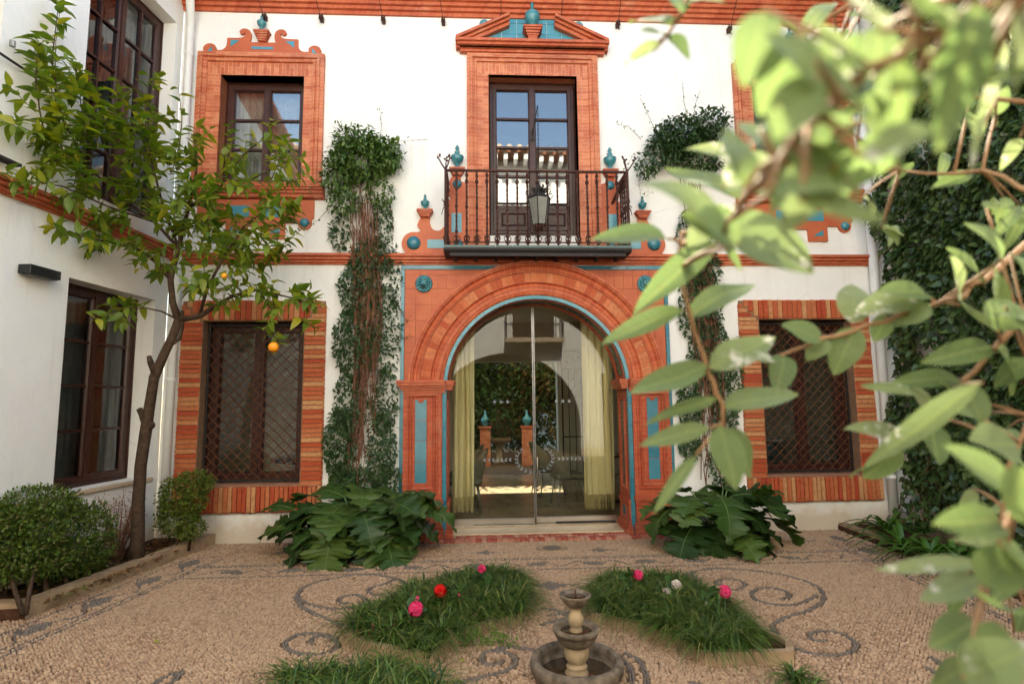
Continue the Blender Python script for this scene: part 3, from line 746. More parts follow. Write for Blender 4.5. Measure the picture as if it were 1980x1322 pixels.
# blue border strips
def strip(x0, x1, z0, z1, n, y0, parent):
    for i in range(n):
        t = MB(); t.box(x0, x1, y0, .0, z0 + (z1 - z0) * i / n + .002, z0 + (z1 - z0) * (i + 1) / n - .002); part("border_tile", t, BLUE, parent)
pp = MB(); pp.box(-PW + .002, PW - .002, -.012, -.0085, 3.276, 3.318); bord = part("tile_border", pp, MORTAR, house)
for m in (-1, 1):
    a, b = sorted((m * 1.638, m * 1.684)); strip(a, b, 0.0, 3.272, 15, -.03, bord)
    a, b = sorted((m * (AR - .004), m * 1.166)); strip(a, b, 0.0, AC - .004, 8, -.056, bord)
for i in range(13):
    a = -1.684 + 3.368 * i / 13; t = MB(); t.box(a + .002, a + 3.368 / 13 - .002, -.03, 0, 3.276, 3.322); part("border_tile", t, BLUE, bord)
# pilasters
for m in (-1, 1):
    mb = MB(); a, b = sorted((m * 1.17, m * 1.634)); xc = m * 1.425 if False else (a + b) / 2 + m * .022
    mb.rect_sweep([(0, 0.0), (0, -.070), (.045, -.070), (.05, -.085), (.066, -.088), (.072, -.07), (.082, -.062), (.088, -.075), (.10, -.075), (.106, -.052), (.118, -.046)], a, b, .50, 1.80)
    mb.box(a + .115, b - .115, -.045, 0, .62, 1.69)
    pil = part("pilaster", mb, TERRA_P, house)
    x0, x1 = xc - .072, xc + .072
    fr = MB(); fr.rect_sweep([(-.012, -.045), (-.010, -.052), (0, -.052), (0, -.030)], x0, x1, .655, 1.665); part("panel_frame", fr, TERRA_P, pil)
    for i in range(4):
        h = (1.655 - .66) / 4; t = MB(); t.box(x0 + .003, x1 - .003, -.0475, -.02, .66 + i * h + .002, .66 + (i + 1) * h - .002); part("tile", t, BLUE, pil)
    me_ = MB()
    for (u0, u1, z0, z1) in [(-.09, -.05, 1.70, 1.72), (-.07, -.05, 1.655, 1.70), (-.05, .05, 1.655, 1.675), (-.03, .03, 1.62, 1.654), (.05, .07, 1.655, 1.70), (.05, .09, 1.70, 1.72), (-.025, .025, 1.69, 1.705)]: me_.box(xc + u0, xc + u1, -.062, -.03, z0, z1)
    part("meander", me_, TERRA_P, pil)
    t = MB(); t.box(xc - .045, xc + .045, -.06, -.03, 1.745, 1.765); part("tile", t, BLUE, pil)
    bs = MB()
    for (o, pj, z0, z1) in [(.03, .13, 0.0, .075), (.022, .118, .075, .10), (.028, .125, .104, .135), (.014, .108, .14, .165), (.004, .095, .166, .205), (.0, .085, .205, .40), (.008, .10, .40, .42), (.02, .115, .424, .45), (.012, .105, .452, .475), (.004, .09, .476, .50)]: bs.box(a - (o if m > 0 else o), b + o, -pj, 0, z0, z1)
    part("pedestal", bs, TERRA_P, pil)
    im = MB(); a2, b2 = sorted((m * (AR - .02), m * 1.66))
    for (o, pj, z0, z1) in [(-.05, .085, 1.70, 1.735), (-.03, .095, 1.736, 1.765), (.0, .115, 1.768, 1.795), (.02, .135, 1.797, 1.822), (.04, .16, 1.825, 1.858), (.052, .175, 1.859, 1.888)]:
        if z1 < 1.75: im.box(a + .02, b - .02, -pj, 0, z0, z1)
        else: im.box(a2 - (o if m < 0 else -.03), b2 + (o if m > 0 else -.03), -pj, 0, z0, z1)
        if z0 > 1.76:
            q0, q1 = sorted((m * (AR + .01), m * (AR - .02 - pj * .45))); im.box(q0, q1, -.05, .44, z0 + .001, z1 - .001)
    part("impost", im, TERRA_M, pil)
    # reveal: painted tile panel, skirting pedestal
    jb = MB()
    for (o, z0, z1) in [(.085, .0, .055), (.07, .056, .085), (.055, .086, .115), (.04, .116, .15), (.025, .15, .37), (.04, .371, .395), (.03, .396, .42)]:
        q0, q1 = sorted((m * (AR + .01), m * (AR - o))); jb.box(q0, q1, -.045 - (o - .025) * .5, .42 + (o - .025) * .4, z0, z1)
    part("jamb_pedestal", jb, TERRA_P, pil)
    q0, q1 = sorted((m * (AR - .0265), m * (AR - .02))); t = MB(); t.box(q0, q1, .15, .26, .21, .32); part("tile", t, BLUE, pil)
    q0, q1 = sorted((m * (AR + .0), m * (AR - .006))); t = MB(); t.box(q0, q1, .14, .31, .56, 1.62); part("painted_tile_panel", t, FLORAL, pil)
    t = MB(); T_ = np.eye(4); T_[:3, :3] = [[0, m, 0], [1, 0, 0], [0, 0, 1]]; T_[0, 3] = m * AR; t.T = T_
    t.rect_sweep([(-.035, 0.0), (-.03, -.016), (-.012, -.018), (0, -.004)], .14, .31, .56, 1.62); part("panel_frame", t, TERRA_P, pil)
# threshold and step
mb = MB(); mb.box(-AR + .001, AR - .001, .0, .62, -.05, .05, .004); thr = part("threshold", mb, MARBLE, house)
x = -1.36; i = 0
while x < 1.42:
    w = random.uniform(.045, .075); brick_at(thr, x, x + w - .004, -.06, .030 + random.uniform(-.006, .004), -.22 - random.uniform(0, .02), -.115, me=VST_ME)
    if abs(x) < 1.02: brick_at(thr, x, x + w - .004, -.06, .036 + random.uniform(-.004, .004), -.112, -.004, me=VST_ME)
    x += w
# glass doors
GY = .47
mb = MB(); mb.box(-1.06, -.012, GY - .02, GY + .02, .058, .132, .003); mb.box(.012, 1.07, GY + .005, GY + .045, .064, .138, .003)
gd = part("glass_door", mb, STEEL, house)
for sgn, y in ((-1, GY), (1, GY + .025)):
    xs_ = [sgn * (.004 + 1.066 * i / 24) for i in range(25)]
    top = [AC + math.sqrt(max(0.0, 1.10 ** 2 - min(abs(x), 1.099) ** 2)) for x in xs_]
    t = MB(); t.add([(x, y, .12) for x in xs_] + [(x, y, z) for x, z in zip(xs_, top)], [(i, i + 1, i + 26, i + 25) for i in range(24)])
    part("pane", t, GLASS_D, gd)
    t = MB(); t.box(sgn * .012 - .007, sgn * .012 + .007, y - .008, y + .008, .12, AC + 1.09); part("edge_profile", t, simple("alu_profile", (.33, .33, .34), None, .3, .5, metal=.8), gd)
t = MB(); t.box(-.80, .02, GY - .034, GY - .022, .052, .064); part("brush_seal", t, IRON_D, gd)
t = MB(); t.box(.26, 1.04, GY - .02, GY + .0, .054, .078); part("brush_seal", t, IRON_D, gd)
t = MB(); t.tube([(.03, GY - .03, .52), (.03, GY - .045, .62), (.03, GY - .045, .80), (.03, GY - .03, .90)], .008, 8); part("handle", t, STEEL, gd)
# frosted laurel and chevrons printed on the glass
dec = MB()
for sgn in (-1, 1):
    y = GY - .003 if sgn < 0 else GY + .022
    for i in range(9):
        a = math.radians(-80 + i * 15); cxx, czz = sgn * .24 * math.cos(a) , .87 + .17 * math.sin(a)
        for q in (-1, 1):
            th = a + PI / 2 + q * .5; d = np.array([sgn * math.cos(th), math.sin(th)]); nrm = np.array([-d[1], d[0]])
            c0 = np.array([cxx, czz]); P = [c0, c0 + d * .025 + nrm * .008, c0 + d * .05, c0 + d * .025 - nrm * .008]
            dec.add([(p[0], y, p[1]) for p in P], [(0, 1, 2, 3)])
    for i in range(7):
        x = sgn * (.32 + i * .055)
        for q in (-1, 1): dec.add([(x, y, .87), (x + sgn * .022, y, .87), (x + sgn * .002, y, .87 + q * .022), (x - sgn * .02, y, .87 + q * .022)], [(0, 1, 2, 3)])
    for i in range(3):                                      # row of small stars
        cx0 = -.52 + i * .085 if sgn < 0 else .30 + i * .085
        P = [(cx0 + (.03 if j % 2 == 0 else .013) * math.sin(PI * j / 5), y, 1.62 + (.03 if j % 2 == 0 else .013) * math.cos(PI * j / 5)) for j in range(10)]
        dec.add(P + [(cx0, y, 1.62)], [(j, (j + 1) % 10, 10) for j in range(10)])
part("laurel_print", dec, simple("frosted_print", (.30, .33, .34), (.22, .25, .26), .6), gd)

# ================================================================= BALCONY (part of the house)
BY, BZ, RZ = -.40, 3.45, 4.405
mb = MB(); mb.prism_x([(.0, BZ - .055), (BY - .02, BZ - .055), (BY - .035, BZ - .03), (BY - .035, BZ - .005), (.0, BZ - .005)], -1.13, 1.13)
for i in range(9): x = -1.0 + i * .25; mb.box(x - .02, x + .02, BY + .02, -.1, BZ - .095, BZ - .0551)
mb.box(-1.06, 1.06, BY + .0, BY + .03, BZ - .10, BZ - .0552)
balc = part("balcony", mb, IRON_D, house)
for i in range(11):
    w = 2.26 / 11; t = MB(); t.box(-1.13 + i * w + .002, -1.13 + (i + 1) * w - .002, BY - .033, BY + .06, BZ - .004, BZ + .022); part("edge_tile", t, simple("grey_green_glaze", (.07, .13, .125), (.10, .165, .15), .4) if i == 0 else bpy.data.materials["grey_green_glaze"], balc)
fl = MB(); fl.box(-1.12, 1.12, BY + .061, -.08, BZ - .0045, BZ + .01); part("balcony_floor", fl, TERRA_T, balc)
rl = MB(); rl.box(-1.105, 1.105, BY - .018, BY + .018, RZ - .012, RZ + .012, .004)
for m in (-1, 1): rl.box(m * 1.10 - .012, m * 1.10 + .012, BY + .019, -.005, RZ - .011, RZ + .011)
rl.box(-1.10, 1.10, BY - .008, BY + .008, BZ + .06, BZ + .072)
part("handrail", rl, IRON, balc)
bl_ = MB(); segs = 40; hh = RZ - BZ - .03
pts = [(0, 0, hh * i / segs) for i in range(segs + 1)]
rad = [.0135 + (.010 if any(abs(i / segs - q) < .016 for q in (.12, .20, .52, .86, .95)) else 0) for i in range(segs + 1)]
bl_.tube(pts, rad, 4, .55)
for a in range(4):
    ca, sa = math.cos(a * PI / 2 + .5), math.sin(a * PI / 2 + .5)
    cp = [((.012 + .03 * math.sin(t)) * ca, (.012 + .03 * math.sin(t)) * sa, .09 + .035 * -math.cos(t)) for t in [PI * i / 6 for i in range(7)]]
    bl_.tube(cp, .006, 4)
    cp = [((.010 + .022 * math.sin(t)) * ca, (.010 + .022 * math.sin(t)) * sa, .05 + .02 * -math.cos(t)) for t in [PI * i / 5 for i in range(6)]]
    bl_.tube(cp, .005, 4)
bme = bl_.mesh("baluster", np.zeros(3), False); bme.materials.append(IRON)
for i in range(19): inst("baluster", bme, (-1.10 + i * 2.2 / 18, BY, BZ + .02), balc, (0, 0, random.uniform(0, 1.5)))
for m in (-1, 1):
    for j in range(1, 4): inst("baluster", bme, (m * 1.10, BY + j * .10, BZ + .02), balc, (0, 0, random.uniform(0, 1.5)))
    cpst = MB(); x = m * 1.108
    cpst.tube([(x, BY - .012, BZ - .0), (x, BY - .012, RZ + .03)], .017, 6)
    for q, (dx, dy) in enumerate(((-.09 if m < 0 else -.04, -.02), (.05 if m < 0 else .10, -.01), (.0, .06))):
        cpst.tube([(x, BY - .012, RZ), (x + dx * .5, BY + dy * .5, RZ + .07), (x + dx, BY + dy, RZ + .15), (x + dx * 1.05, BY + dy, RZ + .19)], [.010, .009, .008, .004], 5)
        for e in range(3): cpst.sphere((x + dx + random.uniform(-.02, .02), BY + dy, RZ + .15 + e * .02), .014, 5, 4)
    for e in range(9):
        a = e * 2 * PI / 9; cpst.tube([(x, BY - .012, BZ + .52), (x + .03 * math.cos(a), BY - .012 + .03 * math.sin(a), BZ + .52 + .06 * math.sin(e * 2.1)), (x + .05 * math.cos(a), BY + .05 * math.sin(a), BZ + .50 + .12 * math.sin(e * 2.1))], [.008, .007, .004], 4)
    cpst.box(x - .02, x + .02, BY + .12, BY + .14, RZ - .19, RZ + .0) if False else None
    part("corner_post", cpst, IRON, balc)
# short strut to the wall
for m in (1,):
    t = MB(); t.tube([(m * 1.10, BY, RZ), (m * 1.0, .0, RZ - .28)], .02, 4); part("strut", t, IRON, balc)
# ================================================================= SIDE WINGS
wing = thing("left_wing", (-4.6, -2, 0), "white plastered side wing with recessed dark wooden windows and brick band", "house")
mb = MB(TL); lh = [(-1.43, -.22, .80, 2.85), (-1.43, -.13, 3.75, 6.42), (-3.7, -2.29, 3.75, 6.42)]
wall_with_holes(mb, -9.0, -.004, -.2, 7.2, 0.0, .45, lh); part("wall", mb, PLASTER, wing)
mb = MB(TL); mb.prism_x([(.05, 3.40), (-.03, 3.40), (-.03, 3.42), (-.055, 3.425), (-.055, 3.45), (-.045, 3.455), (-.08, 3.46), (-.08, 3.49), (-.066, 3.495), (-.105, 3.50), (-.105, 3.535), (.05, 3.54)], -9, -.06); part("string_course", mb, TERRA_M, wing)
mb = MB(TL); mb.prism_x([(.05, 6.72), (-.03, 6.72), (-.03, 6.77), (-.07, 6.775), (-.07, 6.82), (-.11, 6.825), (-.11, 6.87), (-.16, 6.875), (-.16, 7.0), (-.34, 7.01), (-.34, 7.1), (.05, 7.15)], -9, -.5); part("cornice", mb, TERRA_M, wing)
mb = MB(TL); mb.box(-1.47, -.12, -.03, .45, .755, .799, .006); part("sill", mb, SILL, wing)
casement(wing, -1.43, -.22, .80, 2.85, .24, 4, T=TL, fr=.06, gm=GLASS_S)
casement(wing, -1.43, -.13, 3.75, 6.42, .20, 5, cols=2, T=TL, fr=.06, gm=GLASS_S)
casement(wing, -3.7, -2.29, 3.75, 6.42, .20, 5, cols=2, T=TL, fr=.06, gm=GLASS_S)
mb = MB(TL); mb.box(-9, -.01, 4.0, 4.1, -.2, 7.2); mb.box(-9, -.01, .451, 3.999, 3.2, 3.3); mb.box(-9, -.01, .451, 3.999, 7.0, 7.1); mb.box(-9, -.01, .451, 3.999, -.1, .1); mb.box(-.1, -.01, .451, 3.99, .11, 6.99); mb.box(-9, -8.9, .451, 3.99, .11, 6.99)
part("inner_wall", mb, INT, wing)
for (x0, x1, z0, z1) in ((-1.35, -.7, .85, 2.75), (-.75, -.25, 3.8, 6.3)):
    pts = [(x0 + (x1 - x0) * i / 30, .42 + .02 * math.sin(i * 1.7)) for i in range(31)]; t = MB(TL)
    t.add([(p[0], p[1], z) for z in (z0, z1) for p in pts], [(i, i + 1, i + 32, i + 31) for i in range(30)]); part("net_curtain", t, bpy.data.materials["net_curtain"], wing, True)

rwing = thing("right_wing", (4.4, -2, 0), "white plastered side wall behind the ivy at the bed with strap leaved plants", "wall")
mb = MB(TR); mb.box(.004, 9.5, 0.0, .45, -.2, 7.4); part("wall", mb, PLASTER, rwing)
mb = MB(TR); mb.prism_x([(.5, 7.401), (-.15, 7.401), (-.15, 7.46), (.5, 7.70)], .6, 9.5); part("coping", mb, bpy.data.materials["roof_tile"], rwing)

# ================================================================= OPPOSITE HOUSE (behind the camera, seen mirrored in the glass)
opp = thing("opposite_house", (0, -9.2, 0), "sunlit white house mirrored in the balcony window and door glass", "house")
OY = -9.2
mb = MB(); wall_with_holes(mb, -9.5, 9.5, -.2, 9.0, OY - .5, OY, [(.25, 1.55, 3.6, 5.9), (-2.2, 2.3, -.2, 3.2), (-5.6, -3.0, -.2, 2.5), (3.0, 5.6, -.2, 2.5)])  # ground-floor openings cut to keep the lower wall dark in the door reflection
part("wall", mb, PLASTER, opp)
mb = MB(); mb.box(-9.5, 9.5, OY - 4.2, OY - 4.0, -.2, 9.0); mb.box(-9.5, 9.5, OY - 3.99, OY - .51, 2.7, 2.9); part("arcade_back", mb, simple("shaded_wall", (.30, .27, .22), None, .9), opp)
mb = MB(); xa = [.05 - 2.251 * math.cos(PI * i / 32) for i in range(33)]; za = [.93 + 2.2 * math.sin(PI * i / 32) for i in range(33)]
for y in (OY - .01, OY - .49): mb.add([(x, y, z) for x, z in zip(xa, za)] + [(x, y, 3.201) for x in xa], [(i, i + 1, i + 34, i + 33) for i in range(32)])
mb.add([(x, y, z) for y in (OY - .01, OY - .49) for x, z in zip(xa, za)], [(i, i + 1, i + 34, i + 33) for i in range(32)]); part("arch", mb, PLASTER, opp)
mb = MB(); mb.prism_x([(OY + .6, 8.95), (OY + .6, 9.05), (OY - 3, 10.2), (OY - 3, 9.0), (OY - .51, 8.9)], -9.5, 9.5); orf = part("roof", mb, bpy.data.materials["roof_tile"], opp)
ct = MB(); ct.lathe([(.001, 0), (.11, 0), (.10, .5), (.001, .501)], n=10); cme = ct.mesh("roof_tile", np.zeros(3), True); cme.materials.append(simple("pale_roof_tile", (.62, .52, .42), (.45, .33, .24), .8))
for i in range(64): inst("roof_tile", cme, (-9.4 + i * .30, OY + .68, 9.07), orf, (math.radians(72), 0, 0))
ce = MB()
for i in range(64): ce.box(-9.4 + i * .3, -9.28 + i * .3, OY + .001, OY + .55, 8.75, 8.949)
part("rafter_ends", ce, PLASTER, opp)
casement(opp, .25, 1.55, 3.6, 5.9, 0, 3, panel=.5, T=np.array([[-1, 0, 0, 1.8], [0, -1, 0, OY - .2], [0, 0, 1, 0], [0, 0, 0, 1.0]]))
mb = MB(); mb.box(.0, 1.8, OY + .001, OY + .55, 3.42, 3.55); ob = part("balcony", mb, SILL, opp)
mb = MB()
for i in range(15): mb.box(.04 + i * .123, .055 + i * .123, OY + .5, OY + .515, 3.551, 4.5)
for j in range(4):
    for xx in (.04, 1.76): mb.box(xx - .007, xx + .007, OY + .1 + j * .1, OY + .115 + j * .1, 3.551, 4.5)
mb.box(0.02, 1.78, OY + .49, OY + .525, 4.5, 4.53); part("railing", mb, IRON_D, ob)

# ================================================================= FIXTURES
def urn(x, y, z, h, lab):
    mb = MB(); p = [(.20, 0), (.20, .03), (.10, .07), (.085, .13), (.16, .20), (.30, .32), (.345, .42), (.33, .47), (.36, .49), (.35, .52), (.24, .545), (.15, .60), (.11, .66), (.15, .69), (.14, .72), (.085, .76), (.08, .82), (.12, .85), (.12, .88), (.07, .91), (.09, .95), (.06, .99), (.001, 1.0)]
    if lab.startswith("largest"): p = [(.16, 0), (.12, .04), (.10, .08), (.16, .12), (.25, .22), (.31, .34), (.32, .42), (.30, .46), (.32, .47), (.30, .50), (.20, .56), (.12, .62), (.075, .70), (.06, .80), (.085, .83), (.06, .86), (.08, .92), (.07, .97), (.001, 1.0)]
    mb.lathe([(r * h * .78, zz * h) for r, zz in p], (x, y, z), 20)
    tag(part("ceramic_finial", mb, TEAL, None, True), lab, "finial", "blue ceramic finials on the house front")
urn(0, -.11, zt + .1705, .40, "largest blue ceramic finial, in the broken pediment above the balcony door")
urn(CR[-1][0], -.08, CR[-1][1], .21, "blue ceramic finial on the crest of the upper window beside the orange tree")
urn(CR[1][0], -.08, CR[1][1], .21, "blue ceramic finial on the crest of the upper window behind the foreground branch")
for m, sd_ in ((-1, "nearer the orange tree"), (1, "farther from the orange tree")):
    urn(m * 1.39, -.06, 4.031, .20, "small blue ceramic finial on the low pedestal outside the balcony, " + sd_)
    urn(m * .985, -.06, 4.581, .30, "blue ceramic finial on the tall pedestal by the balcony rail, " + sd_)
def lion(x, z, lab):
    t = thing("lion_mask", (x, -.02, z), lab, "mask", "lion masks over the arch")
    mb = MB(); mb.sphere((x, -.03, z), .088, 18, 12, (1, .45, 1.05))
    for i in range(15):
        a = 2 * PI * i / 15; mb.sphere((x + .085 * math.cos(a), -.035, z + .088 * math.sin(a)), .026, 7, 5, (1, .7, 1))
    for i in range(10):
        a = 2 * PI * i / 10 + .3; mb.sphere((x + .06 * math.cos(a), -.055, z + .012 + .062 * math.sin(a)), .022, 7, 5)
    part("mane", mb, TEAL, t, True)
    f = MB(); f.sphere((x, -.075, z + .012), .05, 12, 8, (1, .6, 1.1)); f.sphere((x, -.108, z - .010), .024, 9, 6, (1.1, .9, .8)); f.sphere((x, -.10, z + .022), .014, 8, 6, (1, 1, 2.2))
    for s_ in (-1, 1): f.sphere((x + s_ * .026, -.098, z + .036), .016, 8, 5, (1.3, .7, .7)); f.sphere((x + s_ * .018, -.108, z - .018), .016, 8, 6)
    part("face", f, TEAL, t, True)
    j = MB(); j.sphere((x, -.092, z - .042), .024, 9, 6, (1.1, .7, .6)); part("jaw", j, simple("mouth_dark", (.02, .06, .07), None, .4), t, True)
lion(-1.40, 3.09, "blue glazed lion mask on the orange spandrel nearer the orange tree")
lion(1.40, 3.09, "blue glazed lion mask on the orange spandrel behind the foreground leaves")
# lantern on its bracket and chain
LX, LY = .0, -.60; 
t = thing("lantern", (LX, LY, 3.60), "iron lantern with frosted panes hanging in front of the balcony rail", "lantern")
mb = MB(); mb.tube([(.0, .115, 5.13), (.0, -.2, 5.16), (LX, LY, 5.14)], .006, 6); mb.box(-.02, .02, .10, .118, 5.05, 5.2); part("bracket", mb, IRON_D, t)
mb = MB(); zz = 5.13; i = 0
while zz > 4.15:
    a = [(LX + (.010 * math.cos(q) if i % 2 else 0), LY + (0 if i % 2 else .010 * math.cos(q)), zz - .017 + .021 * math.sin(q)) for q in [2 * PI * k_ / 8 for k_ in range(9)]]
    mb.tube(a, .0035, 4); zz -= .031; i += 1
part("chain", mb, IRON_D, t)
fro = N("frosted_glass"); fro.fin(fro.ramp(fro.noise(10, 4), [(.3, (.22, .22, .19)), (.7, (.34, .34, .29))]), .35, .5); fro.b.inputs["Transmission Weight"].default_value = .35; FROST = fro.m
zt0, zt1, r0, r1 = 3.66, 3.98, .085, .135
def hexp(r, z): return [(LX + r * math.cos(PI / 3 * q + .26), LY + r * math.sin(PI / 3 * q + .26), z) for q in range(6)]
A, B = hexp(r0, zt0), hexp(r1, zt1); fm = MB()
for q in range(6):
    fm.tube([A[q], B[q]], .007, 5); fm.tube([A[q], A[(q + 1) % 6]], .007, 5); fm.tube([B[q], B[(q + 1) % 6]], .009, 5)
    t2 = MB(); s_ = .985; c0 = np.array([LX, LY, 0]) * (1 - s_)
    t2.add([np.array(p) * [s_, s_, 1] + c0 for p in (A[q], A[(q + 1) % 6], B[(q + 1) % 6], B[q])], [(0, 1, 2, 3)]); part("pane", t2, FROST, t)
    a = PI / 3 * q + .26
    fm.tube([(LX + r1 * math.cos(a), LY + r1 * math.sin(a), zt1), (LX + .17 * math.cos(a), LY + .17 * math.sin(a), zt1 + .05), (LX + .16 * math.cos(a), LY + .16 * math.sin(a), zt1 + .085), (LX + .135 * math.cos(a), LY + .135 * math.sin(a), zt1 + .07)], .006, 4)
part("cage", fm, IRON_D, t)
mb = MB(); mb.lathe([(.135, 0), (.12, .02), (.07, .05), (.04, .09), (.035, .13), (.02, .16), (.001, .18)], (LX, LY, zt1), 12)
for q in range(14):
    a = q * 2.4; r = .05 + .05 * random.random(); mb.tube([(LX + r * .5 * math.cos(a), LY + r * .5 * math.sin(a), zt1 + .05), (LX + r * math.cos(a), LY + r * math.sin(a), zt1 + .10 + .05 * random.random()), (LX + r * 1.25 * math.cos(a), LY + r * 1.25 * math.sin(a), zt1 + .09)], [.008, .012, .002], 4)
part("crown", mb, IRON_D, t)
mb = MB(); mb.lathe([(.001, -.09), (.012, -.08), (.02, -.06), (.04, -.03), (.08, 0), (.001, .001)], (LX, LY, zt0), 12)
for q in range(12): a = q * PI / 6; mb.tube([(LX + .08 * math.cos(a), LY + .08 * math.sin(a), zt0), (LX + .075 * math.cos(a), LY + .075 * math.sin(a), zt0 - .045), (LX + .045 * math.cos(a), LY + .045 * math.sin(a), zt0 - .055 - .02 * (q % 2))], [.008, .009, .003], 4)
part("base_leaves", mb, IRON, t)
# awning hooks with their cables
for i, (px, py) in enumerate([(511, 33), (621, 35), (741, 38), (857, 41), (969, 36), (1085, 41), (1195, 47), (1411, 57)]):
    p = F(px, py, -.06); x, z = p[0], p[2]
    ordn = ["first", "second", "third", "fourth", "fifth", "sixth", "seventh", "eighth"][i]
    t = thing("awning_hook", (x, -.06, z), ordn + " iron awning hook from the orange tree end under the top cornice", "hook", "awning hooks under the cornice")
    mb = MB(); mb.box(x - .022, x - .008, -.09, .0, z - .03, z + .04); mb.box(x + .008, x + .022, -.09, .0, z - .03, z + .04)
    mb.lathe([(.001, 0), (.03, 0), (.02, .012), (.03, .024), (.001, .024)], (x, -.075, z - .02), 10); mb.tube([(x, -.08, z), (x, -.085, z - .06), (x + .012, -.08, z - .09), (x, -.075, z - .075)], .007, 5)
    part("pulley", mb, IRON, t)
    mb = MB(); q = np.array([x - .05 - .10 * (x < -.7) * 1.2 + .02 * (x > 0), -1.0, z + .95]); mb.tube([(x, -.08, z), (x + (q[0] - x) * .5, -.53, z + .46), tuple(q)], .0045, 4); part("cable", mb, IRON_D, t)
# drainpipes
def pipe(pts, r, lab, joints):
    t = thing("drainpipe", pts[0], lab, "drainpipe", "white drainpipes in the corners")
    mb = MB(); mb.tube(pts, r, 14); part("pipe", mb, WHITEP, t, True)
    for z in joints:
        c = MB(); p = pts[1]; c.lathe([(r * 1.02, 0), (r * 1.12, .005), (r * 1.12, .04), (r * 1.02, .045)], (p[0], p[1], z), 14); part("collar", c, WHITEP, t, True)
pipe([(-4.365, -.085, .22), (-4.365, -.085, 3.0), (-4.365, -.085, 6.35), (-4.35, -.12, 6.45), (-4.30, -.26, 6.70), (-4.29, -.30, 6.8), (-4.29, -.30, 7.0)], .048, "white drainpipe beside the brick window near the orange tree", (1.9, 4.2, 6.0))
pipe([(4.39, -.085, .12), (4.39, -.085, 3.0), (4.39, -.085, 7.0)], .055, "white drainpipe beside the ivy covered wall", (.62, 2.6, 4.3))
# wall lamp
t = thing("wall_lamp", wpt(TL, -1.81, -.06, 2.76), "black box shaped wall lamp on the left wing above the hedge", "lamp")
mb = MB(TL); mb.box(-1.97, -1.66, -.13, -.012, 2.765, 2.845, .003); part("lamp_body", mb, simple("anthracite", (.012, .014, .015), None, .4, .4), t)
mb = MB(TL); mb.box(-1.95, -1.68, -.11, -.03, 2.758, 2.7645); part("diffuser", mb, simple("diffuser", (.05, .055, .055), None, .3), t)
mb = MB(TL); mb.box(-1.90, -1.73, -.0115, .0, 2.78, 2.83); part("mount", mb, IRON_D, t)
# iron rail ends on the left wing
t = thing("iron_rail", wpt(TL, -2.3, -.05, 4.54), "dark iron rail end fixed to the left wing at the picture edge", "rail")
mb = MB(TL); mb.tube([(-2.9, -.05, 4.56), (-2.09, -.05, 4.55)], .012, 6); part("bar", mb, IRON_D, t)
mb = MB(TL); mb.lathe([(.001, 0), (.022, 0), (.022, .05), (.001, .05)], (-2.26, -.08, 4.66), 10); part("arm_end", mb, simple("grey_metal", (.35, .36, .34), None, .4, metal=.7), t)
mb = MB(TL); mb.box(-2.7, -2.10, -.10, -.02, 3.66, 3.685); part("base_bar", mb, IRON_D, t)
# ================================================================= GROUND: pebble mosaic
mb = MB(); mb.add([(-40, -40, -.012), (40, -40, -.012), (40, .3, -.012), (-40, .3, -.012)], [(0, 1, 2, 3)]); ground = struct("ground", mb, MORT_G)
def g2(px, py): p = G(px, py); return np.array([p[0], p[1]])
KL0, KL1 = np.array([-4.17, -2.27]), np.array([-3.80, -.01])          # left kerb, front and back end
KR0, KR1 = np.array([3.72, -.01]), np.array([3.45, -5.2])              # right kerb
def smooth_path(pts, step=.02):
    P = np.array(pts, float); out = []
    for i in range(len(P) - 1):
        p0, p1, p2, p3 = P[max(i - 1, 0)], P[i], P[i + 1], P[min(i + 2, len(P) - 1)]
        n = max(2, int(np.linalg.norm(p2 - p1) / step))
        for t in np.arange(n) / n: out.append(.5 * ((2 * p1) + (-p0 + p2) * t + (2 * p0 - 5 * p1 + 4 * p2 - p3) * t * t + (-p0 + 3 * p1 - 3 * p2 + p3) * t ** 3))
    out.append(P[-1]); return np.array(out)
motifs = []                                                            # (name, path points, rows)
def mot_px(name, pts, rows=2): motifs.append((name, smooth_path([g2(*p) for p in pts]), rows))
def mot(name, pts, rows=1): motifs.append((name, smooth_path(pts), rows))
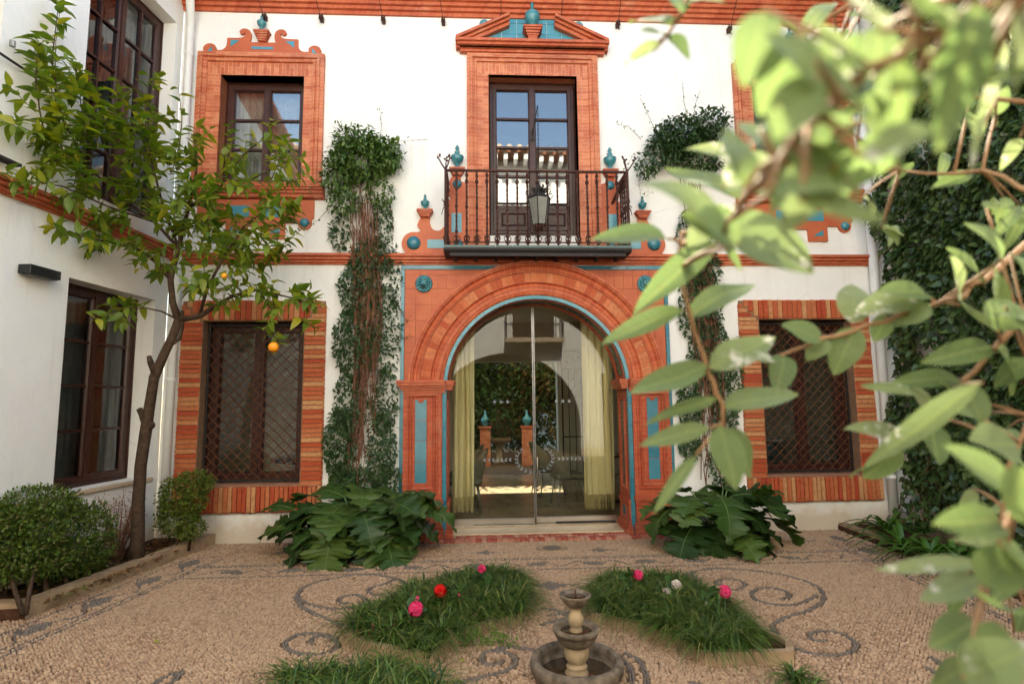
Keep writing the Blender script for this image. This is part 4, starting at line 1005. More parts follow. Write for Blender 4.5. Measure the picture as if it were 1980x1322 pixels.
for pts in ([(668, 1212), (625, 1192), (585, 1172), (574, 1152), (592, 1132), (640, 1118), (710, 1110), (765, 1118), (790, 1132), (778, 1143)],
            [(574, 1152), (600, 1168), (650, 1176), (692, 1172), (706, 1158), (688, 1149), (662, 1153), (655, 1162), (672, 1166)],
            [(765, 1118), (745, 1128), (720, 1134), (712, 1142), (728, 1150), (750, 1146)],
            [(650, 1232), (625, 1226), (585, 1224), (556, 1236), (552, 1250), (575, 1261), (620, 1263), (650, 1252), (648, 1236), (622, 1229), (600, 1236), (606, 1246)],
            [(1506, 1232), (1494, 1210), (1515, 1194), (1560, 1180), (1592, 1158), (1578, 1132), (1520, 1112), (1450, 1102), (1385, 1098), (1335, 1106), (1318, 1118), (1340, 1130)],
            [(1340, 1106), (1342, 1124), (1375, 1136), (1420, 1140), (1441, 1130), (1425, 1120), (1396, 1119), (1384, 1126), (1400, 1132)],
            [(1578, 1150), (1545, 1166), (1500, 1168), (1462, 1158), (1455, 1143), (1480, 1135), (1515, 1141), (1525, 1152), (1508, 1158)],
            [(1500, 1228), (1530, 1248), (1570, 1262), (1625, 1264), (1655, 1250), (1640, 1230), (1600, 1219), (1565, 1225), (1575, 1237), (1598, 1236)],
            [(880, 1318), (930, 1308), (975, 1296), (998, 1278), (985, 1263), (955, 1256), (933, 1264), (935, 1280), (958, 1283), (972, 1274)],
            [(1030, 1256), (1000, 1250), (960, 1252)], [(1210, 1262), (1235, 1275), (1248, 1300), (1252, 1340)], [(1196, 1268), (1218, 1290), (1222, 1320)],
            [(1340, 1318), (1372, 1335), (1400, 1360)], [(340, 1300), (310, 1312), (280, 1335)], [(352, 1296), (332, 1318), (310, 1340)],
            [(1790, 1290), (1830, 1310), (1850, 1340)], [(1800, 1270), (1850, 1300), (1880, 1330)],
            [(1050, 1176), (1080, 1180), (1100, 1190), (1070, 1200), (1050, 1206)], [(1060, 1190), (1085, 1186), (1112, 1180)]):
    mot_px("pebble_scroll", pts, 2)
yA, yB = g2(1240, 1073)[1], g2(1240, 1095)[1]
for y in (yA, yB, yA - .05): 
    mot("pebble_border_line", [(KL1[0] + .25 + .02 * (y - yA), y), (0, y), (3.35, y)], 1)
for off in (.10, .42, .47):
    d = (KL1 - KL0) / np.linalg.norm(KL1 - KL0); n_ = np.array([d[1], -d[0]])
    mot("pebble_border_line", [KL0 - d * 2.6 + n_ * off, KL0 + n_ * off, KL1 - d * .55 + n_ * off], 1)
    d = (KR0 - KR1) / np.linalg.norm(KR0 - KR1); n_ = np.array([-d[1], d[0]])
    mot("pebble_border_line", [KR1 + n_ * off, KR0 - d * .55 + n_ * off], 1)
blobs = []                                                             # filled dark shapes: (name, centre, rx, ry, kind, angle)
for px in (468, 575, 690, 800, 920, 1037, 1150, 1255, 1355, 1460, 1555):
    x = F(px, 1090, 0)[0]; p = g2(px, 1091); blobs.append(("pebble_oval", np.array([p[0], (yA + yB) / 2 - .03]), .10, .055, 0, 0.0))
for px, py in ((545, 1068), (940, 1068), (1160, 1063), (1370, 1057), (1545, 1046), (1065, 1131)): blobs.append(("pebble_diamond", g2(px, py), .20 if py < 1100 else .30, .10 if py < 1100 else .14, 1, 0.0))
dL = (KL1 - KL0) / np.linalg.norm(KL1 - KL0); nL = np.array([dL[1], -dL[0]]); dR = (KR0 - KR1) / np.linalg.norm(KR0 - KR1); nR = np.array([-dR[1], dR[0]])
for i in range(8): blobs.append(("pebble_oval", KL0 + dL * (-2.4 + i * .56) + nL * .25, .13, .07, 0, math.atan2(dL[1], dL[0])))
for i in range(9): blobs.append(("pebble_oval", KR1 + dR * (.3 + i * .56) + nR * .25, .13, .07, 0, math.atan2(dR[1], dR[0])))
# wave between the ovals
mot("pebble_wave", [(-3.4 + .175 * i, (yA + yB) / 2 - .03 + (.075 if i % 2 else -.075)) for i in range(38)], 1)
mot("pebble_wave", [KL0 + dL * (-2.4 + i * .28) + nL * (.25 + (.11 if i % 2 else -.11)) for i in range(16)], 1)
mot("pebble_wave", [KR1 + dR * (.2 + i * .28) + nR * (.25 + (.11 if i % 2 else -.11)) for i in range(17)], 1)
def pebble_mat(name, stops, rough=.75):
    k = N(name); c = k.ramp(k.irand(), [(i / (len(stops) - 1), s_) for i, s_ in enumerate(stops)])
    c = k.mix(k.ramp(k.noise(1.1, 5, .6), [(.35, (0, 0, 0)), (.75, (.55, .55, .55))]), c, tuple(.62 * v for v in stops[1]))
    c = k.mix(k.ramp(k.noise(.55, 3, .6), [(.4, (0, 0, 0)), (.7, (.35, .35, .35))]), c, tuple(min(1, 1.25 * v) for v in stops[2]))
    return k.fin(c, rough, .25)
PEB = pebble_mat("tan_pebble", [(.22, .135, .083), (.40, .265, .165), (.50, .35, .23), (.27, .155, .105), (.43, .285, .175)])
PEBD = pebble_mat("grey_pebble", [(.15, .122, .10), (.21, .17, .14), (.12, .10, .085), (.25, .195, .155)])
ring = [(math.cos(2 * PI * i / 6), math.sin(2 * PI * i / 6)) for i in range(6)]
PV = [(.5 * c, .5 * s_, -.5) for c, s_ in ring] + [(.46 * c, .46 * s_, .1) for c, s_ in ring] + [(.27 * c, .27 * s_, .42) for c, s_ in ring]
PF = [(i, (i + 1) % 6, (i + 1) % 6 + 6, i + 6) for i in range(6)] + [(i + 6, (i + 1) % 6 + 6, (i + 1) % 6 + 12, i + 12) for i in range(6)] + [(12, 13, 14, 15, 16, 17)]
def peb_mats(X, Y, A, L, W, H):
    n = len(X); c, s_ = np.cos(A), np.sin(A); m = np.zeros((n, 3, 4)); tx = rng.normal(0, .07, n)
    m[:, 0, 0] = c * L; m[:, 0, 1] = -s_ * W; m[:, 1, 0] = s_ * L; m[:, 1, 1] = c * W; m[:, 2, 2] = H; m[:, 2, 0] = tx * L
    m[:, 0, 3] = X; m[:, 1, 3] = Y; m[:, 2, 3] = rng.normal(-.004, .0012, n); return m
# distance of every field pebble from the motifs through a raster
RS = .008; rx0, ry0 = -6.0, -6.6; RWd, RHt = int(11.5 / RS), int(7.0 / RS); mask = np.zeros((RWd, RHt), bool)
def stamp(P, r):
    k = int(r / RS) + 1
    for dx in range(-k, k + 1):
        for dy in range(-k, k + 1):
            if dx * dx + dy * dy <= (r / RS) ** 2:
                ix = ((P[:, 0] - rx0) / RS).astype(int) + dx; iy = ((P[:, 1] - ry0) / RS).astype(int) + dy
                ok = (ix >= 0) & (iy >= 0) & (ix < RWd) & (iy < RHt); mask[ix[ok], iy[ok]] = True
def resample(P, d):
    L = np.concatenate([[0], np.cumsum(np.linalg.norm(np.diff(P, axis=0), axis=1))]); s_ = np.arange(0, L[-1], d)
    Q = np.stack([np.interp(s_, L, P[:, i]) for i in (0, 1)], 1); e = np.stack([np.interp(s_ + .004, L, P[:, i]) for i in (0, 1)], 1) - Q
    return Q, np.arctan2(e[:, 1], e[:, 0])
for name, P, rows in motifs:
    Q, A = resample(P, .0195); n = len(Q); allm = []
    for r in range(rows):
        off = (r - (rows - 1) / 2) * .016; X = Q[:, 0] - np.sin(A) * off + rng.normal(0, .002, n); Y = Q[:, 1] + np.cos(A) * off + rng.normal(0, .002, n)
        allm.append(peb_mats(X, Y, A + rng.normal(0, .15, n) + (.5 if rows > 1 and r else 0), rng.uniform(.020, .031, n), rng.uniform(.010, .016, n), rng.uniform(.018, .026, n)))
    t = MB(); t.scatter(PV, PF, np.concatenate(allm)); part(name, t, PEBD, ground, True, kind="stuff"); stamp(resample(P, .006)[0], .010 * rows + .004)
for name, c, rx_, ry_, kd, ang in blobs:
    U = np.arange(-rx_, rx_, .024); W_ = np.arange(-ry_, ry_, .017); u, w = np.meshgrid(U, W_); u = u.ravel() + rng.normal(0, .004, u.size); w = w.ravel() + rng.normal(0, .003, w.size)
    ins = ((u / rx_) ** 2 + (w / ry_) ** 2 < 1) if kd == 0 else (np.sqrt(np.abs(u / rx_)) + np.sqrt(np.abs(w / ry_)) < 1.12)
    u, w = u[ins], w[ins]; X = c[0] + u * math.cos(ang) - w * math.sin(ang); Y = c[1] + u * math.sin(ang) + w * math.cos(ang); n = len(X)
    if n < 3: continue
    t = MB(); t.scatter(PV, PF, peb_mats(X, Y, ang + rng.normal(0, .5, n), rng.uniform(.022, .032, n), rng.uniform(.014, .02, n), rng.uniform(.016, .024, n))); part(name, t, PEBD, ground, True, kind="stuff"); stamp(np.stack([X, Y], 1), .016)
# field pebbles: rows of long pebbles on edge, following a slowly turning direction
beds = []                                                              # filled below: polygons of planting beds
def in_poly(X, Y, poly):
    ins = np.zeros(len(X), bool); n = len(poly)
    for i in range(n):
        (x0, y0), (x1, y1) = poly[i], poly[(i + 1) % n]
        c = ((y0 > Y) != (y1 > Y)) & (X < (x1 - x0) * (Y - y0) / (y1 - y0 + 1e-12) + x0); ins ^= c
    return ins
FX, FY = -.125, -3.45                                                 # fountain axis
def bed_outline(m):
    """planting bed beside the fountain: quarter-ring plan with a concave inner side"""
    out = []
    if m < 0: px = [(655, 1248), (690, 1215), (745, 1190), (790, 1160), (850, 1135), (930, 1122), (1000, 1122), (1016, 1140), (1020, 1178), (1018, 1205), (960, 1222), (900, 1245), (845, 1275), (836, 1294), (780, 1290), (700, 1272)]
    else: px = [(1128, 1150), (1150, 1128), (1210, 1122), (1290, 1130), (1370, 1152), (1430, 1185), (1480, 1220), (1500, 1244), (1553, 1272), (1553, 1290), (1368, 1293), (1310, 1262), (1240, 1232), (1170, 1212), (1132, 1205)]
    return [tuple(g2(*p)) for p in px]
bedL, bedR = bed_outline(-1), bed_outline(1)
bedL, bedR = [[tuple(np.mean(b_, 0) + (np.array(p_) - np.mean(b_, 0)) * .94) for p_ in b_] for b_ in (bedL, bedR)]
bedF = [(-1.78, -3.50), (-1.05, -3.56), (-.85, -3.9), (-1.0, -4.5), (-1.95, -4.4)]
bedF2 = [(.72, -3.52), (1.35, -3.45), (1.6, -4.4), (.6, -4.4)]
bed_left = [tuple(KL1 + [-.02, .05]), tuple(KL0), (-5.3, -2.36), (-5.3, .05)]
bed_right = [tuple(KR0 + [0, .05]), tuple(KR1), (5, -5.2), (5, .05)]
for P in (bedL, bedR, bedF, bed_left, bed_right): beds.append(P)
sx, sy = .0295, .0160
X, Y = np.meshgrid(np.arange(-5.2, 4.6, sx), np.arange(-5.7, .02, sy)); X[1::2] += sx / 2; X = X.ravel(); Y = Y.ravel()
turn = .55 * np.sin(X * 1.3 + .7) * np.cos(Y * .9) + .35 * np.sin(X * .5 - Y * 1.1)
X = X + rng.normal(0, .0045, X.size); Y = Y + rng.normal(0, .003, X.size)
ix = np.clip(((X - rx0) / RS).astype(int), 0, RWd - 1); iy = np.clip(((Y - ry0) / RS).astype(int), 0, RHt - 1); ok = ~mask[ix, iy]
for P in beds: ok &= ~in_poly(X, Y, P)
ok &= (np.hypot(X - FX, Y - FY) > .24) & ~((np.abs(X) < 1.72) & (Y > -.12)) & ~((np.abs(X) < 1.4) & (Y > -.215))
# keep what the camera can see
vv = (np.stack([X, Y, np.zeros_like(X)], 1) - CAM) @ CROT; uu = vv[:, 0] / -vv[:, 2] * FPX; ww = vv[:, 1] / -vv[:, 2] * FPX
ok &= (vv[:, 2] < -.5) & (np.abs(uu) < 1150) & (ww > -780)
X, Y, turn = X[ok], Y[ok], turn[ok]; n = len(X)
t = MB(); t.scatter(PV, PF, peb_mats(X, Y, turn + rng.normal(0, .35, n), rng.uniform(.021, .035, n), rng.uniform(.0115, .0185, n), rng.uniform(.018, .027, n))); part("pebbles", t, PEB, ground, True, kind="stuff")
print("pebbles", n)
# drain cover near the step
p = g2(1067, 1061); t = MB(); t.box(p[0] - .17, p[0] + .17, p[1] - .09, p[1] + .09, -.01, .012); dc = part("drain_cover", t, STONE, ground)
t = MB(); t.lathe([(.001, 0), (.10, 0), (.10, .004), (.001, .004)], (p[0], p[1], .0125), 20); part("drain_lid", t, simple("worn_iron", (.20, .15, .11), None, .8), dc)
# ================================================================= KERBS AND BEDS
def kerb_run(name, pts, w, h, lab, closed=False, seg=.55, z0=-.02):
    k_ = thing(name, (pts[0][0], pts[0][1], 0), lab, "kerb"); P = [np.array(p, float) for p in pts]
    if closed: P.append(P[0])
    for a, b in zip(P[:-1], P[1:]):
        L = np.linalg.norm(b - a); n = max(1, round(L / seg)); d = (b - a) / L; nn = np.array([-d[1], d[0]])
        for i in range(n):
            s0, s1 = a + d * (L * i / n + .003), a + d * (L * (i + 1) / n - .003); j = random.uniform(-.004, .004)
            t = MB(); t.prism_z([tuple(s0 - nn * 0), tuple(s1 - nn * 0), tuple(s1 + nn * w), tuple(s0 + nn * w)], z0, h + j); part("kerb_stone", t, STONE, k_)
    return k_
kerb_run("bed_kerb", [KL0 + [-1.2, -.05], KL0, KL1], .11, .125, "stone kerb of the bed under the orange tree and hedge")
kerb_run("bed_kerb", [KR1, KR0], -.10, .09, "stone kerb of the bed with strap leaved plants by the ivy")
def soil_bed(name, poly, z, lab=None):
    t = MB(); n = len(poly); t.prism_z(poly, -.03, z); return struct(name, t, SOIL)
soil_bed("soil", bed_left, .085); soil_bed("soil", bed_right, .06)
def ring_bed(poly, lab, w=.05):
    P = np.array(poly); c = P.mean(0); k_ = thing("flowerbed_kerb", (c[0], c[1], 0), lab, "kerb", "stone edged flowerbeds around the fountain")
    n = len(P); inn = P + (c - P) / np.linalg.norm(c - P, axis=1)[:, None] * w
    for i in range(n):
        j = (i + 1) % n; t = MB(); t.prism_z([tuple(P[i]), tuple(P[j]), tuple(inn[j]), tuple(inn[i])], -.02, .075); part("kerb_stone", t, STONE, k_)
    soil_bed("soil", [tuple(p) for p in inn], .05)
ring_bed(bedL, "stone kerb of the flowerbed with red and pink geraniums"); ring_bed(bedR, "stone kerb of the flowerbed with white geraniums"); ring_bed(bedF, "stone kerb of the grass bed cut by the bottom picture edge")
0 and ring_bed(bedF2, "stone kerb of the small grass tuft bed right of the fountain")
# raised collars where the climbers and acanthus are planted
soil_bed("soil", [(-2.55, -.62), (-1.8, -.62), (-1.8, -.02), (-2.55, -.02)], .06); soil_bed("soil", [(1.8, -.62), (2.55, -.62), (2.55, -.02), (1.8, -.02)], .06)
kerb_run("bed_kerb", [(1.74, -.68), (2.62, -.68)], .06, .07, "low stone kerb under the acanthus nearer the ivy wall")
kerb_run("bed_kerb", [(-2.62, -.68), (-1.74, -.68)], .06, .07, "low stone kerb under the acanthus nearer the orange tree")
# ================================================================= FOUNTAIN
fo = thing("fountain", (FX, FY, 0), "small three tiered stone fountain between the flowerbeds", "fountain")
FST = simple("fountain_stone", (.24, .185, .13), (.06, .047, .034), .85, .25, 14, .7, 50); FSTL = simple("pale_fountain_stone", (.44, .33, .205), (.19, .135, .085), .8, .25, 7, .4, 50)
WATER = N("dark_water"); WATER.bump(WATER.noise(14, 3), .08, .01); WATER = WATER.fin((.045, .026, .012), .06, .5)
sc_ = lambda n, amp: (lambda a, z: amp * math.cos(n * a))
def fpart(nm, prof, m, wob=None, n=40): t = MB(); t.lathe(prof, (FX, FY, 0), n, wob); return part(nm, t, m, fo, True)
fpart("basin", [(.24, -.02), (.26, .01), (.274, .05), (.277, .075), (.271, .093), (.258, .102), (.238, .103), (.226, .093), (.223, .06), (.215, .0), (.001, -.004)], FST)
fpart("basin_water", [(.001, .016), (.216, .016), (.2165, .014)], WATER)
fpart("lower_stem", [(.066, -.01), (.070, .02), (.060, .035), (.054, .045), (.064, .055), (.058, .062), (.047, .07), (.052, .08), (.066, .10), (.072, .13), (.073, .155), (.068, .17), (.055, .18)], FSTL, lambda a, z: .025 * math.cos(12 * a) if .09 < z < .16 else 0)
fpart("middle_bowl", [(.05, .165), (.075, .172), (.106, .195), (.122, .228), (.127, .243), (.134, .246), (.138, .26), (.134, .272), (.12, .275), (.10, .267), (.09, .245), (.04, .235), (.001, .234)], FST, lambda a, z: .03 * abs(math.cos(9 * a)) - .02 if z < .24 else 0, 72)
fpart("middle_water", [(.001, .253), (.098, .253), (.099, .252)], WATER)
fpart("upper_stem", [(.036, .235), (.04, .255), (.034, .27), (.03, .28), (.044, .288), (.046, .325), (.043, .338), (.034, .355), (.03, .37), (.034, .385), (.045, .395)], FSTL)
fpart("shell_bowl", [(.03, .385), (.05, .393), (.075, .422), (.09, .45), (.094, .46), (.088, .462), (.07, .45), (.04, .438), (.001, .435)], FST, lambda a, z: .055 * abs(math.cos(7 * a)) - .02 if z > .40 else 0, 84)
fpart("shell_water", [(.001, .447), (.066, .447), (.067, .446)], WATER)
t = MB(); t.tube([(FX, FY, .43), (FX, FY, .488)], .005, 6); part("spout", t, IRON, fo)
# ================================================================= PLANTS
def leaf_tpl(L=1.0, W=.45, nseg=5, fold=.18, droop=.25, tip=1.0, base=.6):
    """leaf along +x, face up +z, folded on its midrib, drooping towards the tip"""
    V = []; Fc = []
    for i in range(nseg + 1):
        t = i / nseg; w = W / 2 * (math.sin(PI * min(1.0, t ** base)) ** .8 if 0 < i < nseg else .0) * tip
        z = -droop * t * t * L; x = t * L
        V += [(x, -w, z + fold * w * 2), (x, 0, z), (x, w, z + fold * w * 2)]
    for i in range(nseg):
        for k_ in (0, 1): Fc.append((i * 3 + k_, (i + 1) * 3 + k_, (i + 1) * 3 + k_ + 1, i * 3 + k_ + 1))
    Fc[0] = (1, 3, 4); Fc[1] = (1, 4, 5); Fc[-2] = (len(V) - 6, len(V) - 2, len(V) - 5); Fc[-1] = (len(V) - 5, len(V) - 2, len(V) - 4)
    return np.array(V), Fc
def frames(P, D, Up, S):
    """(N,3,4) matrices: x axis along D, z axis towards Up"""
    D = D / np.linalg.norm(D, axis=1)[:, None]; Y = np.cross(Up, D); nY = np.linalg.norm(Y, axis=1)[:, None]; Y = Y / np.where(nY < 1e-6, 1, nY); Z = np.cross(D, Y)
    m = np.zeros((len(P), 3, 4)); S = np.asarray(S, float)[:, None]
    m[:, :, 0] = D * S; m[:, :, 1] = Y * S; m[:, :, 2] = Z * S; m[:, :, 3] = P; return m
def rv(n, s_=1.0): return rng.normal(0, s_, (n, 3))
LEAF5 = leaf_tpl(); LEAF2 = leaf_tpl(nseg=3, W=.5, fold=.12, droop=.15)

# ---------------- orange tree
ot = thing("orange_tree", tuple(G(262, 1085, .085)), "slender orange tree with bent trunk in the bed against the left wing", "tree")
tb = G(262, 1085, .085); TY = tb[1]
def tp(px, py, dy=0.0):
    k_ = (px - 933) / 1080; lim = (3.72 + 6.92 * k_) / (.105 - k_) + random.uniform(-.25, 0)      # stay in front of the wing wall
    return F(px, py, min(TY + dy, lim) if px < 255 else TY + dy)
trk = MB()
trk.tube([tp(262, 1092), tp(266, 1040), tp(268, 970), tp(272, 900), tp(281, 840), tp(290, 780), tp(298, 730), tp(315, 690), tp(334, 650), tp(345, 618)], [.078, .062, .055, .054, .056, .050, .049, .045, .042, .040], 12)
trk.tube([tp(281, 815), tp(274, 798), tp(269, 790)], [.04, .032, .028], 8); trk.tube([tp(300, 725, -.02), tp(291, 700, -.04), tp(288, 688, -.04)], [.03, .03, .02], 8); trk.sphere(tp(291, 822), .045, 8, 6)
trk.tube([tp(332, 665), tp(348, 655), tp(353, 630), tp(352, 600)], [.02, .017, .017, .016], 8)
part("trunk", trk, BARK, ot, True)
lmb = MB()
limbs = [[(345, 618, 0, .04), (334, 585, 0, .034), (330, 540, .05, .030), (345, 480, .1, .024), (365, 400, .15, .018), (380, 330, .2, .012), (375, 260, .2, .006)],
         [(345, 618, 0, .034), (385, 612, -.05, .027), (420, 590, -.1, .022), (450, 572, -.15, .017), (500, 560, -.2, .012), (560, 575, -.25, .008), (600, 590, -.28, .004)],
         [(330, 540, .05, .024), (300, 505, 0, .020), (262, 478, -.1, .014), (215, 470, -.2, .010), (150, 455, -.25, .006)],
         [(345, 480, .1, .02), (300, 430, .0, .016), (230, 380, -.1, .013), (170, 320, -.15, .010), (120, 230, -.2, .008), (100, 120, -.2, .006), (112, 20, -.2, .003)],
         [(300, 430, 0, .012), (210, 400, -.25, .009), (120, 360, -.35, .006), (40, 350, -.4, .003)],
         [(365, 400, .15, .016), (420, 370, .1, .013), (480, 350, .05, .009), (560, 310, 0, .005)],
         [(385, 612, -.05, .018), (400, 560, -.15, .016), (430, 500, -.2, .012), (470, 440, -.25, .008), (520, 400, -.25, .005)],
         [(345, 480, .1, .015), (310, 380, .05, .012), (290, 300, .0, .010), (280, 220, 0, .007), (300, 150, 0, .004)],
         [(345, 618, 0, .012), (312, 602, -.08, .009), (280, 595, -.14, .007), (225, 598, -.2, .004)],
         [(230, 380, -.1, .011), (200, 280, -.25, .008), (165, 180, -.3, .006), (150, 150, -.3, .003)],
         [(120, 230, -.2, .007), (80, 230, -.3, .006), (68, 160, -.3, .004), (75, 90, -.3, .002)],
         [(420, 370, .1, .010), (470, 300, 0, .008), (520, 260, -.05, .004)],
         [(170, 320, -.15, .008), (90, 270, -.3, .006), (30, 240, -.4, .003)],
         [(500, 560, -.2, .006), (525, 600, -.25, .004), (530, 655, -.26, .003)]]
LP = []
for L_ in limbs:
    pts = [tp(a, b, c) for a, b, c, r in L_]; lmb.tube(pts, [r for *_, r in L_], 7); LP.append(np.array(pts))
part("limbs", lmb, BARK, ot, True)
# twigs carry the leaves
twig = MB(); LPp, LD, LU, LS = [], [], [], []
def sprig(p, d, L, n, s0=.15, up=.35):
    d = d / np.linalg.norm(d); pts = [p + d * L * t + np.array([0, 0, up * L * .25 * t * t]) + (rng.normal(0, .006, 3) if t else 0) for t in np.linspace(0, 1, 5)]
    twig.tube(pts, [.004, .0035, .003, .0025, .0015], 4); a0 = random.uniform(0, 6)
    for i in range(n):
        t = (i + .6) / n; k_ = min(3, int(t * 4)); q = pts[k_] + (pts[k_ + 1] - pts[k_]) * (t * 4 - k_)
        ax = pts[k_ + 1] - pts[k_]; ax /= np.linalg.norm(ax); a = a0 + i * 2.4
        u = np.cross(ax, [.3, .5, .8]); u /= np.linalg.norm(u); w = np.cross(ax, u)
        side = u * math.cos(a) + w * math.sin(a); dd = side * .85 + ax * .45 + np.array([0, 0, -.12]) + rng.normal(0, .18, 3)
        LPp.append(q); LD.append(dd); LU.append(np.array([0, 0, 1.0]) + ax * .4 + rng.normal(0, .25, 3)); LS.append(s0 * random.uniform(.65, 1.15) * (1 - .35 * max(0, t - .6)))
def region(cx_, cy_, rx_, ry_, n, dy, nl=11, upb=.5, L=(.18, .34)):
    for _ in range(n):
        a = random.uniform(0, 2 * PI); r = math.sqrt(random.random()); px, py = cx_ + rx_ * r * math.cos(a), cy_ + ry_ * r * math.sin(a)
        p = tp(px, py, dy + random.uniform(-.28, .28)); d = rng.normal(0, .55, 3) + [(px - 330) / 420, -.1, upb]; sprig(p, d, random.uniform(*L), nl)
region(330, 400, 160, 75, 31, .0); region(450, 430, 115, 80, 22, -.1); region(230, 380, 115, 75, 14, -.1); region(170, 310, 80, 80, 8, -.15, upb=.8); region(380, 500, 120, 45, 12, -.1, upb=.2)
region(190, 465, 70, 25, 4, -.2, upb=.0); region(440, 560, 75, 32, 6, -.15, upb=.2); region(330, 330, 95, 55, 11, .1, upb=.8); region(280, 240, 45, 70, 7, .0, upb=1.2); region(530, 330, 45, 55, 5, -.05, upb=.8)
region(125, 250, 50, 80, 8, -.2, 11, 1.1); region(85, 310, 60, 45, 4, -.3, 11, .6); region(60, 250, 30, 40, 2, -.3, 10, .8); region(215, 260, 40, 60, 4, -.1, 11, 1.1); region(560, 595, 45, 22, 3, -.25, 10, .0); region(450, 520, 80, 40, 7, -.2, 11, .1)
region(555, 580, 40, 18, 2, -.25, upb=.0); region(520, 450, 70, 50, 7, -.15); region(100, 350, 55, 40, 3, -.3, upb=.2); region(410, 330, 65, 55, 5, .1, upb=.9); region(240, 600, 25, 8, 2, -.18, 8, upb=.0, L=(.15, .25))
for P in LP:                                                    # leaves along the outer limbs
    m = len(P)
    for i in range(m // 2, m - 1):
        for t in np.linspace(0, 1, 4): sprig(P[i] + (P[i + 1] - P[i]) * t, (P[i + 1] - P[i]) * .8 / np.linalg.norm(P[i + 1] - P[i]) + rng.normal(0, .4, 3), random.uniform(.07, .16), 5, .15)
for pts, n in (([(118, 5), (108, 80), (106, 160), (110, 230), (122, 300)], 34), ([(66, 75), (70, 140), (76, 210), (90, 280)], 26), ([(160, 130), (155, 190), (165, 260)], 16), ([(190, 170), (185, 230), (190, 290)], 14), ([(290, 140), (280, 200), (285, 260)], 10), ([(345, 165), (352, 230), (345, 300)], 10), ([(230, 150), (222, 220), (215, 270)], 10), ([(560, 270), (540, 310), (520, 360)], 9)):
    Q = [tp(a, b, -.2 if a < 250 else 0) for a, b in pts][::-1]; twig.tube(Q, list(np.linspace(.008, .002, len(Q))), 5)
    for i in range(n):
        t = (i + .5) / n * (len(Q) - 1); k_ = int(t); q = Q[k_] + (Q[k_ + 1] - Q[k_]) * (t - k_); a = i * 2.4; LPp.append(q); LD.append(np.array([math.cos(a), math.sin(a), random.uniform(-.1, .55)])); LU.append(np.array([0, 0, 1.0]) + rng.normal(0, .2, 3)); LS.append(random.uniform(.13, .19))
part("twigs", twig, simple("green_twig", (.12, .11, .03), (.07, .05, .02), .8), ot, kind="stuff")
ORL = leafmat("orange_tree_leaf", [(.15, .225, .024), (.21, .285, .032), (.075, .145, .02), (.175, .25, .028), (.10, .175, .02), (.29, .32, .028), (.44, .40, .035)], .45, .40, .45, (1.5, 1.55, .45))
t = MB(); t.scatter(*LEAF5, frames(np.array(LPp), np.array(LD), np.array(LU), LS)); part("crown", t, ORL, ot, True); print("orange leaves", len(LS))
ORA = N("orange_peel"); ORA.bump(ORA.noise(160, 2), .35, .003); ORA = ORA.fin(ORA.ramp(ORA.noise(12, 3), [(.3, (.80, .24, .012)), (.7, (.86, .33, .02))]), .4, .4)
for px, py, r in ((529, 671, .050), (434, 533, .028)):
    t = MB(); t.sphere(tp(px, py, -.42), r, 16, 12); part("orange", t, ORA, ot, True)

# ---------------- clipped hedges in the left bed
def shrub(name, lab, base, ells, stems, nleaf, size, mat_, grp=None, seed=1, tpl=LEAF2, shell=.55):
    t = thing(name, tuple(base), lab, "shrub", grp); P, D, U, S = [], [], [], []
    tot = sum(e[1][0] * e[1][2] for e in ells)
    for (c, r) in ells:
        n = int(nleaf * r[0] * r[2] / tot); q = rv(n); q /= np.linalg.norm(q, axis=1)[:, None]; rad = rng.uniform(shell, 1.0, n) ** .6
        lump = 1 + .10 * np.sin(q[:, 0] * 7 + c[0] * 9) * np.cos(q[:, 2] * 8 + c[1] * 5) + rng.normal(0, .035, n)
        P.append(np.array(c) + q * rad[:, None] * lump[:, None] * np.array(r)); D.append(q * .8 + rv(n, .55) + [0, 0, .35]); U.append(q * .6 + [0, 0, .8] + rv(n, .4)); S.append(rng.uniform(.6, 1.2, n) * size)
    f = MB(); f.scatter(*tpl, frames(np.concatenate(P), np.concatenate(D), np.concatenate(U), np.concatenate(S))); part("crown", f, mat_, t, True)
    for s_ in stems: k_ = MB(); k_.tube(*s_, 7); part("trunk", k_, BARK, t, True)
    return t
HEDGE = leafmat("hedge_leaf", [(.05, .105, .014), (.09, .155, .018), (.13, .185, .024), (.035, .075, .012), (.15, .12, .04), (.095, .16, .018)], .25, .5, .3)
def LBs(px, py, z=.085): return G(px, py, z)
hb = LBs(45, 1178); c1 = np.array([hb[0] - .02, hb[1] + .05, 0])
stems1 = []
for (px, py, tx, ty) in ((45, 1180, 15, 1085), (50, 1180, 68, 1100), (90, 1150, 100, 1090), (130, 1135, 125, 1085), (170, 1125, 175, 1070), (182, 1105, 200, 1050), (10, 1150, 0, 1080)):
    b = LBs(px, py); e = F(tx, ty, b[1] + .16); mid = (b + e) / 2 + np.array([random.uniform(-.03, .03), 0, 0]); stems1.append(([b - [0, 0, .03], mid, e, e + [.02, 0, .15]], [.020, .016, .012, .008]))
ce = lambda px, py, y: F(px, py, y)
e1 = [(ce(35, 1045, -2.08), (.32, .34, .34)), (ce(100, 1040, -1.75), (.34, .36, .36)), (ce(165, 1045, -1.5), (.22, .30, .34)), (ce(-40, 1045, -2.1), (.34, .34, .34)), (ce(70, 975, -1.8), (.32, .30, .16)), (ce(60, 1080, -2.02), (.30, .26, .16)), (ce(135, 1075, -1.65), (.24, .24, .16))]
shrub("clipped_hedge", "dense clipped green hedge at the front of the bed by the left wing", c1 + [0, 0, .085], e1, stems1, 21000, .034, HEDGE, "shrubs in the left bed")
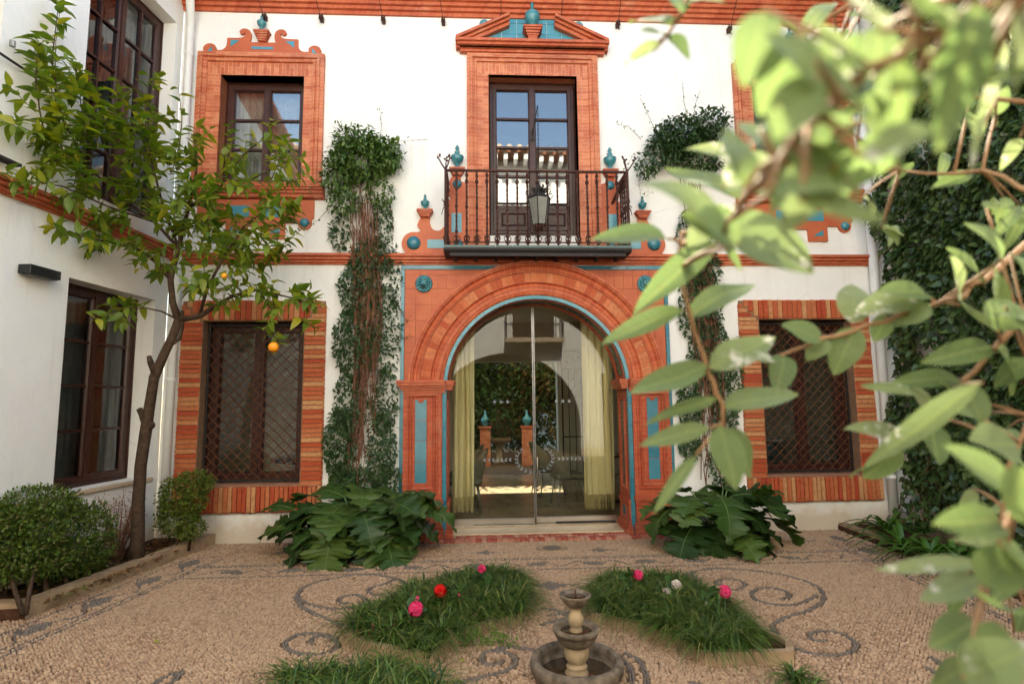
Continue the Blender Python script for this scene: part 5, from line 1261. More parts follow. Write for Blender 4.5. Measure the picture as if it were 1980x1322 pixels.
b2 = LBs(360, 1060); e2 = [(ce(355, 960, b2[1]), (.26, .24, .22)), (ce(345, 1000, b2[1]), (.22, .22, .20)), (ce(375, 935, b2[1]), (.20, .2, .14)), (ce(370, 1020, b2[1]), (.14, .16, .12))]
st2 = [([LBs(340, 1062) - [0, 0, .03], F(345, 1030, b2[1]), F(350, 980, b2[1])], [.016, .013, .008]), ([LBs(365, 1058) - [0, 0, .03], F(372, 1020, b2[1]), F(370, 960, b2[1])], [.016, .013, .008])]
shrub("bushy_shrub", "green bushy shrub in the back corner of the bed beside the brick window", b2, e2, st2, 5200, .036, leafmat("bushy_leaf", [(.09, .155, .018), (.13, .19, .02), (.055, .105, .014), (.18, .20, .03), (.18, .11, .04)], .28, .5, .3), "shrubs in the left bed")
b3 = LBs(228, 1075); ds = thing("dry_shrub", tuple(b3), "withered bare brown shrub between the hedge and the orange tree", "shrub", "shrubs in the left bed"); t = MB(); P = []
for i in range(26):
    a = random.uniform(-1.1, 1.1); e = F(228 + 45 * math.sin(a) + random.uniform(-8, 8), random.uniform(945, 1030), b3[1] + random.uniform(-.15, .15)); mid = (b3 + e) / 2 + rng.normal(0, .04, 3); t.tube([b3 - [0, 0, .03], mid, e], [.008, .005, .002], 4)
    for j in range(7): q = mid + (e - mid) * random.random(); z = q + rng.normal(0, .06, 3) + [0, 0, .04]; t.tube([q, z], [.002, .001], 3); P.append(z)
part("stems", t, simple("dry_stem", (.24, .11, .06), (.15, .065, .04), .9), ds, kind="stuff"); P = np.array(P); f = MB(); P = np.repeat(P, 4, 0) + rng.normal(0, .02, (len(P) * 4, 3)); f.scatter(*LEAF2, frames(P, rv(len(P)), rv(len(P)) + [0, 0, 1], rng.uniform(.014, .026, len(P)))); part("crown", f, leafmat("dry_leaf", [(.30, .13, .06), (.20, .085, .045), (.36, .19, .09)], .2, .8, .1), ds, True)
# dry leaves on the soil of the bed
n = 900; a = rng.random(n); b = rng.random(n); P0 = np.stack([-4.55 + .55 * a + .15 * b, -2.2 + 2.1 * b, np.full(n, .095)], 1); f = MB(); f.scatter(*LEAF2, frames(P0, rv(n) * [1, 1, .2], rv(n, .4) + [0, 0, 1], rng.uniform(.03, .075, n)))
lt = part("leaf_litter", f, leafmat("litter_leaf", [(.16, .075, .035), (.10, .05, .025), (.22, .12, .05), (.07, .10, .03)], .1, .8, .1), None, True, kind="stuff", label="fallen dry leaves on the soil under the orange tree", cat="leaves")

# ---------------- wall climbers
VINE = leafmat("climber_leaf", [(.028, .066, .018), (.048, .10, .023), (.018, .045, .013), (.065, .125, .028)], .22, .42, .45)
VINE2 = leafmat("climber_leaf_bright", [(.07, .135, .024), (.10, .18, .03), (.04, .085, .018), (.14, .22, .04)], .30, .42, .45)  # brighter green leaf colour for top foliage and shoots
def climber(lab, sgn, base_px, path_px, clumps, top, shoots):
    b = G(*base_px, .06); t = thing("wall_climber", (b[0], -.12, .05), lab, "climber", "climbers beside the doorway")
    st = MB(); path = [F(px, py, -.10) for px, py in path_px]
    for i in range(60):
        off = random.uniform(-1, 1); s0 = random.random() * .5; s1 = min(1, s0 + random.uniform(.3, .7)); pts = []
        for u in np.linspace(s0, s1, 9):
            k_ = u * (len(path) - 1); q = int(min(k_, len(path) - 2)); p = path[q] + (path[q + 1] - path[q]) * (k_ - q); pts.append(p + np.array([off * .16 + random.uniform(-.035, .035), random.uniform(-.04, .06), random.uniform(-.03, .03)]))
        st.tube(pts, random.uniform(.003, .009), 4)
    part("stems", st, STEM, t, kind="stuff")
    ms = MB(); ms.tube([np.array([b[0] + (-.28 if sgn < 0 else .2), -.12, .02])] + [p + [(-.22 if sgn < 0 else .2) * (1 - i / 3), .02, 0] for i, p in enumerate(path[:4])], [.035, .03, .026, .02, .015][:1 + len(path[:4])], 8); part("main_stem", ms, BARK, t, True)
    P, D, U, S = [], [], [], []
    for (cx_, cy_, rx_, ry_, n, dep) in clumps:
        n = int(n * 1.2)
        a = rng.uniform(0, 2 * PI, n); r = np.sqrt(rng.random(n)); c = F(cx_, cy_, 0); sx_ = rx_ / 163 * (1 if True else 1); sz_ = ry_ / 152
        prof_ = np.sqrt(np.clip(1 - r * r, 0, 1)); P.append(np.stack([c[0] + sx_ * r * np.cos(a), -.03 - dep * prof_ * rng.uniform(.25, 1.0, n), c[2] + sz_ * r * np.sin(a)], 1)); 
        D.append(rv(n, .6) + [0, -.5, -.35]); U.append(rv(n, .35) + [0, -.7, .6]); S.append(rng.uniform(.038, .07, n))
    f = MB(); f.scatter(*LEAF5, frames(np.concatenate(P), np.concatenate(D), np.concatenate(U), np.concatenate(S))); part("foliage", f, VINE, t, True)
    P, D, U, S = [], [], [], []
    for (cx_, cy_, rx_, ry_, n, dep) in top:
        q = rv(n); q /= np.linalg.norm(q, axis=1)[:, None]; c = F(cx_, cy_, -.16); r = rng.uniform(.55, 1.05, n); P.append(c + q * r[:, None] * np.array([rx_ / 163, dep, ry_ / 152])); D.append(q * .5 + rv(n, .5) + [0, -.3, -.3]); U.append(q * .5 + [0, -.4, .8] + rv(n, .3)); S.append(rng.uniform(.045, .085, n))
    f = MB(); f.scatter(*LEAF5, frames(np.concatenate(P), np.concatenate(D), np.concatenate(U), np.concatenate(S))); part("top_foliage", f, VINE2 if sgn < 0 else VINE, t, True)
    sh = MB(); P = []
    for pts in shoots:
        Q = [F(px, py, -.08 - .04 * i) for i, (px, py) in enumerate(pts)]; sh.tube(Q, [.004] + [.0025] * (len(Q) - 1), 4)
        for q0, q1 in zip(Q[:-1], Q[1:]):
            for u in np.linspace(0, 1, 7): P.append(q0 + (q1 - q0) * u + rng.normal(0, .012, 3))
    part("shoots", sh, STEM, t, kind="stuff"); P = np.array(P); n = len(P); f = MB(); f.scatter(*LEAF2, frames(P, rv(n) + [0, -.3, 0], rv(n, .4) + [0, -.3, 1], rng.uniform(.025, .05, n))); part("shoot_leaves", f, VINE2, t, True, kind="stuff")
climber("leafy climber with bare reddish stems on the wall between brick window and doorway", -1, (690, 1050), [(690, 960), (700, 850), (705, 720), (712, 600), (705, 480), (700, 380), (700, 320)],
        [(660, 860, 32, 70, 620, .14), (740, 860, 30, 70, 420, .12), (680, 780, 36, 60, 360, .12), (745, 770, 26, 60, 260, .10), (690, 660, 45, 70, 760, .14), (745, 640, 34, 90, 440, .12), (700, 560, 45, 60, 620, .14), (720, 500, 45, 40, 420, .14), (660, 450, 22, 40, 150, .08), (740, 430, 22, 50, 180, .08), (690, 930, 50, 30, 380, .14), (755, 930, 25, 35, 160, .1), (665, 930, 25, 40, 200, .12), (765, 540, 14, 60, 90, .06)],
        [(700, 305, 66, 45, 1500, .24), (655, 335, 34, 45, 500, .2), (745, 300, 38, 35, 520, .2), (690, 270, 50, 24, 420, .2), (665, 390, 36, 24, 220, .16), (735, 370, 30, 30, 160, .15)],
        [[(740, 280), (780, 272), (828, 270)], [(735, 270), (738, 240), (733, 205)], [(765, 290), (775, 320), (770, 335)], [(640, 300), (620, 340), (600, 370), (560, 350)], [(640, 400), (615, 425), (590, 440), (575, 450)], [(755, 400), (760, 440), (758, 480)], [(775, 600), (785, 620), (792, 615)], [(770, 650), (788, 655), (795, 650)], [(660, 250), (655, 240), (652, 232)]])
climber("leafy climber on the wall partly behind the foreground branch", 1, (1390, 1040), [(1385, 960), (1380, 850), (1372, 720), (1360, 600), (1350, 480), (1335, 380), (1330, 320)],
        [(1330, 780, 26, 60, 420, .12), (1395, 800, 30, 70, 420, .12), (1370, 690, 48, 70, 640, .14), (1350, 600, 48, 70, 640, .14), (1350, 520, 45, 50, 480, .14), (1340, 450, 40, 50, 340, .14), (1385, 900, 22, 60, 200, .1), (1330, 850, 24, 40, 240, .12), (1420, 740, 14, 60, 140, .1)],
        [(1320, 265, 62, 38, 1300, .26), (1285, 285, 40, 40, 460, .22), (1375, 240, 40, 30, 420, .22), (1350, 300, 60, 40, 700, .22), (1250, 320, 22, 30, 140, .14)],
        [[(1270, 260), (1250, 215), (1238, 190)], [(1330, 230), (1322, 195), (1320, 160)], [(1260, 290), (1225, 300), (1205, 330), (1215, 360)], [(1250, 320), (1235, 350), (1240, 385), (1262, 370)], [(1240, 270), (1215, 245), (1190, 240)], [(1340, 230), (1345, 200), (1352, 180)], [(1425, 650), (1440, 660), (1450, 655)]])

# fallen leaves on the paving
n = 34; P0 = np.stack([rng.uniform(-3.6, 3.3, n), rng.uniform(-4.2, -.4, n), np.full(n, .022)], 1); P0[0] = [*G(575, 1222)[:2], .03]; f = MB(); f.scatter(*LEAF2, frames(P0, rv(n) * [1, 1, .15], rv(n, .3) + [0, 0, 1], rng.uniform(.03, .065, n)))
part("fallen_leaves", f, leafmat("fallen_leaf", [(.30, .28, .05), (.16, .08, .035), (.24, .14, .05), (.12, .06, .03)], .15, .7, .2), None, True, kind="stuff", label="scattered fallen leaves on the pebble paving", cat="leaves")
# ---------------- ivy on the right wall
IV = np.array([(0, 0, 0), (.30, -.42, .02), (.52, -.22, 0), (.62, -.30, .02), (1.0, 0, -.10), (.62, .30, .02), (.52, .22, 0), (.30, .42, .02), (-.08, -.22, .03), (-.08, .22, .03)])
IVF = [(0, 8, 1, 2), (0, 2, 3, 4), (0, 4, 5, 6), (0, 6, 7, 9)]
IVYL = leafmat("ivy_leaf", [(.024, .056, .016), (.042, .09, .022), (.065, .125, .03), (.016, .038, .011), (.10, .165, .04), (.034, .075, .02)], .15, .38, .5)
ivy = thing("ivy", wpt(TR, 1.5, -.1, .06), "dense dark ivy covering the right side wall", "ivy")
P, D, U, S = [], [], [], []
n = 34000; X = rng.uniform(.12, 4.2, n); Z = rng.uniform(.10, 7.3, n)
edge = .12 + .22 * np.abs(np.sin(Z * 2.3)) + .35 * np.clip(Z - 3.7, 0, 2) * .5; keep = X > edge
gap = (np.sin(X * 3.1 + 1) * np.cos(Z * 2.7) + .6 * np.sin(X * 7 + Z * 5) < -1.05) | ((Z < .55) & (rng.random(n) < .35 + .35 * (np.sin(X * 6) > 0)))
keep &= ~(gap & (rng.random(n) < .9)); X, Z = X[keep], Z[keep]; n = len(X)
lump = .10 + .16 * (.5 + .5 * np.sin(X * 4.1 + Z * 1.7)) * (.5 + .5 * np.cos(Z * 3.3 - X))
Yl = -lump * rng.uniform(.55, 1.05, n) - .02; f = MB(TR)
f.scatter(IV, IVF, frames(np.stack([X, Yl, Z], 1), rv(n, .45) + [0, -.25, -.75], rv(n, .28) + [0, -.85, .45], rng.uniform(.05, .105, n))); part("foliage", f, IVYL, ivy, True)
st = MB(TR)
for i in range(34):
    x = random.uniform(.4, 3.6); pts = [(x + rng.normal(0, .05) + j * random.uniform(-.06, .06), -.05 - .06 * random.random(), .02 + j * random.uniform(.28, .4)) for j in range(7)]; st.tube(pts, random.uniform(.006, .016), 5)
part("stems", st, STEM, ivy, kind="stuff")
for i, (px, py, L, r) in enumerate([(1800, 1030, .34, .07), (1835, 1022, .42, .065), (1880, 1020, .30, .05)]):
    p = G(px, 1075 if py > 950 else 1060, .06); t = MB(); b = np.array([p[0], p[1] + .25, .05 if py > 950 else .45]); t.tube([b, b + [L * .3, .02, .1], b + [L * .6, .03, .10], b + [L, .0, .16]] if py > 950 else [b, b + [.03, 0, .12], b + [.0, .0, L]], [r, r * 1.1, r * .8, r * .5][:4 if py > 950 else 3], 9); part("old_trunk", t, BARK, ivy, True)

# ---------------- strap-leaved plants in the right bed
STRAP = leafmat("strap_leaf", [(.040, .115, .014), (.06, .15, .018), (.03, .085, .012)], .25, .35, .5)
def strap_plant(px, py, lab, n=26, L0=.58):
    b = G(px, py, .06); t = thing("strap_leaf_plant", tuple(b), lab, "plant", "strap leaved plants along the ivy bed")
    for i in range(n):
        a = i * 2.4 + random.uniform(-.3, .3); L = L0 * random.uniform(.65, 1.15); rise = random.uniform(.5, 1.25); V = []; m = 8; w0 = .026 * random.uniform(.8, 1.2)
        for j in range(m + 1):
            u = j / m; r = L * (u * .85) * (1 if rise < 1 else .75); z = L * rise * (u - .85 * u * u * (1.5 - .5 * rise)); w = w0 * (1 - u ** 3) * min(1, .5 + u * 3); cx_, sx_ = math.cos(a), math.sin(a)
            for q in (-1, 0, 1): V.append((b[0] + r * cx_ - q * w * sx_, b[1] + r * sx_ + q * w * cx_, b[2] + z + (.004 if q else -.004)))
        Fc = [(j * 3 + q, j * 3 + q + 1, j * 3 + q + 4, j * 3 + q + 3) for j in range(m) for q in (0, 1)]
        l = MB(); l.add(V, Fc); part("leaf", l, STRAP, t, True)
for px, py, lab in ((1716, 1030, "strap leaved plant at the drainpipe end of the ivy bed"), (1748, 1062, "strap leaved plant second from the drainpipe in the ivy bed"), (1800, 1085, "strap leaved plant third from the drainpipe in the ivy bed"), (1848, 1105, "strap leaved plant fourth from the drainpipe in the ivy bed"), (1890, 1100, "strap leaved plant close under the ivy, fifth from the drainpipe"), (1955, 1130, "strap leaved plant at the right picture edge")):
    strap_plant(px, py, lab)

# ---------------- acanthus with big cut leaves, each leaf a piece
def acanthus_mesh(seed):
    r = random.Random(seed); V = []; Fc = []; m = 60; L, W0 = 1.0, 1.02; ph = r.uniform(0, .2)
    for i in range(m + 1):
        t = i / m; env = math.sin(PI * min(1, (t * .93 + .07) ** .85)) ** .7 * (1.0 if t < .97 else .5)
        lobe = abs(math.sin(PI * (t * 4.3 + ph))); cut = .36 + .64 * lobe ** .7; teeth = 1 - .22 * (i % 4 == 0) - .08 * (i % 2)
        w = W0 / 2 * env * cut * teeth + .004; x = t * L; back = .17 * lobe * env
        zc_ = .20 * math.sin(t * 2.0) - (.34 + .05 * seed) * t * t
        for q in (-1, -.5, 0, .5, 1):
            wv = .035 * math.sin(t * 13.5 + seed + (0 if q < 0 else .6)) * abs(q)
            V.append((x + back * abs(q) * .9, q * w, zc_ + .16 * abs(q) * w * 2 * .5 + wv - .05 * (abs(q) == 1) * env))
    for i in range(m):
        for q in range(4): Fc.append((i * 5 + q, (i + 1) * 5 + q, (i + 1) * 5 + q + 1, i * 5 + q + 1))
    t_ = MB(); t_.add(V, Fc); rib = [(V[i * 5 + 2][0], 0, V[i * 5 + 2][2] + .002) for i in range(0, m + 1, 4)]
    return t_, rib
ACL = leafmat("acanthus_leaf", [(.026, .066, .012), (.042, .092, .016), (.020, .052, .011), (.062, .118, .02), (.085, .13, .02)], .18, .45, .35, obj=True)
ACR = simple("acanthus_rib", (.16, .24, .07), (.10, .17, .05), .5)
acm = []
for s_ in range(5):
    t_, rib = acanthus_mesh(s_); me = t_.mesh("leaf", np.zeros(3), True); me.materials.append(ACL); r_ = MB(); r_.tube(rib, [.009 * (1 - i / len(rib) * .8) for i in range(len(rib))], 5); rm = r_.mesh("midrib", np.zeros(3), True); rm.materials.append(ACR); acm.append((me, rm))
def acanthus(px, py, lab, spread, leaves, n_rand):
    b = G(px, py, .06); t = thing("acanthus_plant", tuple(b), lab, "plant", "acanthus plants by the doorway")
    st = MB()
    allv = list(leaves)
    for i in range(n_rand): a = i * 2.399 if i % 3 == 0 else random.uniform(-PI - .3, .3); allv.append((a, random.uniform(.08, .50), random.uniform(.15, .58), random.uniform(.42, .62), random.uniform(-.55, .25)))
    for (a, r, z, L, tilt) in allv:
        p = b + np.array([r * math.cos(a) * spread, r * math.sin(a) * .62, z]); me, rm = random.choice(acm)
        L *= random.uniform(.72, 1.0); rot = (random.uniform(-.4, .4), -tilt + random.uniform(-.15, .2), a + random.uniform(-.35, .35))
        o = inst("leaf", me, p, t, rot, (L, L, L)); c = bpy.data.objects.new("midrib", rm); COL.objects.link(c); c.parent = o
        st.tube([b + [0, 0, -.02], (b + p) / 2 + [0, 0, .06], p], [.012, .010, .008], 5)
    part("stalks", st, ACR, t, True, kind="stuff")
fixed = [(-1.2, .28, .10, .46, -.50), (-1.75, .30, .06, .50, -.55), (-2.35, .38, .10, .46, -.5), (-.7, .40, .12, .46, -.4), (-2.9, .52, .14, .46, -.2), (3.1, .58, .30, .44, .0), (-.15, .50, .26, .46, -.05), (.1, .42, .40, .44, -.1), (-1.5, .18, .34, .48, -.35), (-2.1, .22, .36, .46, -.3), (-.9, .22, .34, .46, -.3), (-2.7, .32, .34, .44, -.1), (-.35, .30, .38, .44, -.2), (2.9, .40, .42, .40, .1), (1.57, .1, .42, .42, .2), (-1.3, .05, .46, .42, -.1), (-1.15, .36, .16, .56, -.75), (-1.9, .36, .18, .56, -.75), (-1.0, .45, .04, .44, -.6), (-2.0, .48, .03, .42, -.65)]
acanthus(692, 1060, "large acanthus with glossy cut leaves at the foot of the climber left of the doorway", 1.2, [(a, r, z + .12, L * 1.15, ti) for a, r, z, L, ti in fixed], 34)
acanthus(1392, 1046, "acanthus with glossy cut leaves at the foot of the climber right of the doorway", 1.05, [(a, r * .85, z * .9 + .08, L * 1.0, ti) for a, r, z, L, ti in fixed], 26)

# ---------------- grass borders of the fountain beds
GRASS = leafmat("border_grass", [(.020, .052, .008), (.040, .095, .012), (.12, .21, .03), (.016, .042, .008), (.05, .11, .014), (.26, .23, .07)], .12, .45, .35)
def blade_tpl(bend):
    V = []; m = 5
    for j in range(m + 1):
        u = j / m; x = bend * u * u * .9; z = u - bend * .62 * u * u * u; w = .023 * (1 - u ** 2) + .001
        V += [(x, -w, z), (x, w, z)]
    return np.array(V), [(j * 2, j * 2 + 1, j * 2 + 3, j * 2 + 2) for j in range(m)]
BL = [blade_tpl(b_) for b_ in (.7, 1.2, 1.6)]
def grass(poly, lab, n, h, zb_=.045, per=40):
    """tufts of arching blades"""
    P = np.array(poly); lo, hi = P.min(0), P.max(0); nt = n // per; X = rng.uniform(lo[0], hi[0], nt * 4); Y = rng.uniform(lo[1], hi[1], nt * 4)
    ok = in_poly(X, Y, poly); X, Y = X[ok][:nt], Y[ok][:nt]; nt = len(X); cc_ = P.mean(0); dd_ = np.hypot(X - cc_[0], (Y - cc_[1]) * 1.4); th = rng.uniform(.7, 1.2, nt) * h * (1.15 - .35 * dd_ / (dd_.max() + 1e-6))
    X = np.repeat(X, per) + rng.normal(0, .012, nt * per); Y = np.repeat(Y, per) + rng.normal(0, .012, nt * per); n = len(X); S = np.repeat(th, per) * rng.uniform(.55, 1.1, n); ang = rng.uniform(0, 2 * PI, n); t = MB(); which = rng.choice(3, n, p=[.25, .4, .35])
    for q in range(3):
        i = which == q; a = ang[i]; m = np.zeros((i.sum(), 3, 4)); s_ = S[i]; tw = rng.normal(0, .3, i.sum()); wd = rng.uniform(.16, .26, i.sum())
        m[:, 0, 0] = np.cos(a) * s_; m[:, 0, 1] = -np.sin(a + tw) * wd; m[:, 1, 0] = np.sin(a) * s_; m[:, 1, 1] = np.cos(a + tw) * wd; m[:, 2, 2] = s_; m[:, 0, 3] = X[i]; m[:, 1, 3] = Y[i]; m[:, 2, 3] = zb_; t.scatter(*BL[q], m)
    return part("border_grass", t, GRASS, None, True, label=lab, cat="grass", kind="stuff")
shr = lambda b_, q: [tuple(np.mean(b_, 0) + (np.array(p_) - np.mean(b_, 0)) * q) for p_ in b_]
grass(shr(bedL, .98), "arching dark border grass filling the bed with red and pink geraniums", 9000, .27); grass(shr([(min(p_[0], 1.10), p_[1]) for p_ in bedR], .92), "arching dark border grass filling the bed with white geraniums", 9500, .27); grass(bedF, "border grass cut by the bottom picture edge left of the fountain", 5200, .29)
tf = [tuple(g2(*p)) for p in ((1430, 1330), (1560, 1330), (1580, 1380), (1420, 1380))]; grass(tf, "loose grass tuft at the bottom picture edge right of the fountain", 200, .20)
# ---------------- geraniums
GERL = leafmat("geranium_leaf", [(.028, .075, .016), (.045, .105, .020), (.02, .055, .012)], .2, .5, .3)
rl_ = [(math.cos(2 * PI * i / 12) * (1 + .08 * (i % 2)), math.sin(2 * PI * i / 12) * (1 + .08 * (i % 2)), .16 + .04 * (i % 2)) for i in range(12)]; GV = np.array([(0, 0, 0)] + rl_) * .5; GF = [(0, i + 1, (i + 1) % 12 + 1) for i in range(12)]
PTV = np.array([(0, 0, 0), (.5, -.42, .06), (.95, -.30, .02), (1.05, 0, 0), (.95, .30, .02), (.5, .42, .06)]); PTF = [(0, 1, 2, 3), (0, 3, 4, 5)]
def petalmat(nm, c, c2): return leafmat(nm, [c, c2, c], .3, .6, .2, (1.1, 1.0, 1.0))
PINK, RED, WHT = petalmat("pink_petal", (.80, .035, .16), (.88, .10, .28)), petalmat("red_petal", (.72, .012, .012), (.62, .008, .010)), petalmat("white_petal", (.80, .74, .68), (.72, .62, .56))
def geranium(lab, heads, leaf_n=22, leaf_r=.10):
    b = np.array(heads[0][0]); base = np.array([np.mean([h[0][0] for h in heads]), np.mean([h[0][1] for h in heads]) + .03, .05]); t = thing("geranium", tuple(base), lab, "flower", "geraniums in the fountain beds")
    for (p, r, m_) in heads:
        r *= 1.22; p = np.array(p) + [0, -.03, .012]; s_ = MB(); s_.tube([base + rng.normal(0, .02, 3) * [1, 1, 0], (base + p) / 2 + [.01, 0, .03], p], [.005, .004, .003], 5); part("stem", s_, simple("geranium_stem", (.10, .16, .05), None, .7) if "geranium_stem" not in bpy.data.materials else bpy.data.materials["geranium_stem"], t)
        n = int(38 if r > .03 else 16); q = rv(n) + [0, -.1, .25]; q /= np.linalg.norm(q, axis=1)[:, None]; pp_ = np.repeat(p + q * r * .62, 5, 0); k5 = np.tile(np.arange(5) * 2 * PI / 5, n); Q = np.repeat(q, 5, 0); a_ = np.cross(Q, [.3, .2, .9]); a_ /= np.linalg.norm(a_, axis=1)[:, None]; b_ = np.cross(Q, a_)
        D_ = a_ * np.cos(k5)[:, None] + b_ * np.sin(k5)[:, None] + Q * .35; f = MB(); f.scatter(PTV, PTF, frames(pp_, D_, Q, np.full(len(pp_), r * .48))); part("flower_head", f, m_, t)
    n = leaf_n; a_ = rng.uniform(0, 2 * PI, n); rr = leaf_r * np.sqrt(rng.random(n)); P = np.stack([base[0] + rr * np.cos(a_), base[1] + rr * np.sin(a_) * .9, .13 + .11 * (1 - rr / leaf_r) + rng.normal(0, .02, n)], 1)
    f = MB(); f.scatter(GV, GF, frames(P, rv(n, .8) * [1, 1, .3], rv(n, .4) + [np.zeros(3) + [0, -.3, 1]][0], rng.uniform(.045, .075, n))); part("foliage", f, GERL, t, True)
FB = lambda px, py, y: F(px, py, y - .16)
def yof(px, py): return G(px, py, .10)[1]
geranium("pink geranium in full round bloom at the outer end of the grass bed", [(FB(805, 1177, -2.72), .046, PINK), (FB(808, 1156, -2.70), .012, PINK)])
geranium("bright red geranium behind the pink one in the grass bed", [(FB(852, 1142, -2.45), .042, RED), (FB(888, 1150, -2.45), .010, PINK)])
geranium("leafy geranium with a barely open pink head at the back of the grass bed", [(FB(932, 1100, -2.05), .03, PINK)], 34, .13)
geranium("pink geranium at the back corner of the bed nearer the ivy", [(FB(1232, 1112, -2.15), .036, PINK), (FB(1221, 1102, -2.12), .012, simple("withered_head", (.22, .12, .05), None, .9))], 30, .12)
geranium("white geranium with two heads in the middle of the grass bed", [(FB(1305, 1131, -2.35), .036, WHT), (FB(1287, 1147, -2.4), .036, WHT)])
geranium("pink geranium beside the small pale bud in the grass bed", [(FB(1398, 1144, -2.6), .042, PINK), (FB(1364, 1168, -2.65), .017, WHT)], 30, .12)

# feathery bright plant and withered leaves in the bed
def filler(name, lab, cat, pxs, y, n, size, mat_):
    c = np.mean([F(a, b, y) for a, b in pxs], 0); t = thing(name, (c[0], c[1], .05), lab, cat); st = MB(); P = []
    for a, b in pxs:
        e = F(a, b, y + random.uniform(-.05, .05)); b0 = np.array([c[0] + (e[0] - c[0]) * .5, c[1] + .05, .05]); st.tube([b0, (b0 + e) / 2 + [0, 0, .02], e], [.003, .002, .001], 4)
        for k_ in range(n): u = random.uniform(.35, 1.05); P.append(b0 + (e - b0) * u + rng.normal(0, .018, 3))
    part("stems", st, simple("thin_stem", (.12, .16, .05), None, .8) if "thin_stem" not in bpy.data.materials else bpy.data.materials["thin_stem"], t, kind="stuff"); P = np.array(P); m = len(P); f = MB(); f.scatter(*LEAF2, frames(P, rv(m), rv(m, .4) + [0, -.3, 1], rng.uniform(.5, 1.1, m) * size)); part("foliage", f, mat_, t, True)
filler("feathery_plant", "feathery bright green plant at the front edge of the grass bed left of the fountain", "plant", [(880 + 13 * i, 1235 + 16 * math.sin(i * 1.7)) for i in range(10)], -3.02, 34, .026, leafmat("feathery_leaf", [(.10, .21, .02), (.14, .27, .03), (.07, .15, .018)], .35, .5, .3))
filler("withered_plant", "withered reddish plant at the outer end of the grass bed left of the fountain", "plant", [(690 + 14 * i, 1225 + 14 * math.sin(i * 2.3)) for i in range(6)], -3.0, 12, .03, leafmat("withered_leaf", [(.22, .05, .025), (.16, .07, .03), (.28, .12, .05)], .2, .7, .2))
# ================================================================= INSIDE THE ROOM
CURT = N("cream_curtain"); CURT.bump(CURT.noise(220, 2), .15, .002); CURT = CURT.fin(CURT.ramp(CURT.noise(3, 4), [(.3, (.76, .64, .38)), (.7, (.84, .72, .46))]), .85, .1)
FRG = simple("curtain_fringe", (.62, .50, .27), (.46, .36, .19), .9, .1, 30)
def curtain(x0, x1, lab, ztop):
    t = thing("curtain", ((x0 + x1) / 2, .70, .16), lab, "curtain", "fringed curtains behind the glass door"); n = 90; nf = 4.2
    def yx(i, z): u = i / n; return x0 + (x1 - x0) * u + .012 * math.sin(u * 31 + z), .70 + .045 * math.sin(u * nf * 2 * PI + .25 * math.sin(z * 1.7)) * (.75 + .25 * math.cos(u * 9))
    zs_ = np.linspace(.37, ztop, 12); V = [(*yx(i, z), z) for z in zs_ for i in range(n + 1)]
    c = MB(); c.add(V, [(r * (n + 1) + i, r * (n + 1) + i + 1, (r + 1) * (n + 1) + i + 1, (r + 1) * (n + 1) + i) for r in range(11) for i in range(n)]); part("cloth", c, CURT, t, True)
    f = MB()
    for i in range(0, n):
        x, y = yx(i + .5, .37); lo = .17 + .02 * random.random() + .012 * math.sin(i * .7); f.tube([(x, y, .375), (x + random.uniform(-.004, .004), y, (lo + .37) / 2), (x + random.uniform(-.006, .006), y, lo)], [.0035, .0030, .0022], 4)
    for zz in (.345, .315, .285):
        for i in range(0, n, 3): x, y = yx(i + (1.5 if zz == .315 else 0), .37); f.sphere((x, y - .003, zz), .0075, 5, 4)
    part("fringe", f, FRG, t, kind="stuff")
curtain(-1.09, -.80, "narrow cream curtain with knotted fringe behind the glass nearer the orange tree", 2.75); curtain(.68, 1.10, "wide cream curtain with knotted fringe behind the glass nearer the ivy", 2.75)
UPH = simple("grey_green_upholstery", (.20, .19, .145), (.14, .13, .10), .8, .2, 20); LEGM = simple("chair_leg_metal", (.42, .40, .36), (.33, .31, .27), .35, .5, metal=.9)
def chair(x, y, ang, lab):
    z0 = .06; t = thing("chair", (x, y, z0), lab, "chair", "upholstered chairs in the room"); T_ = np.eye(4); c, s_ = math.cos(ang), math.sin(ang); T_[:2, :2] = [[c, -s_], [s_, c]]; T_[:3, 3] = (x, y, z0)
    m = MB(T_); m.add(*(lambda V, Fc: (np.array(V) + [0, 0, .44], Fc))(*chamfer_box(.46, .46, .09, .03))); part("seat", m, UPH, t)
    m = MB(T_); V = []; nu, nv = 14, 10
    for s2 in (0, 1):
        for j in range(nv + 1):
            v = j / nv
            for i in range(nu + 1):
                u = -1 + 2 * i / nu; a = u * 1.35; R_ = .25 - s2 * .035; h = .44 + v * (.42 * math.cos(u * 1.2) ** .8 + .04)
                V.append((-R_ * math.cos(a) * 1.0 - v * .10 * math.cos(a) + .02, R_ * math.sin(a) * 1.02, h))
    Q = (nu + 1) * (nv + 1); Fc = [(s2 * Q + j * (nu + 1) + i, s2 * Q + j * (nu + 1) + i + 1, s2 * Q + (j + 1) * (nu + 1) + i + 1, s2 * Q + (j + 1) * (nu + 1) + i) for s2 in (0, 1) for j in range(nv) for i in range(nu)]
    Fc += [(nv * (nu + 1) + i, nv * (nu + 1) + i + 1, Q + nv * (nu + 1) + i + 1, Q + nv * (nu + 1) + i) for i in range(nu)]; m.add(V, Fc); part("backrest", m, UPH, t, True)
    for sx in (-1, 1):
        for sy in (-1, 1): m = MB(T_); m.tube([(sx * .16, sy * .16, .41), (sx * .22, sy * .20, 0)], [.014, .009], 8); part("leg", m, LEGM, t, True)
p = F(925, 985, 1.25); chair(-.92, 1.30, PI, "grey upholstered chair seen from behind just inside the glass, nearer the door"); chair(-.98, 2.15, PI - .1, "grey upholstered chair behind the nearest one beside the narrow curtain")
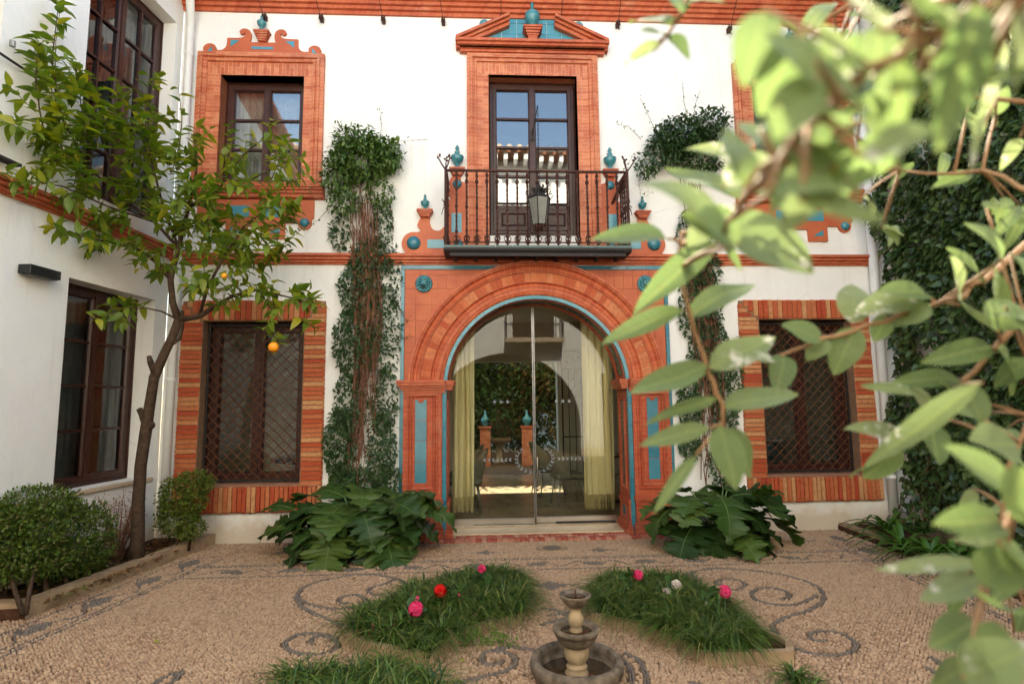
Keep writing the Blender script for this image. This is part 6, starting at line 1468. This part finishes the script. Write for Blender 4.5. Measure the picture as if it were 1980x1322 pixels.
chair(.62, 1.75, .15, "grey upholstered chair beside the wide curtain, facing the round table"); chair(.42, 2.7, .3, "grey upholstered chair in the middle of the room behind the door edge")
t = thing("round_table", (1.25, 1.95, .06), "black round table partly hidden by the wide curtain", "table"); m = MB(); m.lathe([(.001, .70), (.38, .70), (.40, .712), (.39, .722), (.001, .724)], (1.25, 1.95, .06), 36); part("tabletop", m, simple("black_gloss", (.012, .012, .012), None, .15, .5), t, True)
m = MB(); m.lathe([(.22, 0), (.22, .015), (.05, .03), (.04, .06), (.04, .69), (.06, .70)], (1.25, 1.95, .06), 16); part("pedestal", m, IRON_D, t, True)
t = thing("dark_table", (-3.1, 1.6, .06), "dark round table behind the lattice window near the orange tree", "table"); m = MB(); m.lathe([(.001, .74), (.62, .74), (.66, .77), (.62, .80), (.001, .84)], (-3.1, 1.6, .06), 36); part("tabletop", m, bpy.data.materials["black_gloss"], t, True); m = MB(); m.lathe([(.35, 0), (.33, .03), (.08, .06), (.07, .7), (.2, .74)], (-3.1, 1.6, .06), 18); part("pedestal", m, IRON_D, t, True)
t = thing("picture_frame", (-3.9, 4.9, 1.6), "dark framed screen on the back wall seen through the lattice window", "screen"); m = MB(); m.box(-4.25, -3.75, YB - .06, YB - .02, 1.55, 2.0, .005); part("frame", m, IRON_D, t); m = MB(); m.box(-4.22, -3.78, YB - .066, YB - .0605, 1.58, 1.97); part("screen", m, bpy.data.materials["black_gloss"], t)
# blue counter behind the other lattice window
t = thing("counter", (3.6, 2.4, .06), "blue fronted counter behind the lattice window near the ivy", "counter"); m = MB(); m.box(2.6, 4.2, 2.2, 2.8, .06, .92); part("front", m, simple("blue_front", (.03, .13, .17), None, .5), t); m = MB(); m.box(2.55, 4.25, 2.15, 2.85, .921, .97, .006); part("worktop", m, simple("worktop_grey", (.5, .5, .48), None, .4), t)
# iron gate leaf with hearts, put inside in place of its reflection in the glass
t = thing("iron_gate", (.98, 4.6, .06), "black wrought iron gate leaf with hearts and scrolls inside the room, standing in for a mirrored gate", "gate"); m = MB(); gx, gyy = .98, 4.7; W_ = .95
m.tube([(gx, gyy, .08), (gx, gyy, 2.75)], .018, 6); m.tube([(gx + W_, gyy, .08), (gx + W_, gyy, 2.35)], .018, 6); part("frame", m, IRON_D, t)
for i in range(1, 7): m = MB(); m.tube([(gx + W_ * i / 7, gyy, .1), (gx + W_ * i / 7, gyy, 2.3)], .009, 5); part("bar", m, IRON_D, t)
for z in (.1, .9, 2.3): m = MB(); m.box(gx, gx + W_, gyy - .012, gyy + .012, z - .012, z + .012); part("rail", m, IRON_D, t)
for i in range(3):
    cx_, cz_ = gx + .17 + i * .31, 2.02; m = MB()
    for s_ in (-1, 1): m.tube([(cx_, gyy - .015, cz_ - .22), (cx_ + s_ * .08, gyy - .015, cz_ - .06), (cx_ + s_ * .105, gyy - .015, cz_ + .04), (cx_ + s_ * .06, gyy - .015, cz_ + .10), (cx_ + s_ * .015, gyy - .015, cz_ + .05), (cx_ + s_ * .045, gyy - .015, cz_ + .02)], .008, 5)
    part("heart", m, IRON_D, t)
for i in range(4):
    cx_, cz_ = gx + .13 + i * .24, 2.48 + (.08 if i % 2 else .0); m = MB(); m.tube([(cx_ + (.13 - .02 * q) * math.cos(q * .8), gyy, cz_ + (.13 - .017 * q) * math.sin(q * .8)) for q in np.linspace(0, 7, 22)], .008, 5); part("scroll", m, IRON_D, t)
# person in the next room, seen through the lattice
def person(x, y, z0, ang):
    J = {'pel': (0, 0, .95), 'wst': (0, -.01, 1.10), 'chs': (0, .0, 1.32), 'nk': (0, .01, 1.50), 'nk2': (0, -.01, 1.57), 'hd': (0, -.03, 1.66), 'hd2': (0, -.02, 1.76),
         'sl': (.17, .01, 1.43), 'el': (.25, -.02, 1.16), 'wl': (.20, -.16, .98), 'hl': (.16, -.22, .94), 'sr': (-.17, .01, 1.43), 'er': (-.26, .01, 1.15), 'wr': (-.25, -.06, .92), 'hr': (-.24, -.09, .83),
         'tl': (.10, 0, .90), 'kl': (.115, -.05, .50), 'al': (.11, .03, .09), 'fl': (.12, -.14, .04), 'tr': (-.10, 0, .90), 'kr': (-.11, .0, .50), 'ar': (-.11, .06, .09), 'fr': (-.12, -.10, .04)}
    Rd = {'pel': .135, 'wst': .125, 'chs': .15, 'nk': .07, 'nk2': .055, 'hd': .085, 'hd2': .075, 'sl': .075, 'el': .05, 'wl': .036, 'hl': .035, 'sr': .075, 'er': .05, 'wr': .036, 'hr': .035, 'tl': .10, 'kl': .07, 'al': .05, 'fl': .04, 'tr': .10, 'kr': .07, 'ar': .05, 'fr': .04}
    E_ = [('pel', 'wst'), ('wst', 'chs'), ('chs', 'nk'), ('nk', 'nk2'), ('nk2', 'hd'), ('hd', 'hd2'), ('chs', 'sl'), ('sl', 'el'), ('el', 'wl'), ('wl', 'hl'), ('chs', 'sr'), ('sr', 'er'), ('er', 'wr'), ('wr', 'hr'), ('pel', 'tl'), ('tl', 'kl'), ('kl', 'al'), ('al', 'fl'), ('pel', 'tr'), ('tr', 'kr'), ('kr', 'ar'), ('ar', 'fr')]
    ks = list(J); me = bpy.data.meshes.new("body"); me.from_pydata([J[k_] for k_ in ks], [(ks.index(a), ks.index(b)) for a, b in E_], [])
    t = thing("person", (x, y, z0), "person in dark clothes standing behind the lattice window", "person"); o = bpy.data.objects.new("body", me); _place(o, (x, y, z0), t); t.rotation_euler[2] = ang
    md = o.modifiers.new("Skin", 'SKIN'); 
    if not me.skin_vertices: 
        o.modifiers.remove(md); 
        bpy.context.view_layer.objects.active = o; md = o.modifiers.new("Skin", 'SKIN')
    for i, k_ in enumerate(ks): me.skin_vertices[0].data[i].radius = (Rd[k_], Rd[k_] * (.75 if k_ in ('pel', 'wst', 'chs') else 1)); me.skin_vertices[0].data[i].use_root = (k_ == 'pel')
    o.modifiers.new("Sub", 'SUBSURF').render_levels = 2
    k = N("dark_clothes"); ob = k.n.new("ShaderNodeTexCoord"); z = k.sep(ob.outputs["Object"])[2]; me.materials.append(k.fin(k.ramp(k.math('MULTIPLY', z, .5), [(.0, (.01, .01, .012)), (.47, (.012, .013, .018)), (.765, (.02, .022, .03)), (.768, (.42, .24, .17))], 'CONSTANT'), .8, .2))
    h = MB(); h.sphere((0, 0, 0), .098, 14, 10, (1, 1.05, 1.05)); hm = h.mesh("hair", np.zeros(3), True); hm.materials.append(simple("dark_hair", (.02, .014, .01), None, .6)); inst("hair", hm, (x, y + .005, z0 + 1.735), t)
person(-2.85, 3.6, .06, PI + .5)
# ================================================================= REAR PATIO seen through the room
mb = MB(); mb.add([(-9, YB + .3, .045), (9, YB + .3, .045), (9, 14, .045), (-9, 14, .045)], [(0, 1, 2, 3)]); struct("patio_ground", mb, MORT_G)
t = thing("garden_wall", (0, 11.4, 0), "white garden wall behind the trees seen through the open room", "wall"); mb = MB(); mb.box(-9, 9, 11.4, 11.7, 0, 7.2); part("wall", mb, PLASTER, t); mb = MB(); mb.box(-9, 9, 11.3, 11.8, 7.201, 7.3); part("coping", mb, STONE, t)  # wall made this tall so that it shades the rear patio
for x, lab in ((-.62, "brick post with blue finial beyond the room, nearer the narrow curtain"), (.43, "brick post with blue finial beyond the room, nearer the glass door edge")):
    t = thing("brick_post", (x, 7.3, .05), lab, "post", "brick posts in the rear patio"); mb = MB(); mb.box(x - .13, x + .13, 7.17, 7.43, .05, .98, .005); part("shaft", mb, terracotta("post_brick%d" % (x > 0), .14, .06) , t); mb = MB(); mb.box(x - .16, x + .16, 7.14, 7.46, .981, 1.03, .005); part("cap", mb, TERRA_M, t)
    mb = MB(); mb.lathe([(r * .38, zz * .42) for r, zz in [(.16, 0), (.12, .08), (.24, .22), (.30, .36), (.28, .46), (.14, .58), (.07, .75), (.09, .85), (.001, 1.0)]], (x, 7.3, 1.0305), 16); tag(part("ceramic_finial", mb, TEAL, None, True), "blue ceramic finial on the " + lab.replace(" with blue finial", ""), "finial", "blue finials on the rear patio posts")
t = thing("wall_fountain", (-.25, 8.0, .05), "pale stone fountain with carved back between the rear brick posts", "fountain"); mb = MB(); mb.lathe([(.16, 0), (.16, .05), (.08, .1), (.07, .4), (.12, .46), (.32, .56), (.36, .64), (.34, .66), (.001, .62)], (-.25, 8.0, .05), 24); part("bowl", mb, FSTL, t, True)
mb = MB(); tri_fan(mb, [(-.25 + a, b) for a, b in [(-.36, .6), (.36, .6), (.36, 1.0), (.30, 1.1), (.18, 1.14), (.16, 1.3), (.06, 1.36), (0, 1.46), (-.06, 1.36), (-.16, 1.3), (-.18, 1.14), (-.30, 1.1), (-.36, 1.0)]], 8.25, 8.4); part("back_slab", mb, FST, t)
TREEL = leafmat("patio_tree_leaf", [(.03, .062, .012), (.05, .09, .016), (.02, .042, .010), (.07, .10, .018)], .2, .5, .3)
def ptree(x, y, h, r, n, lab, mat_):
    t = thing("patio_tree", (x, y, .04), lab, "tree", "trees in the rear patio"); m = MB(); m.tube([(x, y, 0), (x + .08, y, h * .35), (x - .05, y, h * .6), (x, y, h * .85)], [.12, .09, .06, .02], 8); part("trunk", m, BARK, t, True)
    P, D, U, S = [], [], [], []
    for c in range(16):
        cc = np.array([x, y, h * .58]) + rv(1, 1.0)[0] * [r * .45, r * .4, h * .20]; k_ = n // 16; q = rv(k_); q /= np.linalg.norm(q, axis=1)[:, None]; P.append(cc + q * rng.uniform(.4, 1, k_)[:, None] * r * .45); D.append(q + rv(k_, .6)); U.append(q * .4 + [0, 0, 1] + rv(k_, .3)); S.append(rng.uniform(.10, .2, k_))
    f = MB(); f.scatter(*LEAF2, frames(np.concatenate(P), np.concatenate(D), np.concatenate(U), np.concatenate(S))); part("crown", f, mat_, t, True)
ptree(-.9, 8.9, 3.6, 1.9, 7000, "bushy tree behind the wall fountain seen through the room", TREEL); ptree(.4, 9.4, 4.2, 2.3, 9000, "tall dark tree in the middle of the rear patio", leafmat("patio_dark_leaf", [(.018, .045, .012), (.035, .075, .016), (.05, .10, .02)], .25, .5, .3)); ptree(1.6, 8.4, 3.2, 1.7, 6000, "reddish green tree beyond the room near the door edge", leafmat("patio_red_leaf", [(.12, .11, .03), (.20, .10, .04), (.06, .09, .02)], .35, .5, .3)); ptree(-2.6, 9.4, 4.2, 1.8, 5000, "pale green tree in the rear patio beyond the narrow curtain", TREEL)
# ================================================================= FOREGROUND SHRUB close to the lens
def fleaf(L, W, curl, fold, seed):
    r = random.Random(seed); V = []; Fc = []; m = 10
    for i in range(m + 1):
        t = i / m; w = W / 2 * (math.sin(PI * t ** .78) ** .75 if 0 < i < m else .02); z = -curl * t * t * L * .6 + .02 * math.sin(t * 7 + seed) * L
        for q in (-1, -.55, 0, .55, 1): V.append((t * L, q * w, z + fold * abs(q) * w + .012 * L * math.sin(5 * t + q * 2 + seed) * abs(q)))
    for i in range(m):
        for q in range(4): Fc.append((i * 5 + q, (i + 1) * 5 + q, (i + 1) * 5 + q + 1, i * 5 + q + 1))
    t_ = MB(); t_.add(V, Fc); return t_
k = N("foreground_leaf"); tc = k.n.new("ShaderNodeTexCoord"); o3 = k.sep(tc.outputs["Object"]); 
vein = k.math('ABSOLUTE', k.math('SUBTRACT', k.math('FRACT', k.math('ADD', k.math('MULTIPLY', o3[0], 7.0), k.math('MULTIPLY', k.math('ABSOLUTE', o3[1]), -5.0))), .5)); vl = k.ramp(vein, [(0.0, (1, 1, 1)), (.10, (0, 0, 0))]); mid = k.ramp(k.math('ABSOLUTE', o3[1]), [(0, (1, 1, 1)), (.022, (0, 0, 0))])
col = k.ramp(k.orand(), [(0, (.095, .16, .05)), (.3, (.21, .30, .125)), (.6, (.15, .225, .08)), (1, (.32, .39, .21))])
col = k.mix(k.math('MULTIPLY', k.noise(55, 4), .6), col, (.13, .20, .09)); col = k.mix(k.ramp(k.noise(150, 3, .6), [(.66, (0, 0, 0)), (.72, (.7, .7, .7))]), col, (.16, .12, .06)); col = k.mix(k.math('MULTIPLY', vl, .42), col, (.22, .32, .13)); col = k.mix(k.math('MULTIPLY', mid, .6), col, (.30, .38, .14))
crust = k.math('MULTIPLY', k.ramp(k.noise(120, 5, .7), [(.52, (0, 0, 0)), (.58, (1, 1, 1))]), k.ramp(k.math('MULTIPLY', k.orand(), k.noise(22, 2)), [(.46, (0, 0, 0)), (.50, (1, 1, 1))])); col = k.mix(crust, col, (.62, .64, .62))
k.bump(k.math('MULTIPLY', vl, -1.0), .5, .003); k.fin(col, .5, .35); tl = k.n.new("ShaderNodeBsdfTranslucent"); k.put(tl.inputs[0], k.mix(1.0, col, (1.35, 1.3, 1.0), 'MULTIPLY')); mx = k.n.new("ShaderNodeMixShader"); mx.inputs[0].default_value = .45; k.l.new(k.b.outputs[0], mx.inputs[1]); k.l.new(tl.outputs[0], mx.inputs[2]); k.l.new(mx.outputs[0], k.out.inputs[0]); FLM = k.m
FSTEM = simple("foreground_stem", (.36, .21, .11), (.24, .14, .075), .7, .3, 40); 
VAR = {}
def vmesh(ratio, cu):
    key = (round(ratio, 1), cu)
    if key not in VAR: me = fleaf(1.0, max(.18, key[0]), (.05, .25, .5)[cu], .22, len(VAR)).mesh("leaf", np.zeros(3), True); me.materials.append(FLM); VAR[key] = me
    return VAR[key]
sh = thing("foreground_shrub", tuple(AT(1900, 1322, .7) * [1, 1, 0]), "blurred pale green leafy branches hanging close to the viewer", "shrub")
CF, CR_, CU = -CROT[:, 2], CROT[:, 0], CROT[:, 1]
def put_leaf(par, bx, by, tx, ty, w, d, dd=None, face=None):
    """leaf from a base point to a tip point at real depth d (metres from the lens); dd: extra depth of the tip"""
    A = AT(bx, by, d); B = AT(tx, ty, d + (random.uniform(-.06, .06) * d / .5 if dd is None else dd)); L = np.linalg.norm(B - A); X_ = (B - A) / L
    wm = w / FPX * d; f_ = random.uniform(-.35, .35) if face is None else face
    up = -CF * math.cos(f_) * .8 + np.array([0, 0, 1]) * (.55 + .3 * random.random()) + rng.normal(0, .12, 3); Y_ = np.cross(up, X_); Y_ /= np.linalg.norm(Y_); Z_ = np.cross(X_, Y_)
    me = vmesh(min(1.2, wm * .98 / L), random.choice((0, 1, 2))); o = bpy.data.objects.new("leaf", me); COL.objects.link(o); o.parent = par; M_ = Matrix.Identity(4); pl = WLOC[par.name]
    for r in range(3): M_[r][0], M_[r][1], M_[r][2], M_[r][3] = X_[r] * L, Y_[r] * L, Z_[r] * L, A[r] - pl[r]
    o.matrix_local = M_
def branch(pts, lv, dens=()):
    m = MB(); Q = [AT(px, py, d) for px, py, d, r in pts]; R_ = [r * .72 for *_, r in pts]
    S_ = [Q[0]]; RR = [R_[0]]
    for i in range(len(Q) - 1):
        for u in (.33, .66, 1.0): S_.append(Q[i] + (Q[i + 1] - Q[i]) * u + (rng.normal(0, .0012, 3) if u < 1 else 0)); RR.append(R_[i] + (R_[i + 1] - R_[i]) * u)
    m.tube(S_, RR, 8)
    for (bx, by, tx, ty, w, d, *rest) in lv:                       # short stalk from the stem to each leaf base
        b = AT(bx, by, d); k_ = min(range(len(S_)), key=lambda i: np.linalg.norm(S_[i] - b)); 
        if np.linalg.norm(S_[k_] - b) < .2: m.tube([S_[k_], (S_[k_] + b) / 2 + [0, 0, .002], b], [.0016, .0013, .0010], 5)
    o = part("branch", m, FSTEM, sh, True)
    for a in lv: put_leaf(o, *a)
    return o
b1 = [(1560, 250, .42, .0035), (1470, 340, .43, .0032), (1400, 440, .45, .003), (1318, 450, .46, .0026), (1312, 520, .46, .0024), (1335, 610, .46, .0024), (1362, 690, .46, .0023), (1385, 760, .46, .0022), (1398, 825, .46, .0018)]
l1 = [(1290, 462, 1152, 430, 66, .46, .0), (1322, 600, 1158, 640, 58, .46, .0), (1368, 708, 1216, 760, 62, .46, .0), (1388, 770, 1250, 802, 34, .46, .0), (1372, 828, 1238, 846, 42, .46, .0), (1392, 822, 1425, 945, 66, .45, -.03), (1405, 830, 1460, 925, 70, .47, .02), (1345, 880, 1264, 986, 26, .45, -.02),
      (1330, 612, 1476, 518, 62, .47, .06), (1372, 712, 1506, 640, 66, .46, .01), (1400, 790, 1546, 733, 66, .46, .0), (1385, 470, 1222, 572, 58, .44, -.02), (1392, 432, 1585, 508, 150, .34, -.02), (1400, 470, 1290, 318, 190, .30, -.01), (1400, 360, 1560, 300, 120, .28, .0), (1430, 470, 1330, 400, 120, .3, .0), (1440, 390, 1290, 300, 70, .42, .05), (1452, 305, 1340, 262, 52, .44, .0), (1395, 470, 1440, 520, 40, .42, .0), (1400, 420, 1480, 470, 90, .38, -.05), (1420, 400, 1330, 470, 70, .37, -.02), (1460, 350, 1560, 420, 80, .40, .0)]
branch(b1, l1)
b2 = [(1985, 470, .55, .0042), (1900, 545, .54, .004), (1840, 578, .53, .0036), (1745, 605, .52, .003), (1650, 640, .52, .0028), (1560, 668, .52, .0024), (1480, 700, .52, .0018)]
l2 = [(1495, 698, 1432, 652, 52, .52), (1515, 688, 1512, 742, 50, .52), (1590, 658, 1516, 622, 62, .52, .0), (1600, 655, 1560, 690, 44, .52), (1655, 632, 1612, 725, 60, .52, .0), (1650, 625, 1655, 532, 62, .53, .02), (1775, 572, 1655, 600, 58, .52, .0), (1800, 590, 1722, 625, 60, .51), (1790, 572, 1740, 530, 50, .53), (1850, 575, 1880, 500, 60, .5), (1855, 590, 1930, 640, 60, .5), (1900, 545, 1850, 470, 60, .5), (1920, 520, 1970, 600, 64, .48), (1940, 500, 1900, 420, 66, .48), (1715, 612, 1690, 660, 40, .52)]
branch(b2, l2)
b3 = [(1990, 590, .50, .004), (1935, 660, .50, .0036), (1860, 738, .51, .0032), (1800, 800, .52, .0028), (1738, 870, .53, .002)]
l3 = [(1752, 850, 1672, 800, 50, .52), (1745, 868, 1668, 925, 48, .52), (1740, 875, 1630, 895, 34, .53), (1800, 802, 1770, 740, 46, .52), (1790, 815, 1830, 880, 60, .5), (1810, 780, 1690, 720, 44, .50), (1860, 735, 1740, 725, 46, .50), (1865, 740, 1910, 820, 66, .48), (1920, 670, 1800, 690, 52, .48), (1930, 670, 1985, 760, 60, .46), (1900, 740, 1650, 900, 40, .36, .05), (1960, 860, 1880, 850, 90, .40), (1930, 640, 1960, 560, 70, .46)]
branch(b3, l3)
b4 = [(1995, 930, .40, .0045), (1955, 1000, .40, .0042), (1915, 1090, .42, .004), (1885, 1200, .43, .0038), (1858, 1330, .44, .0036)]
l4 = [(1905, 1090, 1695, 1090, 40, .44, .02), (1900, 1120, 1785, 1148, 52, .44), (1895, 1130, 1975, 1060, 90, .40), (1888, 1200, 1800, 1250, 70, .42), (1880, 1240, 1985, 1300, 120, .38, .0), (1862, 1310, 1985, 1250, 90, .38), (1940, 1010, 1840, 1000, 80, .40), (1950, 1000, 1985, 900, 90, .36), (1960, 960, 1880, 850, 90, .38), (1870, 1290, 1800, 1330, 60, .42), (1920, 1080, 1860, 1020, 60, .42), (1900, 1160, 1960, 1180, 80, .40), (1930, 1050, 2000, 1100, 80, .38)]
branch([(a, b, d * .78, r * .8) for a, b, d, r in b4], [(a, b, c, e, w, d * .78, *r) for a, b, c, e, w, d, *r in l4])
b5 = [(1335, -20, .40, .0022), (1310, 40, .40, .002), (1285, 75, .40, .0015), (1260, 100, .40, .001)]
l5 = [(1300, 55, 1222, -5, 62, .40), (1290, 70, 1340, 108, 62, .40, .0), (1275, 82, 1212, 104, 24, .40), (1318, 25, 1290, -40, 60, .39), (1322, 10, 1400, -20, 50, .40), (1290, 72, 1245, 45, 34, .41)]
branch(b5, l5)
b6 = [(2000, -40, .24, .0033), (1900, 20, .24, .0031), (1740, 110, .245, .0029), (1620, 190, .25, .0025), (1530, 270, .27, .0022), (1440, 380, .33, .0024), (1400, 450, .38, .0018)]
rq = random.Random(5); xl = []
for i_ in range(24):
    u_ = rq.random(); x_, y_ = 1990 - 560 * u_ + rq.uniform(-50, 50), -30 + 420 * u_ + rq.uniform(-150, 130); a_ = rq.uniform(0, 2 * PI); L_ = rq.uniform(110, 190); xl.append((x_, y_, x_ + L_ * math.cos(a_), y_ + L_ * math.sin(a_), L_ * rq.uniform(.42, .6), rq.uniform(.24, .34)))
l6 = xl + [(1890, 5, 1815, 300, 92, .22, .0), (1745, 85, 1742, 285, 46, .25, .0), (1655, 205, 1700, 275, 30, .27, .0), (1575, 150, 1500, 270, 104, .24, .0), (1540, 60, 1470, 240, 92, .25, .02), (1600, 180, 1520, 30, 96, .24, .0), (1640, 170, 1590, 40, 80, .25), (1560, 260, 1640, 330, 84, .27), (1500, 300, 1440, 200, 70, .30), (1480, 320, 1580, 380, 80, .31), (1620, 200, 1700, 120, 64, .26), (1740, 110, 1800, 200, 70, .25), (1540, 270, 1420, 270, 60, .31), (1700, 140, 1610, 100, 60, .25), (1820, 60, 1760, -20, 70, .24), (1960, 0, 1990, 180, 90, .25), (1850, 50, 1930, 130, 80, .26), (1590, 215, 1600, 330, 66, .28), (1450, 360, 1400, 290, 60, .34), (1660, 180, 1780, 300, 60, .30), (1480, 20, 1440, 150, 80, .28), (1700, 60, 1640, -40, 90, .26), (1580, 120, 1680, 200, 90, .22), (1470, 250, 1560, 210, 70, .3), (1780, 90, 1880, 240, 80, .3), (1930, 60, 1880, 330, 70, .34), (1560, 330, 1470, 400, 80, .33), (1640, 300, 1600, 400, 70, .36)]
branch([(a, b, d * .76, r * .8) for a, b, d, r in b6], [(a, b, c, e, w, d * .76, *r) for a, b, c, e, w, d, *r in l6])
for (pts, reg) in (([(2000, 200, .5, .003), (1800, 180, .55, .0026), (1620, 120, .6, .0018)], (1440, 1980, 0, 300, 26, .45, .8)), ([(2010, 380, .5, .003), (1900, 330, .55, .0026), (1740, 330, .6, .0018)], (1480, 1980, 200, 460, 18, .5, .85)), ([(2010, 760, .5, .003), (1950, 900, .5, .0026), (1930, 1020, .5, .0018)], (1850, 2010, 380, 1330, 24, .4, .65)), ([(1700, -30, .5, .0025), (1560, 60, .52, .002), (1450, 160, .55, .0012)], (1430, 1680, -10, 260, 12, .4, .7))):
    lv = []; x0, x1, y0, y1, n, d0, d1 = reg
    for i in range(n):
        x, y, d = random.uniform(x0, x1), random.uniform(y0, y1), random.uniform(d0, d1); a = random.uniform(0, 2 * PI); L = random.uniform(42, 66) / d * .62; lv.append((x, y, x + L * math.cos(a), y + L * math.sin(a), L * random.uniform(.42, .6), d))
    branch(pts, lv)
